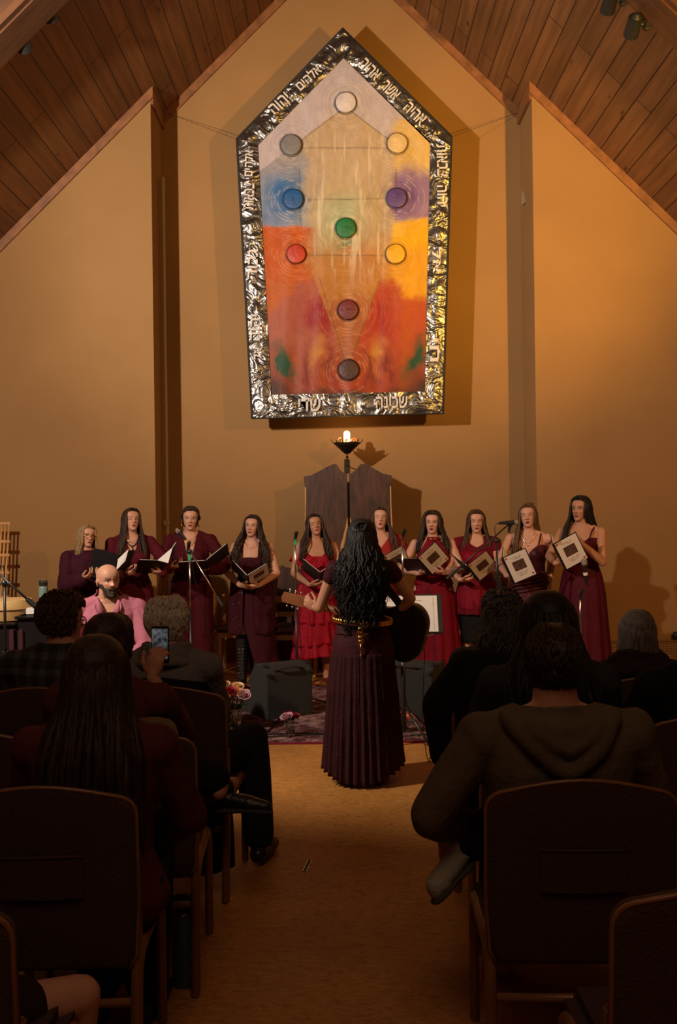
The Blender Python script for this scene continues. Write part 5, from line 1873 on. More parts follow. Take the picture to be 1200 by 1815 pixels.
# horizontal gathers at the waist
co = coords(a); kk = B.k
m_ = np.exp(-((co[:, 2] / kk - 1.07) / .06) ** 2)
co[:, :2] *= (1 + .012 * m_ * np.sin(co[:, 2] * 260 + 3 * np.sin(co[:, 0] * 14)))[:, None]
a.vertices.foreach_set('co', co.ravel()); a.update()
S.part('top', joined([a], .002), F_COND)
yk = skirt(spec_x(B, (1.03, .156, .118, 0, 0), (.97, .176, .130, 0, .008), (.90, .196, .146, 0, .012), (.80, .205, .155, 0, .008)), n=96, hem=lambda a: -.015 * math.sin(a))
def gather(t): return (.010 + .040 * t, 22)
def tier_pleat(t):
    return .010 + .030 * t + .010 * math.exp(-((t - .36) / .03) ** 2) + .010 * math.exp(-((t - .70) / .03) ** 2), 30
low = skirt(spec_x(B, (.835, .203, .153, .004, .01), (.58, .226, .186, .004, .012), (.30, .246, .212, .004, .014), (.045, .262, .236, .004, .015)), n=420,
            pleat=tier_pleat, seed=3, hem=lambda a: .045 - .05 * math.sin(a + .3) + .018 * math.cos(2 * a) + .006 * math.sin(30 * a))
co = coords(low)
rad = 1 + .0035 * np.array([mnoise.noise(Vector((math.atan2(p[1], p[0]) * 26, p[2] * 2.2, 1))) for p in co]) * 6
co[:, 0] *= rad; co[:, 1] *= rad
low.vertices.foreach_set('co', co.ravel()); low.update()
S.part('yoke', joined([yk], .002), F_COND)
S.part('skirt', joined([low], .002), F_CONDSK)
shoes(S, B, M_LEATHER, .007, 'boot', top=.5)
# belt of gold discs
bl = empty('coin_belt', (0, 0, 0)); bl.parent = S.root; bl['label'] = 'gold coin belt with hanging end'
zb = (IC @ P(640, 1098, dC)).z
for i in range(46):
    a = 2 * PI * i / 46
    yy = .150 * math.sin(a) + .008
    z = zb + .012 * math.cos(a) + .010 * math.sin(a * 1) * -1
    c = Vector((.188 * math.cos(a), yy, z))
    o = MB().ell((0, 0, 0), (.017, .017, .006), Matrix.Rotation(a - PI / 2, 3, 'Z') @ Matrix.Rotation(PI / 2, 3, 'X'), 12, 6).build('belt_coin', M_GOLD, bl, smooth=True)
    o.location = c
xt = .004
for i in range(5):
    o = MB().ell((0, 0, 0), (.018, .007, .018), None, 12, 8).build('belt_coin', M_GOLD, bl, smooth=True)
    o.location = (xt, .172 - .001 * i, zb - .018 - .026 * i)
MB().tube([(xt, .172, zb - .13), (xt, .168, zb - .20)], .0035, 6).ell((xt, .168, zb - .205), (.006, .004, .010)).build('belt_chain', M_GOLD, bl, smooth=True)
# hair: a mass of long curls with a twisted half-bun
mb = MB()
hair_cap(mb, B, .016, lump=.006, sc=40)
hair_locks(mb, B, .50, 430, .0058, .016, 4.6, (False, False), 101, vol=1.12, az0=62, spread=1.5, jitter=.45, backy=.05)
hair_locks(mb, B, .62, 260, .0056, .019, 4.2, (False, False), 102, vol=1.16, az0=95, spread=1.15, jitter=.45, backy=.075)
hair_locks(mb, B, .42, 150, .0055, .020, 5.0, (False, False), 103, vol=1.18, az0=80, spread=1.7, jitter=.5, backy=.04)
S.part('hair', mb.mesh('hair', True), H_BLACK)
mb = MB()
c = B.HM @ (Vector((0, .075, .185)) * B.hk)
for i in range(16):
    a = 2 * PI * i / 16
    mb.tube([c + Vector((.030 * math.cos(a + t) * (1 - .2 * math.sin(3 * a)), .012 + .022 * math.sin(t * 1.3), .026 * math.sin(a + t))) for t in (0, .35, .7, 1.05, 1.4)], [.006, .011, .013, .011, .006], 7)
mb.ell(c + Vector((0, .01, 0)), (.034, .028, .03))
S.part('hair_bun', mb.mesh('bun', True), H_BLACK)
# her guitar
gc = P(692, 1112, dC + .245)
gh = P(507, 1060, dC + .47)
ax = (gh - gc).normalized()
nrm = Vector((0.12, 1, .05)); nrm = (nrm - ax * nrm.dot(ax)).normalized()      # soundboard looks at the choir
Mg = Matrix((ax, -nrm, ax.cross(-nrm))).transposed().to_4x4()
Mg.translation = gc
gt = guitar('acoustic guitar with dark back held by the woman at the front', Mg, M_SPRUCE, M_DARKBACK, 1.0)
sp_ = MB().tube(poly_path([P(722, 1126, dC + .30), P(716, 1085, dC + .22), P(694, 1052, dC + .10), P(676, 1030, dC - .11), P(652, 1008, dC - .15), P(628, 990, dC - .13), P(606, 978, dC + .0), P(604, 990, dC + .13)], 6), .026, 8, flat=.12, hint=(0, 1, 0))
so = sp_.build('guitar_strap', M_LEATHER, None, smooth=True)
so.parent = gt; so.matrix_parent_inverse = Mg.inverted()
MB().cyl((-.243, .0, .012), (-.285, -.02, .03), .006, 10).build('jack_plug', M_SILVER, gt)

# second guitar leaning by the wall
g0 = P(893, 1100, 10.45); g0.z = .28
g1 = P(892.5, 1022, 10.55)
ax = (g1 - g0).normalized(); nrm = Vector((.1, -1, .1)); nrm = (nrm - ax * nrm.dot(ax)).normalized()
Mg2 = Matrix((ax, -nrm, ax.cross(-nrm))).transposed().to_4x4(); Mg2.translation = g0
sg = guitar('second acoustic guitar leaning upright behind the microphone stand on the right', Mg2, M_SPRUCE, M_NECKW, 1.0)
sg.location.z = .27

# ================================================================ STANDS
def mic(label, tip, tail, group='microphones', ball=True, band=False):
    tip, tail = Vector(tip), Vector(tail)
    root = empty('microphone', tip, label=label, cat='microphone', group=group)
    d = (tail - tip)
    L = d.length; d.normalize()
    b = MB().tube([d * .035, d * .06, d * (L - .02), d * L], [.021, .019, .013, .011], 14)
    b.build('handle', M_FIX, root, angle=40)
    if ball:
        MB().ell(d * .012, (.025, .025, .028), frame_m(d), 16, 10).build('grille', M_GRILLE, root, smooth=True)
        MB().tube([d * .030, d * .037], [.0265, .0255], 16).build('ring', M_SILVER, root)
    else:
        MB().tube([d * 0, d * .036], [.0165, .0195], 14).build('grille', M_GRILLE, root, angle=40)
        MB().tube([d * .001, d * .006], [.018, .0185], 14).build('ring', M_SILVER, root)
    if band: MB().tube([d * (L * .48), d * (L * .60)], [.0185, .0175], 14).build('band', M_PAPER, root)
    return root
def frame_m(d):
    x, y, z = frame_from(d)
    return Matrix((x, y, z)).transposed()
M_GRILLE = mat('steel_mesh', (0.42, 0.40, 0.38), 0.45, metal=0.8, bump=0.6, bump_scale=400)
M_STAND = mat('stand_black', (0.014, 0.014, 0.014), 0.38, spec=0.6)
M_CHROME = mat('stand_chrome', (0.55, 0.53, 0.50), 0.25, metal=1.0)
M_TAPE = mat('green_tape', (0.02, 0.42, 0.17), 0.6)
def stand(label, x, y, top, legs=.28, lowtop=None, r=.011, chrome=False, a0=.4, boom=None, tape=None, clip=None):
    root = empty('microphone_stand', (x, y, 0), label=label, cat='microphone stand', group='microphone stands')
    lowtop = lowtop or top * .6
    MB().cyl((0, 0, .09), (0, 0, lowtop), r).build('lower_pole', M_STAND, root, smooth=True)
    MB().cyl((0, 0, lowtop), (0, 0, top), r * .72).build('upper_pole', M_CHROME if chrome else M_STAND, root, smooth=True)
    MB().cyl((0, 0, lowtop - .035), (0, 0, lowtop + .03), r * 1.7, 14).build('clutch', M_STAND, root, angle=40)
    MB().cyl((0, 0, .07), (0, 0, .14), r * 2.0, 14).build('hub', M_STAND, root, angle=40)
    for i in range(3):
        a = a0 + 2 * PI * i / 3
        e = Vector((legs * math.cos(a), legs * math.sin(a), .014))
        lg = MB().cyl((0, 0, .11), e, r * .75).build('leg', M_STAND, root, smooth=True)
        MB().ell(e, (.018, .018, .013)).build('rubber_foot', M_STAND, lg, smooth=True)
    o = Vector((x, y, 0))
    if boom:
        a, b_ = Vector(boom[0]) - o, Vector(boom[1]) - o
        t = Vector((0, 0, top))
        MB().cyl(a, b_, r * .62).build('boom', M_CHROME if chrome else M_STAND, root, smooth=True)
        d = (a - b_).normalized()
        MB().cyl(b_, b_ + d * .09, r * 1.35, 12).build('counterweight', M_STAND, root, angle=40)
        MB().ell(t, (.022, .022, .026)).cyl(t + Vector((-.03, 0, 0)), t + Vector((.04, 0, 0)), .008).build('boom_clamp', M_STAND, root, angle=50)
    if tape: MB().cyl((0, 0, tape[0]), (0, 0, tape[1]), r * 1.1, 12).build('tape', M_TAPE, root)
    if clip:
        c = Vector(clip) - o
        MB().cyl(c + Vector((0, 0, -.05)), c + Vector((0, 0, -.02)), .012).tube([c + Vector((0, 0, -.03)), c + Vector((.008, -.01, .012)), c + Vector((.018, -.03, .03))], [.012, .016, .017], 10).build('clip', M_STAND, root, angle=50)
    return root
# boom stand before the woman in the jumpsuit
d = 8.55
t = P(336, 978, d)
mt, ml = P(312, 938, d), P(331, 955, d)
stand('boom microphone stand with green tape before the woman in the jumpsuit', t.x, d, t.z, boom=(P(333, 970, d), P(394, 1074, d - .1)), tape=(t.z - .075, t.z - .012), chrome=True, a0=.9, clip=P(333, 968, d))
mic('black cordless microphone on the boom stand before the woman in the jumpsuit', mt, P(330, 957, d), ball=False)
# straight stand before the woman in ruffles
d = 8.6
t = P(523, 945, d)
stand('straight microphone stand with green tape before the woman in the red ruffled dress', t.x, d, t.z, tape=(P(523, 966, d).z, P(523, 952, d).z), lowtop=P(523, 1062, d).z, chrome=True, clip=P(523, 950, d))
t2 = P(713, 950, d)
stand('straight microphone stand left of the woman in the red halter dress', t2.x, d, t2.z, lowtop=P(712, 1060, d).z, chrome=True, a0=.8, clip=P(714, 946, d))
# boom stand on the right
d = 8.5
t = P(880, 958, d)
stand('boom microphone stand on the right reaching to the woman in velvet', t.x, d, t.z, boom=(P(902, 929, d), P(792, 1026, d)), a0=.2, clip=P(902, 934, d))
mic('black microphone held level by the right boom stand in front of the woman in velvet', P(919, 925.5, d - .02), P(884, 927, d), ball=False)
cb = MB().tube(poly_path([P(884, 927, d), P(877, 935, d), P(881, 970, d), P(884, 1040, d), P(883, 1120, d - .02), P(884, 1180, d - .1)], 6), .0035, 6).build('microphone_cable', M_STAND, None, smooth=True)
tag(cb, 'thin black cable hanging along the right boom stand', 'cable'); origin_to(cb, P(880, 1000, d))
# stand with ball microphone before the tallest woman
d = 7.9
t = P(1028, 1046, d)
stand('short microphone stand with ball microphone before the tallest woman', t.x, d, t.z, lowtop=.62, a0=.5, chrome=True, clip=P(1028, 1052, d))
mic('silver ball microphone with a white band in front of the tallest woman', P(1035, 993, d - .03), P(1040, 1037, d + .0), band=True)
# large boom stand at the far left
d = 6.75
t = P(8, 1034, d)
stand('boom microphone stand standing by the piano at the left edge', t.x, d, t.z, boom=(P(-12, 1008, d), P(66, 1078, d)), r=.013, a0=.3)
cb = MB().tube(poly_path([P(-10, 1000, d), P(4, 1003, d), P(8, 1016, d), P(7, 1030, d)], 6), .004, 6).build('microphone_cable', M_STAND, None, smooth=True)
tag(cb, 'short black cable looped over the boom stand at the left edge', 'cable'); origin_to(cb, P(5, 1005, d))

# music stand with pages
dM = 7.12
c = P(722, 1089, dM)
ms_ = empty('music_stand', (P(715, 1200, dM).x, dM, 0), label='black music stand right of the guitarist', cat='music stand')
o = Vector(ms_.location)
tilt = R_(24)
Rm = Matrix.Rotation(tilt, 3, 'X') 
# desk faces the guitarist (towards the hall): local Y+ away
Rm = Matrix.Rotation(-tilt, 3, 'X')
dk = MB().box(c - o, (.50, .006, .30), Rm, bev=.002)
desk = dk.build('desk', M_STAND, ms_)
MB().box(c - o + Rm @ Vector((0, -.03, -.15)), (.50, .055, .006), Rm, bev=.002).build('ledge', M_STAND, desk)
MB().cyl((0, .02, .12), (0, .02, c.z - .06), .013).build('pole', M_STAND, ms_, smooth=True)
MB().cyl((0, .02, .10), (0, .02, .75), .018).build('lower_pole', M_STAND, ms_, smooth=True)
MB().cyl((0, .02, .70), (0, .02, .78), .026, 14).build('clutch', M_STAND, ms_, angle=40)
MB().cyl((0, .02, .27), (0, .02, .33), .027, 14).build('hub', M_STAND, ms_, angle=40)
for a in (-.9, .45, 1.25 * PI * .9):
    e = Vector((.30 * math.cos(a), .02 + .30 * math.sin(a), .012))
    l_ = MB().cyl((0, .02, .30), e, .010).cyl((0, .02, .12), e * .55 + Vector((0, 0, .13)) * .45 + Vector((0, .0, .03)), .006).build('leg', M_STAND, ms_, smooth=True)
    MB().ell(e, (.017, .017, .012)).build('rubber_foot', M_STAND, l_, smooth=True)
for q, lab in ((-.105, 'left white page of music lying on the music stand'), (.112, 'right white page of music lying on the music stand')):
    pc = c + Rm @ Vector((q, -.006, .0))
    pg = empty('music_page', pc, label=lab, cat='page', group='pages on the music stand')
    pa = MB().box((0, 0, 0), (.208, .0015, .275), Rm).build('sheet', M_PAPER, pg)
    ln = MB()
    for yy, w_ in ((.10, .05), (-.035, .12), (-.042, .13), (-.048, .06)): ln.box(Rm @ Vector((-.03, -.0012, yy)), (w_, .0006, .0022), Rm)
    ln.box(Rm @ Vector((.075, -.0012, 0)), (.0015, .0006, .25), Rm)
    ln.build('text_line', M_INK, pa)
    MB().box(Rm @ Vector((.079, -.0012, .07)), (.002, .0006, .03), Rm).build('red_mark', M_REDINK, pa)

# ================================================================ FLOOR MONITORS
M_CARPETBOX = mat('monitor_carpet', (0.020, 0.019, 0.018), 0.9, noise_scale=120, noise_amt=0.4, bump=0.4, bump_scale=160)
M_CORNER = mat('black_corner', (0.02, 0.02, 0.02), 0.35, spec=0.6)
def monitor(label, x, y, yaw, flip, w=.50):
    """wedge: the end profile is a slanted front; local X across, +Y to the choir"""
    root = empty('floor_monitor', (x, y, 0), yaw, label=label, cat='floor monitor', group='floor monitors')
    pf = [(-.21, 0), (.30, 0), (.33, .07), (.02, .44), (-.15, .44), (-.21, .38)]
    b = MB().prism([Vector((-w / 2, py_, pz)) for py_, pz in pf], (w, 0, 0))
    o = b.build('cabinet', M_CARPETBOX, root)
    md = o.modifiers.new('b', 'BEVEL'); md.width = .012; md.segments = 2
    nx = Vector((0, .37, .31)).normalized()
    cgr = Vector((0, .175, .255)) + nx * .004
    gm = MB().box(cgr, (w - .06, .40, .012), Matrix((Vector((1, 0, 0)), Vector((0, -.31, .37)).normalized() * -1, nx)).transposed(), bev=.004)
    gm.build('speaker_grille', M_STAND, root)
    MB().tube(poly_path([(-.11, -.192, .405), (-.09, -.222, .412), (0, -.235, .425), (.09, -.222, .412), (.11, -.192, .405)], 6), .012, 8, flat=.5).build('handle', M_LEATHER, root, smooth=True)
    for s in (-1, 1):
        MB().box((s * .115, -.192, .40), (.04, .02, .03), Matrix.Rotation(R_(-45), 3, 'X'), bev=.004).build('handle_bracket', M_CORNER, root)
        for (py_, pz) in ((-.15, .44), (.02, .44), (-.21, .38)):
            MB().box((s * (w / 2 - .018), py_, pz - .006), (.042, .05, .03), bev=.010).build('corner_guard', M_CORNER, root)
    return root
m1 = P(494, 1240, 8.3); monitor('black floor monitor left of the guitarist', m1.x, 8.3, R_(30), 1, .42)
m2 = P(742, 1240, 8.3); monitor('black floor monitor behind the music stand', m2.x, 8.3, R_(-32), -1, .46)
# ================================================================ CHAIRS
M_UPH = mat('maroon_upholstery', (0.048, 0.018, 0.015), 0.85, noise_scale=90, noise_amt=0.2, bump=0.3, bump_scale=160)
M_BEECH = mat('beech_wood', (0.20, 0.082, 0.03), 0.4, noise_scale=8, noise_amt=0.2, stretch=(1, 1, .3))
M_OAK = mat('oak_wood', (0.55, 0.28, 0.095), 0.45, noise_scale=8, noise_amt=0.2, stretch=(1, 1, .3))
M_SEATRED = mat('dark_red_seat', (0.06, 0.012, 0.010), 0.7, noise_scale=60, noise_amt=0.2)

def make_chair(w=.53):
    """bent-wood stacking chair; occupant looks to local +Y, origin on the floor under the back"""
    root = empty('upholstered_chair')
    # back panel, slightly dished, curved top edge
    def outline():
        pts = []
        hw = w / 2
        pts += [Vector((-hw + .03, 0, .40)), Vector((-hw + .01, 0, .44))]
        pts += [Vector((-hw, 0, .60)), Vector((-hw, 0, .80))]
        for i in range(5):
            a = PI - i / 4 * PI / 2 * .8
            pts.append(Vector((-hw + .06 + .06 * math.cos(a), 0, .845 + .055 * math.sin(a))))
        for i in range(1, 8):
            x = -hw + .07 + (w - .14) * i / 8
            pts.append(Vector((x, 0, .905 + .030 * math.sin(PI * i / 8))))
        for i in range(5):
            a = PI / 2 * .8 - i / 4 * PI / 2 * .8
            pts.append(Vector((hw - .06 + .06 * math.cos(a), 0, .845 + .055 * math.sin(a))))
        pts += [Vector((hw, 0, .80)), Vector((hw, 0, .60)), Vector((hw - .01, 0, .44)), Vector((hw - .03, 0, .40))]
        return pts
    O = outline()
    def bend(p, y): return Vector((p.x, y - .045 * (p.z - .42) / .5 - .03 * (1 - (p.x / (w / 2)) ** 2), p.z))
    ctr = Vector((0, 0, .66))
    def ring(y, s): return [bend(ctr + (p - ctr) * s, y) for p in O]
    bk = MB().rings([ring(.002, .5), ring(-.002, .93), ring(.0, .985), ring(.012, 1.0), ring(.030, 1.0), ring(.045, .985), ring(.055, .93), ring(.062, .5)]).build('backrest', M_UPH, root, angle=60)
    MB().tube([bend(p, .004) for p in O], .006, 6).build('piping', M_BEECH, bk, smooth=True)
    pk = MB()
    pk.tube([bend(Vector((x, 0, .74)), -.006) for x in (-.12, -.06, 0, .06, .12)], .004, 6)
    pk.grid(lambda u, v: bend(Vector((-.12 + .24 * u, 0, .62 + .12 * v)), -.006), 8, 4)
    pk.build('book_pocket', M_UPH, bk, smooth=True)
    st = MB().box((0, .27, .445), (w - .03, .47, .075), bev=.03)
    st.build('seat', M_UPH, root, angle=60)
    MB().box((0, .27, .395), (w - .05, .44, .02), bev=.004).build('seat_frame', M_BEECH, root)
    for s in (-1, 1):
        x = s * (w / 2 - .012)
        f = poly_path([(x, .20, .425), (x, .36, .43), (x, .445, .41), (x, .475, .36), (x, .480, .25), (x, .485, .0)], 5)
        MB().tube(f, [.026] * len(f), 8, flat=.62, hint=(1, 0, 0)).build('leg', M_BEECH, root, angle=50)
        f = poly_path([(x, .30, .425), (x, .14, .43), (x, .045, .41), (x, .012, .36), (x, .0, .25), (x, -.035, .0)], 5)
        MB().tube(f, [.028] * len(f), 8, flat=.62, hint=(1, 0, 0)).build('leg', M_BEECH, root, angle=50)
        MB().box((x, .03, .52), (.022, .045, .26), Matrix.Rotation(-.06, 3, 'X'), bev=.006).build('back_bracket', M_BEECH, root)
    MB().cyl((-w / 2 + .01, .01, .30), (w / 2 - .01, .01, .30), .012).build('stretcher', M_BEECH, root, smooth=True)
    return root
chairs = []
def chair(x, y, label, rz=0.0):
    c = make_chair() if not chairs else copy_tree(chairs[0])
    chairs.append(c)
    c.location = (x, y, 0); c.rotation_euler = (0, 0, rz)
    tag(c, label, 'chair', 'upholstered audience chairs')
    return c
chair(.665, 2.80, 'maroon upholstered chair under the man in the hooded sweatshirt', R_(-2))
chair(.80, 2.02, 'maroon upholstered chair cut off by the lower right corner of the photo')
chair(-.84, 2.80, 'maroon upholstered chair behind the woman with long straight hair', R_(2))
chair(-.92, 2.0, 'maroon upholstered chair cut off at the lower left edge of the photo')
chair(-.775, 3.50, 'maroon upholstered chair next to the aisle under the person holding up the phone', R_(2))
chair(-1.37, 3.55, 'maroon upholstered chair with only its top right corner showing at the left edge')
chair(.765, 3.60, 'maroon upholstered chair under the woman with long dark hair on the right', R_(-2))
chair(1.385, 3.66, 'maroon upholstered chair at the right edge behind the person in black')
chair(-1.34, 4.38, 'maroon upholstered chair under the man in the plaid shirt', R_(3))
chair(-.76, 4.36, 'chair beneath the grey-haired man beside the aisle', R_(-4))
chair(.76, 4.42, 'chair beneath the curly grey-haired woman in front of the choir', R_(-3))
chair(1.40, 4.46, 'maroon upholstered chair under the woman with the grey bob', R_(-3))

wood = []
def make_wooden_chair(w=.50):
    root = empty('wooden_chair')
    for s in (-1, 1):
        x = s * (w / 2 - .02)
        MB().box((x, .0, .40), (.038, .034, .80), bev=.004).build('leg', M_OAK, root)
        MB().box((x, .42, .215), (.042, .042, .43), bev=.004).build('leg', M_OAK, root)
        MB().box((x, .21, .405), (.026, .40, .05), bev=.003).build('side_rail', M_OAK, root)
    MB().box((0, .0, .755), (w - .04, .022, .075), bev=.004).build('back_rail', M_OAK, root)
    MB().box((0, .0, .60), (w - .04, .018, .05), bev=.004).build('back_rail', M_OAK, root)
    MB().box((0, .425, .405), (w - .05, .026, .055), bev=.003).build('front_rail', M_OAK, root)
    MB().box((0, .22, .452), (w, .46, .035), bev=.012).build('seat', M_SEATRED, root, angle=50)
    return root
def wchair(px, d, label):
    c = make_wooden_chair() if not wood else copy_tree(wood[0])
    wood.append(c)
    p = P(px, 1100, d)
    c.location = (p.x, d, 0); c.rotation_euler = (0, 0, PI)
    tag(c, label, 'chair', 'wooden chairs behind the choir')
wchair(344, 10.85, 'light wooden chair with dark red seat behind the woman in the jumpsuit')
wchair(435, 10.85, 'light wooden chair with dark red seat behind the woman with the lace-up boot')
wchair(521, 10.6, 'light wooden chair with dark red seat behind the woman in the ruffled dress')
wchair(722, 10.6, 'light wooden chair with dark red seat left of the woman in the red halter dress')
wchair(812, 10.85, 'light wooden chair with dark red seat behind the woman in the crimson tunic')
# high-backed dark seats each side of the ark
def live_chair(px, d, label, s):
    p = P(px, 1100, d)
    r = empty('high_backed_chair', (p.x, d, 0), 0, label, 'chair', 'dark high-backed chairs beside the ark')
    prof = [(-.25, .40), (-.26, .75), (-.245, .98), (-.225, 1.07), (-.20, 1.10), (-.17, 1.075), (-.10, 1.06), (.0, 1.055), (.10, 1.06), (.17, 1.075), (.20, 1.10), (.225, 1.07), (.245, .98), (.26, .75), (.25, .40)]
    MB().prism([Vector((x, 0, z)) for x, z in prof], (0, .05, 0)).build('backrest', M_WALNUT, r)
    MB().box((0, -.22, .44), (.50, .46, .06), bev=.01).build('seat', M_WALNUT, r)
    for sx in (-1, 1):
        MB().box((sx * .21, .02, .21), (.05, .05, .42), bev=.005).build('leg', M_WALNUT, r)
        MB().box((sx * .21, -.40, .21), (.05, .05, .42), bev=.005).build('leg', M_WALNUT, r)
live_chair(497 + 36, 11.05, 'dark high-backed chair left of the ark', -1)
live_chair(860, 11.05, 'dark high-backed chair right of the ark behind the boom stand', 1)

# ================================================================ AUDIENCE
A_DARK = cloth_mat('charcoal_wool', (0.030, 0.027, 0.026), 0.9)
A_BLACK = cloth_mat('black_wool', (0.010, 0.010, 0.010), 0.9)
A_OLIVE = cloth_mat('olive_sweatshirt', (0.110, 0.078, 0.048), 0.9)
A_MAROON = cloth_mat('maroon_shirt', (0.085, 0.020, 0.018), 0.85)
A_GREY = cloth_mat('grey_fleece', (0.16, 0.15, 0.145), 0.95, bump=.5)
A_KNIT = cloth_mat('grey_brown_knit', (0.085, 0.07, 0.058), 0.95, bump=0.9, bscale=55)
A_BROWN = cloth_mat('dark_brown_shawl', (0.030, 0.014, 0.011), 0.9)
A_DENIM = cloth_mat('dark_trousers', (0.014, 0.015, 0.020), 0.9)
A_PINK = cloth_mat('pink_shirt', (0.44, 0.145, 0.20), 0.75, namt=.06, bump=.1)
def plaid():
    m, nt, b = new_mat('plaid_flannel')
    N = nt.nodes.new
    tc = N('ShaderNodeTexCoord')
    mx = None; outs = []
    for ax_, sc_ in (('X', 13), ('Z', 13)):
        w = N('ShaderNodeTexWave'); w.bands_direction = ax_; w.inputs['Scale'].default_value = sc_ / 3
        w.inputs['Distortion'].default_value = .2
        nt.links.new(tc.outputs['Object'], w.inputs['Vector']); outs.append(w)
    gt = []
    for w in outs:
        g_ = N('ShaderNodeMath'); g_.operation = 'GREATER_THAN'; g_.inputs[1].default_value = .62
        nt.links.new(w.outputs['Fac'], g_.inputs[0]); gt.append(g_)
    ad = N('ShaderNodeMath'); ad.operation = 'ADD'
    nt.links.new(gt[0].outputs[0], ad.inputs[0]); nt.links.new(gt[1].outputs[0], ad.inputs[1])
    cr = N('ShaderNodeValToRGB')
    cr.color_ramp.interpolation = 'CONSTANT'
    e = cr.color_ramp.elements
    e[0].position = 0; e[0].color = (.012, .013, .015, 1)
    e[1].position = .62; e[1].color = (.075, .072, .066, 1)
    k = cr.color_ramp.elements.new(.35); k.color = (.035, .034, .033, 1)
    dv = N('ShaderNodeMath'); dv.operation = 'MULTIPLY'; dv.inputs[1].default_value = .5
    nt.links.new(ad.outputs[0], dv.inputs[0]); nt.links.new(dv.outputs[0], cr.inputs[0])
    nt.links.new(cr.outputs[0], b.inputs['Base Color'])
    b.inputs['Roughness'].default_value = .9
    return m
A_PLAID = plaid()

def seated(label, x, y, yaw, H, male, shirt, trousers, hairfn, tone='light', girth=1.05, head=(0, 0, 0), arms=None, shw=None, lean=0.02, extra=None,
           hip_z=.535, leg_upto=1.92, feet=None, knees=None, sleeve=1.96, hairmat=H_DARK, shoe=M_LEATHER, vs_=.010, hood=False, crew=1.44, body_vox=.008, twist=0, names=('sweater', 'trousers'), shrug=0.0, beard=None, eyes='open', vneck=None, **kw):
    pos = Vector((x, y, 0))
    I = local_of(pos, yaw)
    k = H / 1.7
    if arms is None:
        arms = {q: dict(wrist=Vector((q * .13, -.30, .64)), hint=Vector((q * .8, .4, -.4)), fdir=Vector((-q * .5, -.8, -.1)), palm=Vector((0, 0, -1)), curl=.4) for q in (-1, 1)}
    else:
        arms = {q: dict(wrist=(I @ Vector(a[0])), hint=I.to_3x3() @ Vector(a[1]), fdir=I.to_3x3() @ Vector(a[2]), palm=I.to_3x3() @ Vector(a[3]), curl=a[4] if len(a) > 4 else .4, tcurl=a[5] if len(a) > 5 else .4) for q, a in arms.items()}
    feet = {q: (I @ Vector(f)) for q, f in feet.items()} if feet else {q: Vector((q * .13, -.42 * k, 0)) for q in (-1, 1)}
    knees = {q: (I @ Vector(f)) for q, f in knees.items()} if knees else None
    B = Body(H, male, girth, True, hip_z, lean, 0, twist, head, arms, feet, knees, shw, shrug=shrug)
    S = Person(label, pos, yaw, B)
    me = vox(B.full(kw.pop('mouth', 0), True, legs=True), body_vox, 1, .4)
    skin_paint(me, B, SKIN[tone], eyes, 0, beard=beard, **kw)
    S.part('body', me, M_SKIN)
    mb = MB(); B.torso(mb, .018)
    for q in (-1, 1): B.arm(mb, q, .016, upto=sleeve, loose=.012)
    if hood:
        mb.tube([B.up(Vector((.10 * math.cos(a), .055 + .075 * math.sin(a), 1.425 - .015 * math.sin(a))) * k) for a in [PI * (i / 12) for i in range(-1, 14)]], [.032 + .012 * math.sin(PI * i / 14) for i in range(15)], 10)
        for q, (zz, ww, rr_) in enumerate(((1.30, .155, .034), (1.365, .120, .030))):
            mb.tube([B.up(Vector((ww * math.cos(a), .055 + (.085 + .01 * q) * math.sin(a), zz + (1.445 - zz) * abs(math.cos(a)) ** 1.3)) * k) for a in [PI * i / 18 for i in range(19)]], [rr_ * (.55 + .45 * math.sin(PI * i / 18)) for i in range(19)], 10)
        mb.ell(B.up(Vector((0, .118, 1.355)) * k), (.115, .038, .065), B.R)
    me = wrinkle(vox(mb, vs_, 2), .010, (8, 8, 5), seed=x * 10)
    IR = B.R.inverted()
    def kp(X, Y, Z):
        p = IR @ (Vector((X, Y, Z)) - B.hip) + B.hip0
        if vneck and p.y < 0 and p.z / k > vneck + abs(p.x / k) * 2.0: return False
        return p.z / k < crew + (.04 if p.y > 0 else 0) and p.z / k > .86
    S.part(names[0], joined([cut(me, kp)], .003), shirt)
    mb = MB(); B.torso(mb, .020, .84, 1.05)
    for q in (-1, 1): B.leg(mb, q, .016, upto=leg_upto, loose=.02)
    S.part(names[1], joined([vox(mb, .010, 2)], None), trousers)
    if shoe: shoes(S, B, shoe, .010)
    if hairfn:
        mb = MB(); hairfn(mb, B)
        S.part('hair', mb.mesh('hair', True), hairmat)
    if extra: extra(S, B, I)
    return S, B, I

def curls(mb, B, n, r, seed, inf=.02, zlo=.03, back_only=False):
    rnd = random.Random(seed)
    for i in range(n):
        z = rnd.uniform(zlo, .222)
        f, b, w = hsec(z)
        a = rnd.uniform(0, 2 * PI)
        ca, sa = math.cos(a), math.sin(a)
        if sa > .15 and z < .175: continue
        if sa > -.15 and z < .10: continue
        yc, hy = (f + b) / 2, (f - b) / 2
        c = Vector((ca * (w + inf), -(yc + sa * (hy + inf)), z + inf * max(0, (z - .15) / .07)))
        ph = rnd.random() * 6
        tg = Vector((-sa, -ca * .3, rnd.uniform(-.6, .6))).normalized()
        up_ = Vector((ca, -sa, .3))
        pts = []
        for j in range(7):
            t = j / 6 * 4.4 + ph
            pts.append(B.HM @ ((c + tg * r * 1.3 * math.cos(t) + Vector((0, 0, 1)) * r * 1.3 * math.sin(t) + up_ * (r * .5 * j / 6)) * B.hk))
        mb.tube(pts, [r * .35, r * .6, r * .65, r * .6, r * .55, r * .5, r * .3], 5)

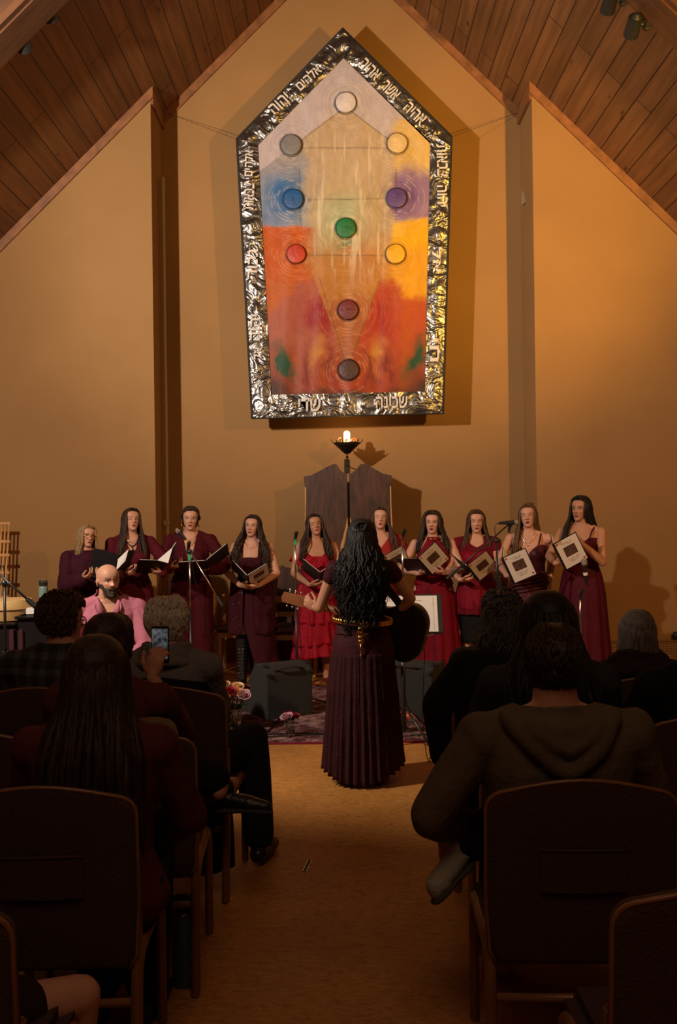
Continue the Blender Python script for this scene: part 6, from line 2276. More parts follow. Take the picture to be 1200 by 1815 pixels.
def short_hair(mb, B, n, L, seed, inf=.012, zlo=.045, r=.0042, wave=.0):
    """short strands lying along the scalp"""
    rnd = random.Random(seed)
    for i in range(n):
        z = rnd.uniform(zlo, .224)
        f, b, w = hsec(z)
        a = rnd.uniform(0, 2 * PI)
        ca, sa = math.cos(a), math.sin(a)
        if sa > .15 and z < .185: continue
        if sa > -.12 and z < .105: continue
        pts = []
        ph = rnd.random() * 6
        for j in range(4):
            zz = z - L * j / 3 * (0.5 if z > .19 else 1)
            f2, b2, w2 = hsec(zz)
            yc, hy = (f2 + b2) / 2, (f2 - b2) / 2
            o = inf * (1.0 - .25 * (j == 0)) + wave * math.sin(ph + j * 2)
            aa = a + (.12 * (j / 3) * (1 if ca * sa > 0 else -1) if z > .19 else 0) + wave * 6 * math.cos(ph + 2 * j)
            pts.append(B.HM @ (Vector((math.cos(aa) * (w2 + o), -(yc + math.sin(aa) * (hy + o)), zz + o * max(0, (zz - .15) / .06))) * B.hk))
        mb.tube(pts, [r * .5, r, r, r * .4], 4)

def glasses_side(S, B, material):
    g = MB()
    for s in (-1, 1):
        ring = [B.HM @ (Vector((s * .033 + .024 * math.cos(2 * PI * k / 18), -.094 + .010 * abs(math.cos(2 * PI * k / 18) + 1) * .5, .106 + .019 * math.sin(2 * PI * k / 18))) * B.hk) for k in range(19)]
        g.tube(ring, .0028, 6)
        g.tube([B.HM @ (Vector((s * .057, -.086, .110)) * B.hk), B.HM @ (Vector((s * .080, .012, .110)) * B.hk)], .0025, 6)
    g.tube([B.HM @ (Vector((-.009, -.102, .110)) * B.hk), B.HM @ (Vector((.009, -.102, .110)) * B.hk)], .0025, 6)
    S.part('glasses', g.mesh('g', True), material)

M_GREYSHOE = mat('grey_canvas_shoe', (0.30, 0.265, 0.22), 0.85, bump=.3, bump_scale=80)
M_SOLE = mat('shoe_sole', (0.035, 0.03, 0.027), 0.8)
def shoe_shape(S, I, heel, toe, upv, material, name='shoe', k=1.0, shaft=None):
    """shoe between two world points with its sole away from upv"""
    a, b_, u = I @ Vector(heel), I @ Vector(toe), (I.to_3x3() @ Vector(upv)).normalized()
    d = (b_ - a).normalized()
    mb = MB()
    mb.cone(a + d * .03 + u * .03, .036 * k, a + d * .15 + u * .012, .036 * k, 14)
    mb.cone(a + d * .14 + u * .010, .038 * k, b_ - d * .03, .028 * k, 14)
    mb.cone(a + d * .03 + u * .03, .036 * k, a + d * .045 + u * .08, .040 * k, 14)
    if shaft: mb.cone(a + d * .045 + u * .07, .042 * k, I @ Vector(shaft), .050 * k, 14)
    o = S.part(name, vox(mb, .006, 2), material)
    R = Matrix((u.cross(d), d, u)).transposed()
    Ls = (b_ - a).length
    s = MB().tube([a + d * Ls * t - u * (.022 - .006 * math.sin(PI * t)) for t in (.0, .06, .2, .45, .7, .88, .97, 1.0)], [q * k for q in (.012, .028, .036, .034, .041, .036, .024, .008)], 16, flat=.34, hint=u)
    so = mesh_obj('sole', s.mesh('s', True), M_SOLE, o)
    return o
def shoe_on(S, B, I):
    shoe_shape(S, I, (.40, 3.12, .60), (.265, 3.04, .50), (-.35, .1, .9), M_GREYSHOE)
    shoe_shape(S, I, (.56, 3.60, .03), (.54, 3.86, .03), (0, 0, 1), M_GREYSHOE)

# man in the hooded sweatshirt, near right
def h7(mb, B):
    hair_cap(mb, B, .012, nape=.055, lump=.004, sc=60)
    short_hair(mb, B, 900, .030, 3, .013, .06)
def shoe7(S, B, I): pass
xh, yh = .645, 2.99
seated('man in an olive hooded sweatshirt seen from behind at the near right', xh, yh, PI, 1.74, True, A_OLIVE, A_DENIM, h7, 'tan', 1.10, hood=True, crew=1.43, shw=.215, vs_=.009, hairmat=H_DARK,
       arms={1: ((.38, 3.22, .66), (-.75, -.35, -.6), (.6, .6, -.2), (0, 0, -1)), -1: ((.86, 3.28, .62), (.8, -.3, -.5), (-.5, .8, -.1), (0, 0, -1))},
       feet={1: (.56, 3.62, 0), -1: (.335, 3.14, .555)}, knees={1: (.56, 3.44, .56), -1: (.86, 3.42, .66)}, shoe=None,
       extra=lambda S, B, I: shoe_on(S, B, I))

# woman with long straight hair, near left
def h4(mb, B):
    hair_cap(mb, B, .016)
    hair_locks(mb, B, .50, 170, .0120, .003, 1.2, (False, False), 204, vol=1.10, az0=58, spread=1.55, jitter=.12, backy=.03)
    hair_locks(mb, B, .56, 90, .0120, .003, 1.2, (False, False), 205, vol=1.12, az0=120, spread=1.3, jitter=.1, backy=.045)
seated('woman with long straight dark hair seen from behind at the near left', -.735, 2.98, PI, 1.70, False, A_MAROON, A_DENIM, h4, 'light', 1.10, hairmat=H_DARK, shw=.185,
       feet={-1: (-.66, 3.34, 0), 1: (-.82, 3.34, 0)})

# person holding up the phone
def h2(mb, B):
    hair_cap(mb, B, .012, nape=.02, lump=.003, sc=30)
    hair_locks(mb, B, .02, 70, .010, .0, 1, (False, False), 222, vol=1.0, az0=70, spread=.55, jitter=.1, backy=-.06)
    mb.ell(B.HM @ (Vector((0, .125, .075)) * B.hk), (.045, .045, .05))
ph = P(284, 1143, 3.98)
seated('person in a maroon shirt with dark hair tied back holding up a phone', -.865, 3.70, PI - R_(4), 1.70, False, A_MAROON, A_BLACK, h2, 'tan', 1.08, head=(R_(-22), 0, 0), shw=.185,
       arms={-1: (tuple(P(270, 1200, 3.90)), (.5, -.3, -.9), (.16, .12, .95), (.25, 1.0, 0), .75, .2), 1: ((-.95, 4.02, .66), (-.8, -.3, -.5), (.5, .7, 0), (0, 0, -1))},
       feet={1: (-.78, 4.12, 0), -1: (-.50, 4.13, .50)}, knees={1: (-.80, 4.12, .55), -1: (-.90, 4.16, .62)}, shoe=None, sleeve=1.55,
       extra=lambda S, B, I: (shoe_shape(S, I, (-.525, 4.12, .47), (-.285, 4.08, .475), (-.05, .2, .95), M_LEATHER, 'boot', .95, (-.60, 4.14, .56)), shoe_shape(S, I, (-.80, 4.12, .03), (-.79, 4.36, .03), (0, 0, 1), M_LEATHER, 'boot', .95)))
M_SCREEN = bpy.data.materials.new('phone_screen')
def screen_mat():
    m, nt, b = new_mat('phone_screen_glow')
    N = nt.nodes.new
    tc = N('ShaderNodeTexCoord')
    n = N('ShaderNodeTexNoise'); n.inputs['Scale'].default_value = 62; n.inputs['Detail'].default_value = 4
    nt.links.new(tc.outputs['Object'], n.inputs['Vector'])
    sp = N('ShaderNodeSeparateXYZ'); nt.links.new(tc.outputs['Object'], sp.inputs[0])
    mr = N('ShaderNodeMapRange'); mr.inputs[1].default_value = -.05; mr.inputs[2].default_value = .05; mr.inputs[3].default_value = .3; mr.inputs[4].default_value = 1.0
    nt.links.new(sp.outputs[2], mr.inputs[0])
    cr = N('ShaderNodeValToRGB')
    e = cr.color_ramp.elements
    e[0].position = .35; e[0].color = (.006, .008, .012, 1)
    e[1].position = .68; e[1].color = (.11, .115, .12, 1)
    nt.links.new(n.outputs['Fac'], cr.inputs[0])
    b.inputs['Base Color'].default_value = (.01, .01, .012, 1)
    b.inputs['Roughness'].default_value = .2
    nt.links.new(cr.outputs[0], b.inputs['Emission Color']); nt.links.new(mr.outputs[0], b.inputs['Emission Strength'])
    return m
bpy.data.materials.remove(M_SCREEN)
M_SCREEN = screen_mat()
M_WHITEUI = mat('screen_button', (.5, .55, .6), .5, emit=((.45, .62, .8), .5))
fo = empty('phone', ph, R_(-6), label='black smartphone held up by the person in the maroon shirt, its screen showing the stage', cat='phone')
MB().box((0, 0, 0), (.073, .009, .148), bev=.004).build('case', M_FIX, fo)
MB().box((0, -.005, .004), (.064, .0015, .122)).build('screen', M_SCREEN, fo)
MB().ell((.022, -.0062, -.049), (.0045, .0008, .0045), None, 14, 6).build('shutter_button', M_WHITEUI, fo)

# grey-haired man beside the aisle, jacket round his shoulders
def h3(mb, B):
    hair_cap(mb, B, .020, nape=.035, lump=.008, sc=45)
    rnd = random.Random(33)
    short_hair(mb, B, 1300, .05, 34, .024, .035, .0045, .004)
def x3(S, B, I):
    # grey hood folds at the neck
    mb = MB()
    for q in range(3):
        mb.tube([B.up(Vector(((.098 + .012 * q) * math.cos(a), .012 + (.085 + .016 * q) * math.sin(a), 1.475 - .032 * q + .006 * math.sin(3 * a + q))) * B.k) for a in [2 * PI * i / 20 for i in range(21)]], .026, 8)
    S.part('scarf', wrinkle(vox(mb, .009, 2), .006), A_GREY)
    # black coat hung over the back
    mb = MB()
    rings = []
    for j in range(22):
        v = j / 21
        z = 1.36 - .88 * v
        wv = .252 + .045 * v
        ring = []
        for i in range(41):
            a = -.12 * PI + 1.24 * PI * i / 40
            rr = 1 + .03 * math.sin(9 * a + 5 * v)
            top = .030 * abs(math.cos(a)) ** 2 * (1 - v)
            ring.append(B.up(Vector((wv * rr * math.cos(a) * (1 - .28 * (1 - v) ** 6), .02 + (.165 + .02 * v) * rr * math.sin(a), z - top * 1.4)) * B.k))
        rings.append(ring)
    mb.rings(rings, cap=False, close=False)
    S.part('jacket', joined([mb.mesh('j')], .012), A_BLACK)
seated('grey-haired man with a dark jacket round his shoulders beside the aisle', -.785, 4.52, PI - R_(8), 1.66, True, A_GREY, A_DENIM, h3, 'fair', 1.04, head=(R_(-14), R_(-3), R_(4)), hairmat=H_GREY, shw=.19, shrug=.01,
       arms={-1: ((-.60, 4.88, .68), (.25, -.6, -.8), (-.6, .7, -.1), (0, 0, -1)), 1: ((-.80, 4.90, .66), (-.8, -.3, -.5), (.5, .7, 0), (0, 0, -1))},
       feet={-1: (-.395, 4.78, .02), 1: (-.78, 4.98, 0)}, knees={-1: (-.44, 4.90, .57), 1: (-.74, 4.98, .56)}, extra=x3, names=('fleece', 'trousers'))

# curly-haired man in plaid with glasses, far left
def h1(mb, B):
    hair_cap(mb, B, .016, nape=.045, lump=.006, sc=40)
    curls(mb, B, 700, .0085, 12, .018, .05)
seated('man with curly brown hair and glasses in a plaid flannel shirt on the left', -1.28, 4.55, PI - R_(6), 1.72, True, A_PLAID, A_DENIM, h1, 'light', 1.0, head=(R_(-50), R_(-2), 0), hairmat=H_BROWN, shw=.205, names=('flannel_shirt', 'trousers'),
       extra=lambda S, B, I: glasses_side(S, B, M_FIX))

# woman with long dark hair, right
def h6(mb, B):
    hair_cap(mb, B, .016)
    hair_locks(mb, B, .42, 150, .0115, .008, 2.0, (False, False), 244, vol=1.20, az0=60, spread=1.65, jitter=.2, backy=.02)
    hair_locks(mb, B, .40, 70, .0115, .008, 2.0, (False, False), 245, vol=1.12, az0=115, spread=1.3, jitter=.2, backy=.03)
seated('woman with long dark hair in a charcoal sweater before the man in the sweatshirt', .80, 3.82, PI, 1.80, False, A_DARK, A_BLACK, h6, 'light', 1.10, hairmat=H_BLACK, shw=.195)

# curly grey-haired woman in knitwear
def h5(mb, B):
    hair_cap(mb, B, .018, lump=.006)
    hair_locks(mb, B, .20, 240, .0075, .013, 5.4, (False, False), 254, vol=1.14, az0=56, spread=1.55, jitter=.4, backy=.0)
    curls(mb, B, 420, .008, 55, .022, .06)
seated('woman with dark grey curls in a ribbed grey-brown knit seated right of the aisle', .755, 4.62, PI + R_(4), 1.66, False, A_KNIT, A_BLACK, h5, 'light', 1.14, hairmat=H_GREYD, shw=.19, names=('knit_sweater', 'trousers'))
# her black coat over the chair back and arm
p0 = Vector((.60, 4.40, 0))
mb = MB()
mb.cone((.56, 4.44, .98), .085, (.47, 4.50, .80), .10); mb.cone((.47, 4.50, .80), .10, (.485, 4.56, .58), .085)
mb.cone((.56, 4.42, .98), .08, (.95, 4.40, .97), .08); mb.cone((.60, 4.38, .92), .09, (.62, 4.36, .45), .10); mb.cone((.9, 4.38, .92), .09, (.9, 4.36, .5), .09)
mb.cone((.62, 4.36, .7), .10, (.9, 4.36, .7), .10)
cm = wrinkle(vox(mb, .010, 2), .012)
co = mesh_obj('coat', cm, A_BLACK); tag(co, 'black coat draped over the chair of the woman with grey curls', 'coat'); origin_to(co, (.7, 4.4, .45))

# woman with grey bob, far right
def h8(mb, B):
    hair_cap(mb, B, .018)
    hair_locks(mb, B, .165, 130, .0105, .003, 1.5, (False, False), 264, vol=1.10, az0=54, spread=1.32, jitter=.08, backy=-.055)
def x8(S, B, I):
    mb = MB()
    for q in range(3):
        mb.tube([B.up(Vector(((.10 + .035 * q) * math.cos(a), .012 + (.085 + .022 * q) * math.sin(a), 1.465 - .035 * q + .010 * math.sin(2 * a + q * 2))) * B.k) for a in [2 * PI * i / 20 for i in range(21)]], .030, 8)
    S.part('shawl', wrinkle(vox(mb, .009, 2), .010), A_BROWN)
seated('woman with a straight grey bob and brown shawl in the far right seats', 1.395, 4.66, PI, 1.49, False, A_BROWN, A_BLACK, h8, 'light', 1.10, hairmat=H_GREYM, extra=x8, hip_z=.515)

# person in black at the right edge and one at the left edge, mostly outside the photo
def h9(mb, B):
    hair_cap(mb, B, .014); short_hair(mb, B, 500, .03, 71, .014, .05)
seated('person in black cut off by the right edge of the photo', 1.42, 3.86, PI + R_(6), 1.70, True, A_BLACK, A_BLACK, h9, 'light', 1.14, shw=.22)
seated('person at the lower left edge of the photo with only a bare knee showing', -1.10, 2.2, PI, 1.68, False, A_DARK, A_BROWN, h9, 'light', 1.0, shw=.17, leg_upto=.62,
       feet={-1: (-.74, 2.68, 0), 1: (-1.1, 2.66, 0)}, knees={-1: (-.675, 2.54, .455), 1: (-1.08, 2.60, .545)},
       arms={q: ((-1.1 - q * .12, 2.42, .66), (-q * .8, -.3, -.5), (0, .8, -.2), (0, 0, -1)) for q in (-1, 1)})

# ---- bald bearded man in the pink shirt, facing the hall
yp = 7.02
pp = P(192, 1090, yp)
def xp(S, B, I):
    k = B.k
    for s in (-1, 1):        # open collar
        mb = MB().prism([B.up(Vector(v) * k) for v in ((s * .030, -.112, 1.385), (s * .058, -.078, 1.445), (s * .074, -.02, 1.475), (s * .092, -.03, 1.435), (s * .088, -.085, 1.405), (s * .070, -.135, 1.355))], (0, -.005, .002))
        S.part('collar', mb.mesh('c'), A_PINK)
    pk = MB().prism([B.up(Vector(v) * k) for v in ((-.15, -.128, 1.27), (-.07, -.14, 1.27), (-.07, -.144, 1.20), (-.15, -.134, 1.20))], (0, -.004, 0))
    S.part('pocket', pk.mesh('p'), A_PINK)
    # full beard
    mb = MB()
    rnd = random.Random(77)
    for i in range(1700):
        an = rnd.uniform(-1.62, 1.62); z = rnd.uniform(.008, .092)
        f, b_, w = hsec(max(z, 0.0))
        x = w * math.sin(an)
        yf = (f + b_) / 2 + (f - b_) / 2 * math.cos(an)
        if abs(x) < .022 and .037 < z < .053: continue
        if z > .063 and abs(an) < 1.0: continue
        if z > .050 and .022 < abs(x) and abs(an) < .80 and z > .050 + .016 * (1 - abs(x) / .05): continue
        base = Vector((x, -yf + .004, z))
        d = Vector((x * 2.5, -.5, -1.0)).normalized()
        L = .010 + .014 * max(0, 1 - abs(x) / .05) * max(0, 1 - z / .06) + .005 * rnd.random()
        mb.tube([B.HM @ (base * B.hk), B.HM @ ((base + d * L * .5 + Vector((0, -.006, 0))) * B.hk), B.HM @ ((base + d * L) * B.hk)], [.0030, .0034, .0012], 5)
    S.part('beard', mb.mesh('b', True), H_BEARD)
H_BEARD = hair_mat('greying_beard', (0.022, 0.013, 0.009), (0.085, 0.062, 0.045))
chp = make_wooden_chair(); chp.location = (pp.x, yp + .16, 0); chp.rotation_euler = (0, 0, PI - R_(0))
tag(chp, 'wooden chair under the bald man in the pink shirt', 'chair', 'wooden chairs behind the choir')
seated('bald bearded man in a pink shirt sitting and facing the hall', pp.x, yp, R_(14), 1.74, True, A_PINK, A_DENIM, None, 'light', .98, head=(R_(20), R_(0), R_(-1)), crew=1.475, shw=.195, body_vox=.004, vs_=.007, hip_z=.545,
       beard=(.09, .055, .04), brow=(.07, .04, .025), gaze=.002, extra=xp, vneck=1.325, names=('shirt', 'trousers'), lean=.03)
# ================================================================ RUG, FLOWERS, SMALL THINGS
def rug_mat():
    m, nt, b = new_mat('patterned_rug')
    N = nt.nodes.new
    tc = N('ShaderNodeTexCoord')
    v = N('ShaderNodeTexVoronoi'); v.inputs['Scale'].default_value = 8.5
    nt.links.new(tc.outputs['Object'], v.inputs['Vector'])
    w = N('ShaderNodeTexNoise'); w.inputs['Scale'].default_value = 13; w.inputs['Distortion'].default_value = 2.5; w.inputs['Detail'].default_value = 3
    nt.links.new(tc.outputs['Object'], w.inputs['Vector'])
    n = N('ShaderNodeTexNoise'); n.inputs['Scale'].default_value = 70; n.inputs['Detail'].default_value = 4
    nt.links.new(tc.outputs['Object'], n.inputs['Vector'])
    ad = N('ShaderNodeMath'); ad.operation = 'MULTIPLY_ADD'; ad.inputs[1].default_value = .6
    nt.links.new(v.outputs['Distance'], ad.inputs[0]); nt.links.new(w.outputs['Fac'], ad.inputs[2])
    a2 = N('ShaderNodeMath'); a2.operation = 'MULTIPLY_ADD'; a2.inputs[1].default_value = .55
    nt.links.new(n.outputs['Fac'], a2.inputs[0]); nt.links.new(ad.outputs[0], a2.inputs[2])
    cr = N('ShaderNodeValToRGB')
    e = cr.color_ramp.elements
    e[0].position = .35; e[0].color = (.030, .010, .013, 1)
    e[1].position = .86; e[1].color = (.34, .20, .18, 1)
    k = cr.color_ramp.elements.new(.62); k.color = (.085, .032, .036, 1)
    mr = N('ShaderNodeMath'); mr.operation = 'MULTIPLY'; mr.inputs[1].default_value = .62
    nt.links.new(a2.outputs[0], mr.inputs[0]); nt.links.new(mr.outputs[0], cr.inputs[0])
    nt.links.new(cr.outputs[0], b.inputs['Base Color'])
    b.inputs['Roughness'].default_value = .95
    b.inputs['Specular IOR Level'].default_value = .1
    return m
M_RUG = rug_mat()
M_RUGEDGE = cloth_mat('rug_border', (0.17, 0.018, 0.030), 0.95)
ry0, ry1 = 7.24, 9.62
rx0, rx1 = P(402, 1317, ry0).x - .15, P(860, 1317, ry0).x
rug = empty('rug', ((rx0 + rx1) / 2, (ry0 + ry1) / 2, 0), label='dark red patterned carpet under the floor monitors', cat='rug')
W_, D_ = rx1 - rx0, ry1 - ry0
MB().grid(lambda u, v: Vector(((u - .5) * W_, (v - .5) * D_, .010 + .003 * mnoise.noise(Vector((u * 9, v * 9, 0))))), 40, 40).build('field', M_RUG, rug, smooth=True)
MB().box((0, -D_ / 2 - .012, .006), (W_, .03, .012)).box((0, D_ / 2 + .012, .006), (W_, .03, .012)).box((-W_ / 2 - .012, 0, .006), (.03, D_, .012)).box((W_ / 2 + .012, 0, .006), (.03, D_, .012)).build('border', M_RUGEDGE, rug)

# roses
M_LEAF = mat('rose_leaf', (0.035, 0.085, 0.025), 0.55, noise_scale=20, noise_amt=.3)
M_STEM = mat('rose_stem', (0.045, 0.095, 0.03), 0.6)
M_GLASS = mat('clear_glass', (0.92, 0.95, 0.93), 0.03, trans=1.0)
M_WATER = mat('water', (0.85, 0.92, 0.9), 0.02, trans=1.0)
PETAL = {k: mat('petal_' + k.replace(' ', '_'), c, .6, noise_scale=30, noise_amt=.12) for k, c in {
    'peach': (.72, .38, .17), 'cream': (.78, .52, .27), 'red': (.30, .006, .016), 'dark red': (.10, .006, .012), 'lilac': (.52, .30, .36), 'pink': (.62, .30, .30), 'orange tipped': (.75, .30, .18)}.items()}
def rose(head, base, r, kind, label, seed, lean=(0, -.25, 1), leaves=2, group='roses on the rug'):
    head, base = Vector(head), Vector(base)
    root = empty('rose', base, 0, label, 'rose', group)
    rnd = random.Random(seed)
    h = head - base
    x, y, d = frame_from(Vector(lean))
    mb = MB()
    for layer in range(5):
        n = (3, 4, 5, 6, 6)[layer]
        R0 = r * (.22, .40, .62, .84, 1.0)[layer]
        ht = r * (1.05, 1.0, .92, .78, .60)[layer]
        op = (.0, .08, .18, .34, .60)[layer]
        for i in range(n):
            a0 = 2 * PI * i / n + layer * .7 + rnd.random() * .3
            wid = 2 * PI / n * 1.35
            def fn(u, v):
                a = a0 + (u - .5) * wid
                e = (1 - (2 * u - 1) ** 4 * .25)
                rad = R0 * (.42 + .58 * math.sin(v * PI * .5) ** .8) * (1 + op * v * v)
                z = -r * .55 + (ht + r * .35) * v * e - op * r * .35 * max(0, v - .75) * 4 * .3
                return h + x * rad * math.cos(a) + y * rad * math.sin(a) + d * z
            mb.grid(fn, 6, 5)
    bl = mb.build('bloom', PETAL[kind], root, smooth=True)
    pts = bez(Vector((0, 0, 0)), Vector((0, 0, h.z * .45)), h - d * h.length * .3, h - d * r * .5, 10)
    MB().tube(pts, .0035, 6).build('stem', M_STEM, root, smooth=True)
    for i in range(leaves):
        p = pts[rnd.randint(5, 9)]
        a = rnd.random() * 6.28
        dv = Vector((math.cos(a), math.sin(a) * .7 - .3, rnd.uniform(-.1, .5))).normalized()
        sx = dv.cross(Vector((0, 0, 1))).normalized()
        L = r * rnd.uniform(1.5, 2.2)
        MB().grid(lambda u, v: p + dv * L * v + sx * (u - .5) * L * .62 * math.sin(PI * min(1, v * .96 + .04)) ** .8 + Vector((0, 0, -.012 * v * v + .010 * abs(u - .5))), 4, 7).build('leaf', M_LEAF, root, smooth=True)
    MB().cone(h - d * r * .62, r * .30, h - d * r * .42, r * .42, 10).build('calyx', M_STEM, root, smooth=True)
    return root
def vase(label, p, h, r):
    v = empty('glass_vase', p, 0, label, 'vase', 'glass vases on the rug')
    MB().lathe([(.001, .004), (r * .72, .0), (r * .78, .012), (r * .95, h * .35), (r * 1.0, h * .6), (r * .82, h * .85), (r * .95, h), (r * .90, h), (r * .77, h * .85), (r * .94, h * .6), (r * .89, h * .35), (r * .70, .022), (.001, .018)], 24).build('body', M_GLASS, v, smooth=True)
    MB().lathe([(.001, .022), (r * .66, .024), (r * .86, h * .35), (r * .90, h * .52), (.001, h * .525)], 24).build('water', M_WATER, v, smooth=True)
    return v
# left bouquet
dv_ = 7.62
b0 = P(416, 1292, dv_); b0.z = .012
vase('glass vase of mixed roses before the left floor monitor', b0, .20, .058)
for i, (px, py, dd, r, k, lab) in enumerate([
        (399, 1214, 0, .026, 'cream', 'cream rose topmost at the left of the large bouquet'), (422, 1217, .02, .030, 'cream', 'cream rose at the top of the large left bouquet'),
        (435, 1219, .05, .028, 'dark red', 'dark red rose at the back right of the large left bouquet'), (409, 1225, -.05, .028, 'red', 'bright red rose in the middle of the large left bouquet'),
        (397, 1227, -.03, .030, 'peach', 'peach rose left of the red one in the large left bouquet'), (391, 1224, .02, .028, 'lilac', 'lilac rose at the far left of the large left bouquet'),
        (422, 1227, -.03, .030, 'peach', 'peach rose right of the red one in the large left bouquet'), (432, 1232, -.05, .034, 'lilac', 'large lilac rose low on the right of the large left bouquet'),
        (413, 1218, .05, .026, 'pink', 'pink rose at the back of the large left bouquet'), (437, 1226, -.02, .016, 'cream', 'small white bud at the right edge of the large left bouquet')]):
    hd = P(px, py, dv_ + dd)
    s_ = Vector((hd.x - b0.x, dd * .6, 0)) * .12
    rose(hd, b0 + Vector((0, 0, .03)) + s_, r, k, lab, i, (hd.x - b0.x, -.18 + dd, .32), 2)
# small vase in the middle
d2 = 7.42
c0 = P(515, 1308, d2); c0.z = .012
vase('small glass vase of lilac and red roses left of the dark pleated skirt', c0, .14, .036)
rose(P(508, 1271, d2), c0 + Vector((-.008, 0, .03)), .032, 'lilac', 'lilac rose in the small middle vase', 31, (-.25, -.35, 1), 2)
rose(P(522, 1269, d2 + .03), c0 + Vector((.008, .01, .03)), .028, 'red', 'red rose at the right in the small middle vase', 32, (.2, -.2, 1), 2)
rose(P(511, 1265, d2 + .05), c0 + Vector((0, .015, .03)), .022, 'red', 'red rose peeping out behind the lilac rose in the small middle vase', 33, (0, -.1, 1), 1)
# small vase behind the music stand
c1 = P(717, 1312, 7.52); c1.z = .012
vase('small glass vase behind the foot of the music stand', c1, .14, .036)
rose(P(724, 1270, 7.5), c1 + Vector((.008, 0, .03)), .032, 'orange tipped', 'orange-tipped rose beside the music stand pole', 34, (.2, -.35, 1), 1)
rose(P(707, 1268, 7.54), c1 + Vector((-.008, .01, .03)), .028, 'red', 'red rose half hidden by the skirt beside the music stand', 35, (-.2, -.2, 1), 1)
# right bouquet
d3 = 7.75
c2 = P(800, 1290, d3); c2.z = .012
vase('glass vase of mixed roses before the right floor monitor', c2, .20, .058)
for i, (px, py, dd, r, k, lab) in enumerate([(779, 1235, -.04, .030, 'peach', 'peach rose at the left of the right bouquet'), (789, 1233, -.02, .032, 'red', 'red rose in the right bouquet'), (785, 1225, .02, .028, 'lilac', 'lilac rose top left in the right bouquet'),
        (796, 1221, .03, .032, 'lilac', 'lilac rose at the top of the right bouquet'), (806, 1228, -.02, .03, 'peach', 'peach rose on the right side of the right bouquet, beside the black coat'), (800, 1238, -.05, .028, 'pink', 'pink rose low in the right bouquet')]):
    hd = P(px, py, d3 + dd)
    rose(hd, c2 + Vector((0, 0, .03)), r, k, lab, 50 + i, (hd.x - c2.x, -.18 + dd, .32), 3)

# cables on the rug and floor
M_CABLE = mat('black_cable', (0.008, 0.008, 0.008), 0.45)
def cable(label, pts, r=.004, mat_=M_CABLE):
    o = MB().tube(poly_path(pts, 8), r, 6).build('cable', mat_, None, smooth=True)
    tag(o, label, 'cable', 'cables on the carpet'); return origin_to(o, Vector(pts[0]))
def G(px, py, z=.017):
    """point on the floor under a pixel"""
    u, v = px - 600, py - 907.5
    v0 = u * math.sin(ROLL) + v * math.cos(ROLL)
    d = (EYE - z) * FPX / v0
    return P(px, py, d)
cable('black cable curving from the left floor monitor to the carpet edge', [G(438, 1266), G(452, 1274), G(467, 1290), G(471, 1298), G(462, 1300), G(430, 1301)])
cable('thick black cable running slantwise beside the left floor monitor', [G(505, 1262), G(488, 1282), G(474, 1296), G(455, 1303)], .007)
cable('black cable lying along the front edge of the carpet', [G(425, 1303), G(470, 1301), G(520, 1300), G(566, 1299), G(620, 1301), G(690, 1302)], .006)
cable('second black cable along the front edge of the carpet', [G(428, 1306), G(480, 1305), G(530, 1303), G(575, 1301)], .004)
cable('black cable from the left floor monitor towards the guitarist', [G(522, 1266), G(535, 1258), G(555, 1255), G(575, 1253)], .004)
cable('black cable on the carpet right of the music stand', [G(726, 1303), G(750, 1302), G(775, 1301), G(815, 1300)], .005)
gj = P(728, 1124, 6.26 + .31)
cable('thin guitar cable hanging from the guitar down to the floor', [gj, P(744, 1128, 6.5), P(752, 1150, 6.6), P(751, 1200, 6.72), P(749, 1260, 6.85), Vector((P(752, 1310, 7.0).x, 7.0, .10)), G(757, 1342), G(763, 1350)], .0035)
cable('thin cable hanging from the boom stand before the jumpsuit', [P(339, 990, 8.56), P(346, 1030, 8.58), P(358, 1080, 8.6), P(374, 1130, 8.65), P(392, 1172, 8.7), Vector((P(412, 1200, 8.85).x, 8.85, .05)), G(424, 1222, .008)], .003)
cable('thin cable hanging beside the stand before the ruffled dress', [P(528, 1075, 8.6), P(530, 1110, 8.6), P(534, 1150, 8.62), Vector((P(536, 1180, 8.66).x, 8.66, .2)), G(540, 1248)], .003)

# dark piano at the left with drum, bottle and paper on it
M_PIANO = mat('piano_black', (0.012, 0.010, 0.011), 0.22, spec=0.5)
M_PIANOL = mat('piano_maroon_edge', (0.055, 0.020, 0.024), 0.35)
yq = 7.55
xl, xr = P(-70, 1100, yq).x, P(142, 1100, yq).x
xs = P(30, 1100, yq).x
ht = P(100, 1091, yq).z; hl = P(10, 1104, yq).z
pn = empty('piano', ((xl + xr) / 2, yq, 0), label='black piano at the left edge with a drum and a bottle on top', cat='piano')
ox = (xl + xr) / 2
MB().box(((xl + xs) / 2 - ox, .28, hl / 2 + .04), (xs - xl, .56, hl - .08), bev=.012).build('side_section', M_PIANO, pn)
MB().box(((xs + xr) / 2 - ox, .28, ht / 2 + .04), (xr - xs, .56, ht - .08), bev=.012).build('cabinet', M_PIANO, pn)
MB().box(((xs + xr) / 2 - ox, .28, ht - .012), (xr - xs + .03, .62, .024), bev=.008).build('lid', M_PIANO, pn)
MB().box(((xl + xs) / 2 - ox, .28, hl - .012), (xs - xl, .62, .024), bev=.008).build('lid', M_PIANO, pn)
for x in (P(22, 1120, yq).x, P(38, 1120, yq).x): MB().box((x - ox, -.012, hl / 2), (.035, .03, hl - .1), bev=.004).build('moulding', M_PIANOL, pn)
for x in (xl + .06, xr - .06): MB().box((x - ox, .28, .03), (.10, .5, .06), bev=.006).build('foot', M_PIANO, pn)
M_DRUMSKIN = mat('drum_skin', (0.62, 0.40, 0.16), 0.7, noise_scale=14, noise_amt=.15)
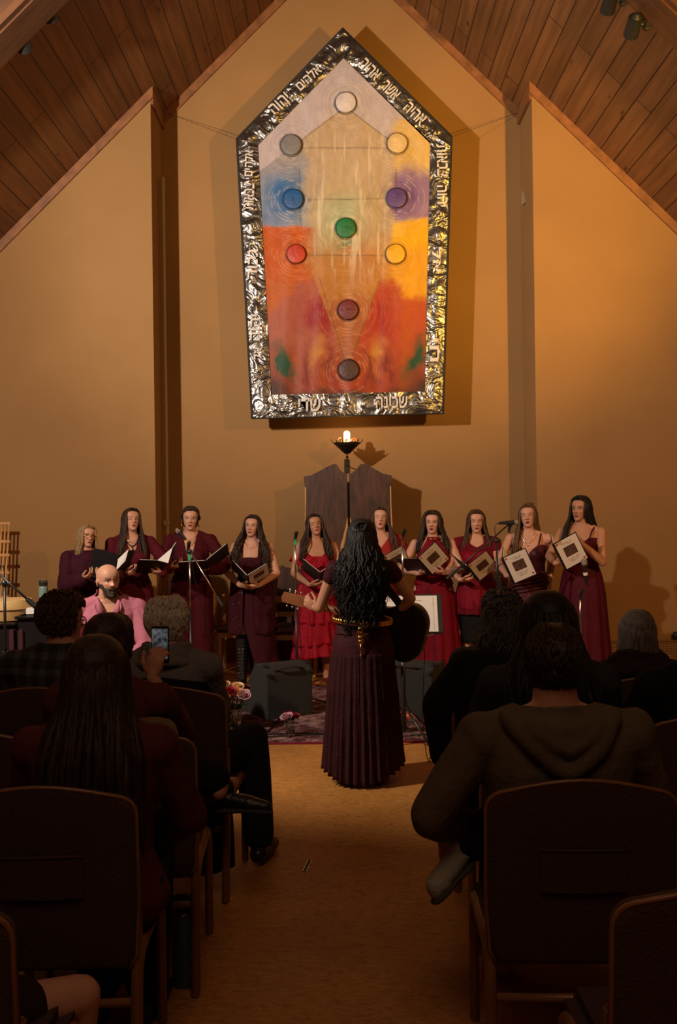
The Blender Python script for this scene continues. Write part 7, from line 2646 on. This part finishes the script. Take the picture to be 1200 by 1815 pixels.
M_DRUMWOOD = mat('drum_shell', (0.40, 0.22, 0.07), 0.55, noise_scale=12, noise_amt=.25)
dc = P(12, 1102, yq + .30); dc.z = hl + .0
dr = empty('frame_drum', dc, 0, 'round wooden drum with pale skin on the piano at the left edge', 'drum')
rr = (P(56, 1100, yq + .3) - P(12, 1100, yq + .3)).x
MB().lathe([(.001, 0), (rr * .97, 0), (rr * .98, .075), (.001, .075)], 48).build('lower_shell', M_DRUMWOOD, dr, angle=40)
MB().lathe([(.001, .082), (rr, .082), (rr * 1.0, .145), (rr * .985, .155), (.001, .157)], 48).build('drum_skin', M_DRUMSKIN, dr, angle=40)
MB().lathe([(rr * .985, .074), (rr * 1.005, .076), (rr * 1.005, .084), (rr * .985, .086)], 48).build('hoop', M_WALNUT, dr, angle=40)
M_TEAL = mat('teal_bottle', (0.15, 0.24, 0.20), 0.4)
M_TEALD = mat('dark_teal_bottle', (0.055, 0.095, 0.075), 0.45)
def bottle(label, p, h, r, mt):
    b_ = empty('water_bottle', p, 0, label, 'bottle')
    MB().lathe([(.001, 0), (r * .93, 0), (r, .01), (r, h * .76), (r * .96, h * .80), (r * .80, h * .83), (.001, h * .83)], 28).build('body', mt, b_, angle=40)
    MB().lathe([(.001, h * .83), (r * .90, h * .83), (r * .90, h * .94), (r * .75, h * .965), (.001, h * .97)], 28).build('lid', M_FIX, b_, angle=40)
    MB().tube(poly_path([(-r * .8, 0, h * .90), (-r * .75, 0, h * .99), (0, 0, h * 1.02), (r * .75, 0, h * .99), (r * .8, 0, h * .90)], 5), .005, 7).build('carry_loop', M_STAND, b_, smooth=True)
    MB().tube([(0, 0, h * .825), (0, 0, h * .838)], [r * .97, r * .97], 24).build('steel_ring', M_SILVER, b_)
    return b_
bp_ = P(77.5, 1092, yq + .35); bp_.z = ht
bottle('pale green water bottle with dark lid standing on the piano', bp_, P(77, 1029, yq + .35).z - ht, .036, M_TEAL)
pw = P(60, 1090, yq + .22); pw.z = ht + .008
ppo = empty('paper_stack', pw, 0, 'small stack of white paper on the piano beside the drum', 'paper')
MB().box((0, 0, .012), (.10, .16, .04), Matrix.Rotation(.2, 3, 'Z')).build('sheets', M_PAPER, ppo)
# tall slatted wooden frame at the left edge
sx = P(-30, 1000, 10.2)
sl = empty('slatted_wooden_frame', (P(-20, 1000, 10.2).x, 10.2, 0), 0, 'tall slatted wooden frame leaning at the wall by the left edge', 'wooden frame')
zt = P(15, 926, 10.2).z
for i in range(9):
    MB().tube([(-.17 + .035 * i - .02, 0, .05), (-.13 + .038 * i, .12, zt - .02)], .010, 8).build('slat', M_OAK, sl, smooth=True)
for z in (.12, .6, .85, 1.10, 1.28, 1.42, zt - .01):
    t = z / zt
    MB().box((-.02 + .03 * t, .0 + .12 * t, z), (.37, .03, .028), bev=.004).build('crossbar', M_OAK, sl)

# near the audience
nb = G(326, 1745, 0.0)
bottle('dull teal water bottle on the floor beside the near left chair', Vector((nb.x, nb.y, 0)), .315, .042, M_TEALD)
fs = G(545, 1535, 0.0)
f_ = empty('floor_socket', (fs.x, fs.y, 0), R_(-8), 'small narrow metal floor slot in the aisle', 'floor slot')
MB().box((0, 0, .002), (.022, .16, .006), bev=.001).build('frame', M_CHROME, f_)
MB().box((0, 0, .0045), (.012, .145, .004)).build('slot', M_BLACK, f_)
# a pale scarf over the chair beside the person with the phone
sc_p = Vector((-.66, 3.46, .93))
mb = MB().tube(poly_path([sc_p + Vector((-.14, -.04, -.10)), sc_p + Vector((-.12, .0, .0)), sc_p + Vector((-.02, .01, .02)), sc_p + Vector((.06, .0, .005)), sc_p + Vector((.08, -.05, -.09))], 5), .028, 8, flat=.6)
so_ = mesh_obj('scarf', wrinkle(vox(mb, .007, 2), .008), cloth_mat('beige_scarf', (.16, .10, .055))); tag(so_, 'beige scarf over the chair back below the person holding the phone', 'scarf'); origin_to(so_, sc_p)
# glass of water and small cup near the right edge: dark knob on the wall
kn = P(1197, 1127, 10.55)
ko = MB().ell((0, 0, 0), (.03, .03, .045)).build('wall_knob', M_FIX, None, smooth=True); ko.location = kn
tag(ko, 'small dark knob on the wall at the right edge', 'wall knob')
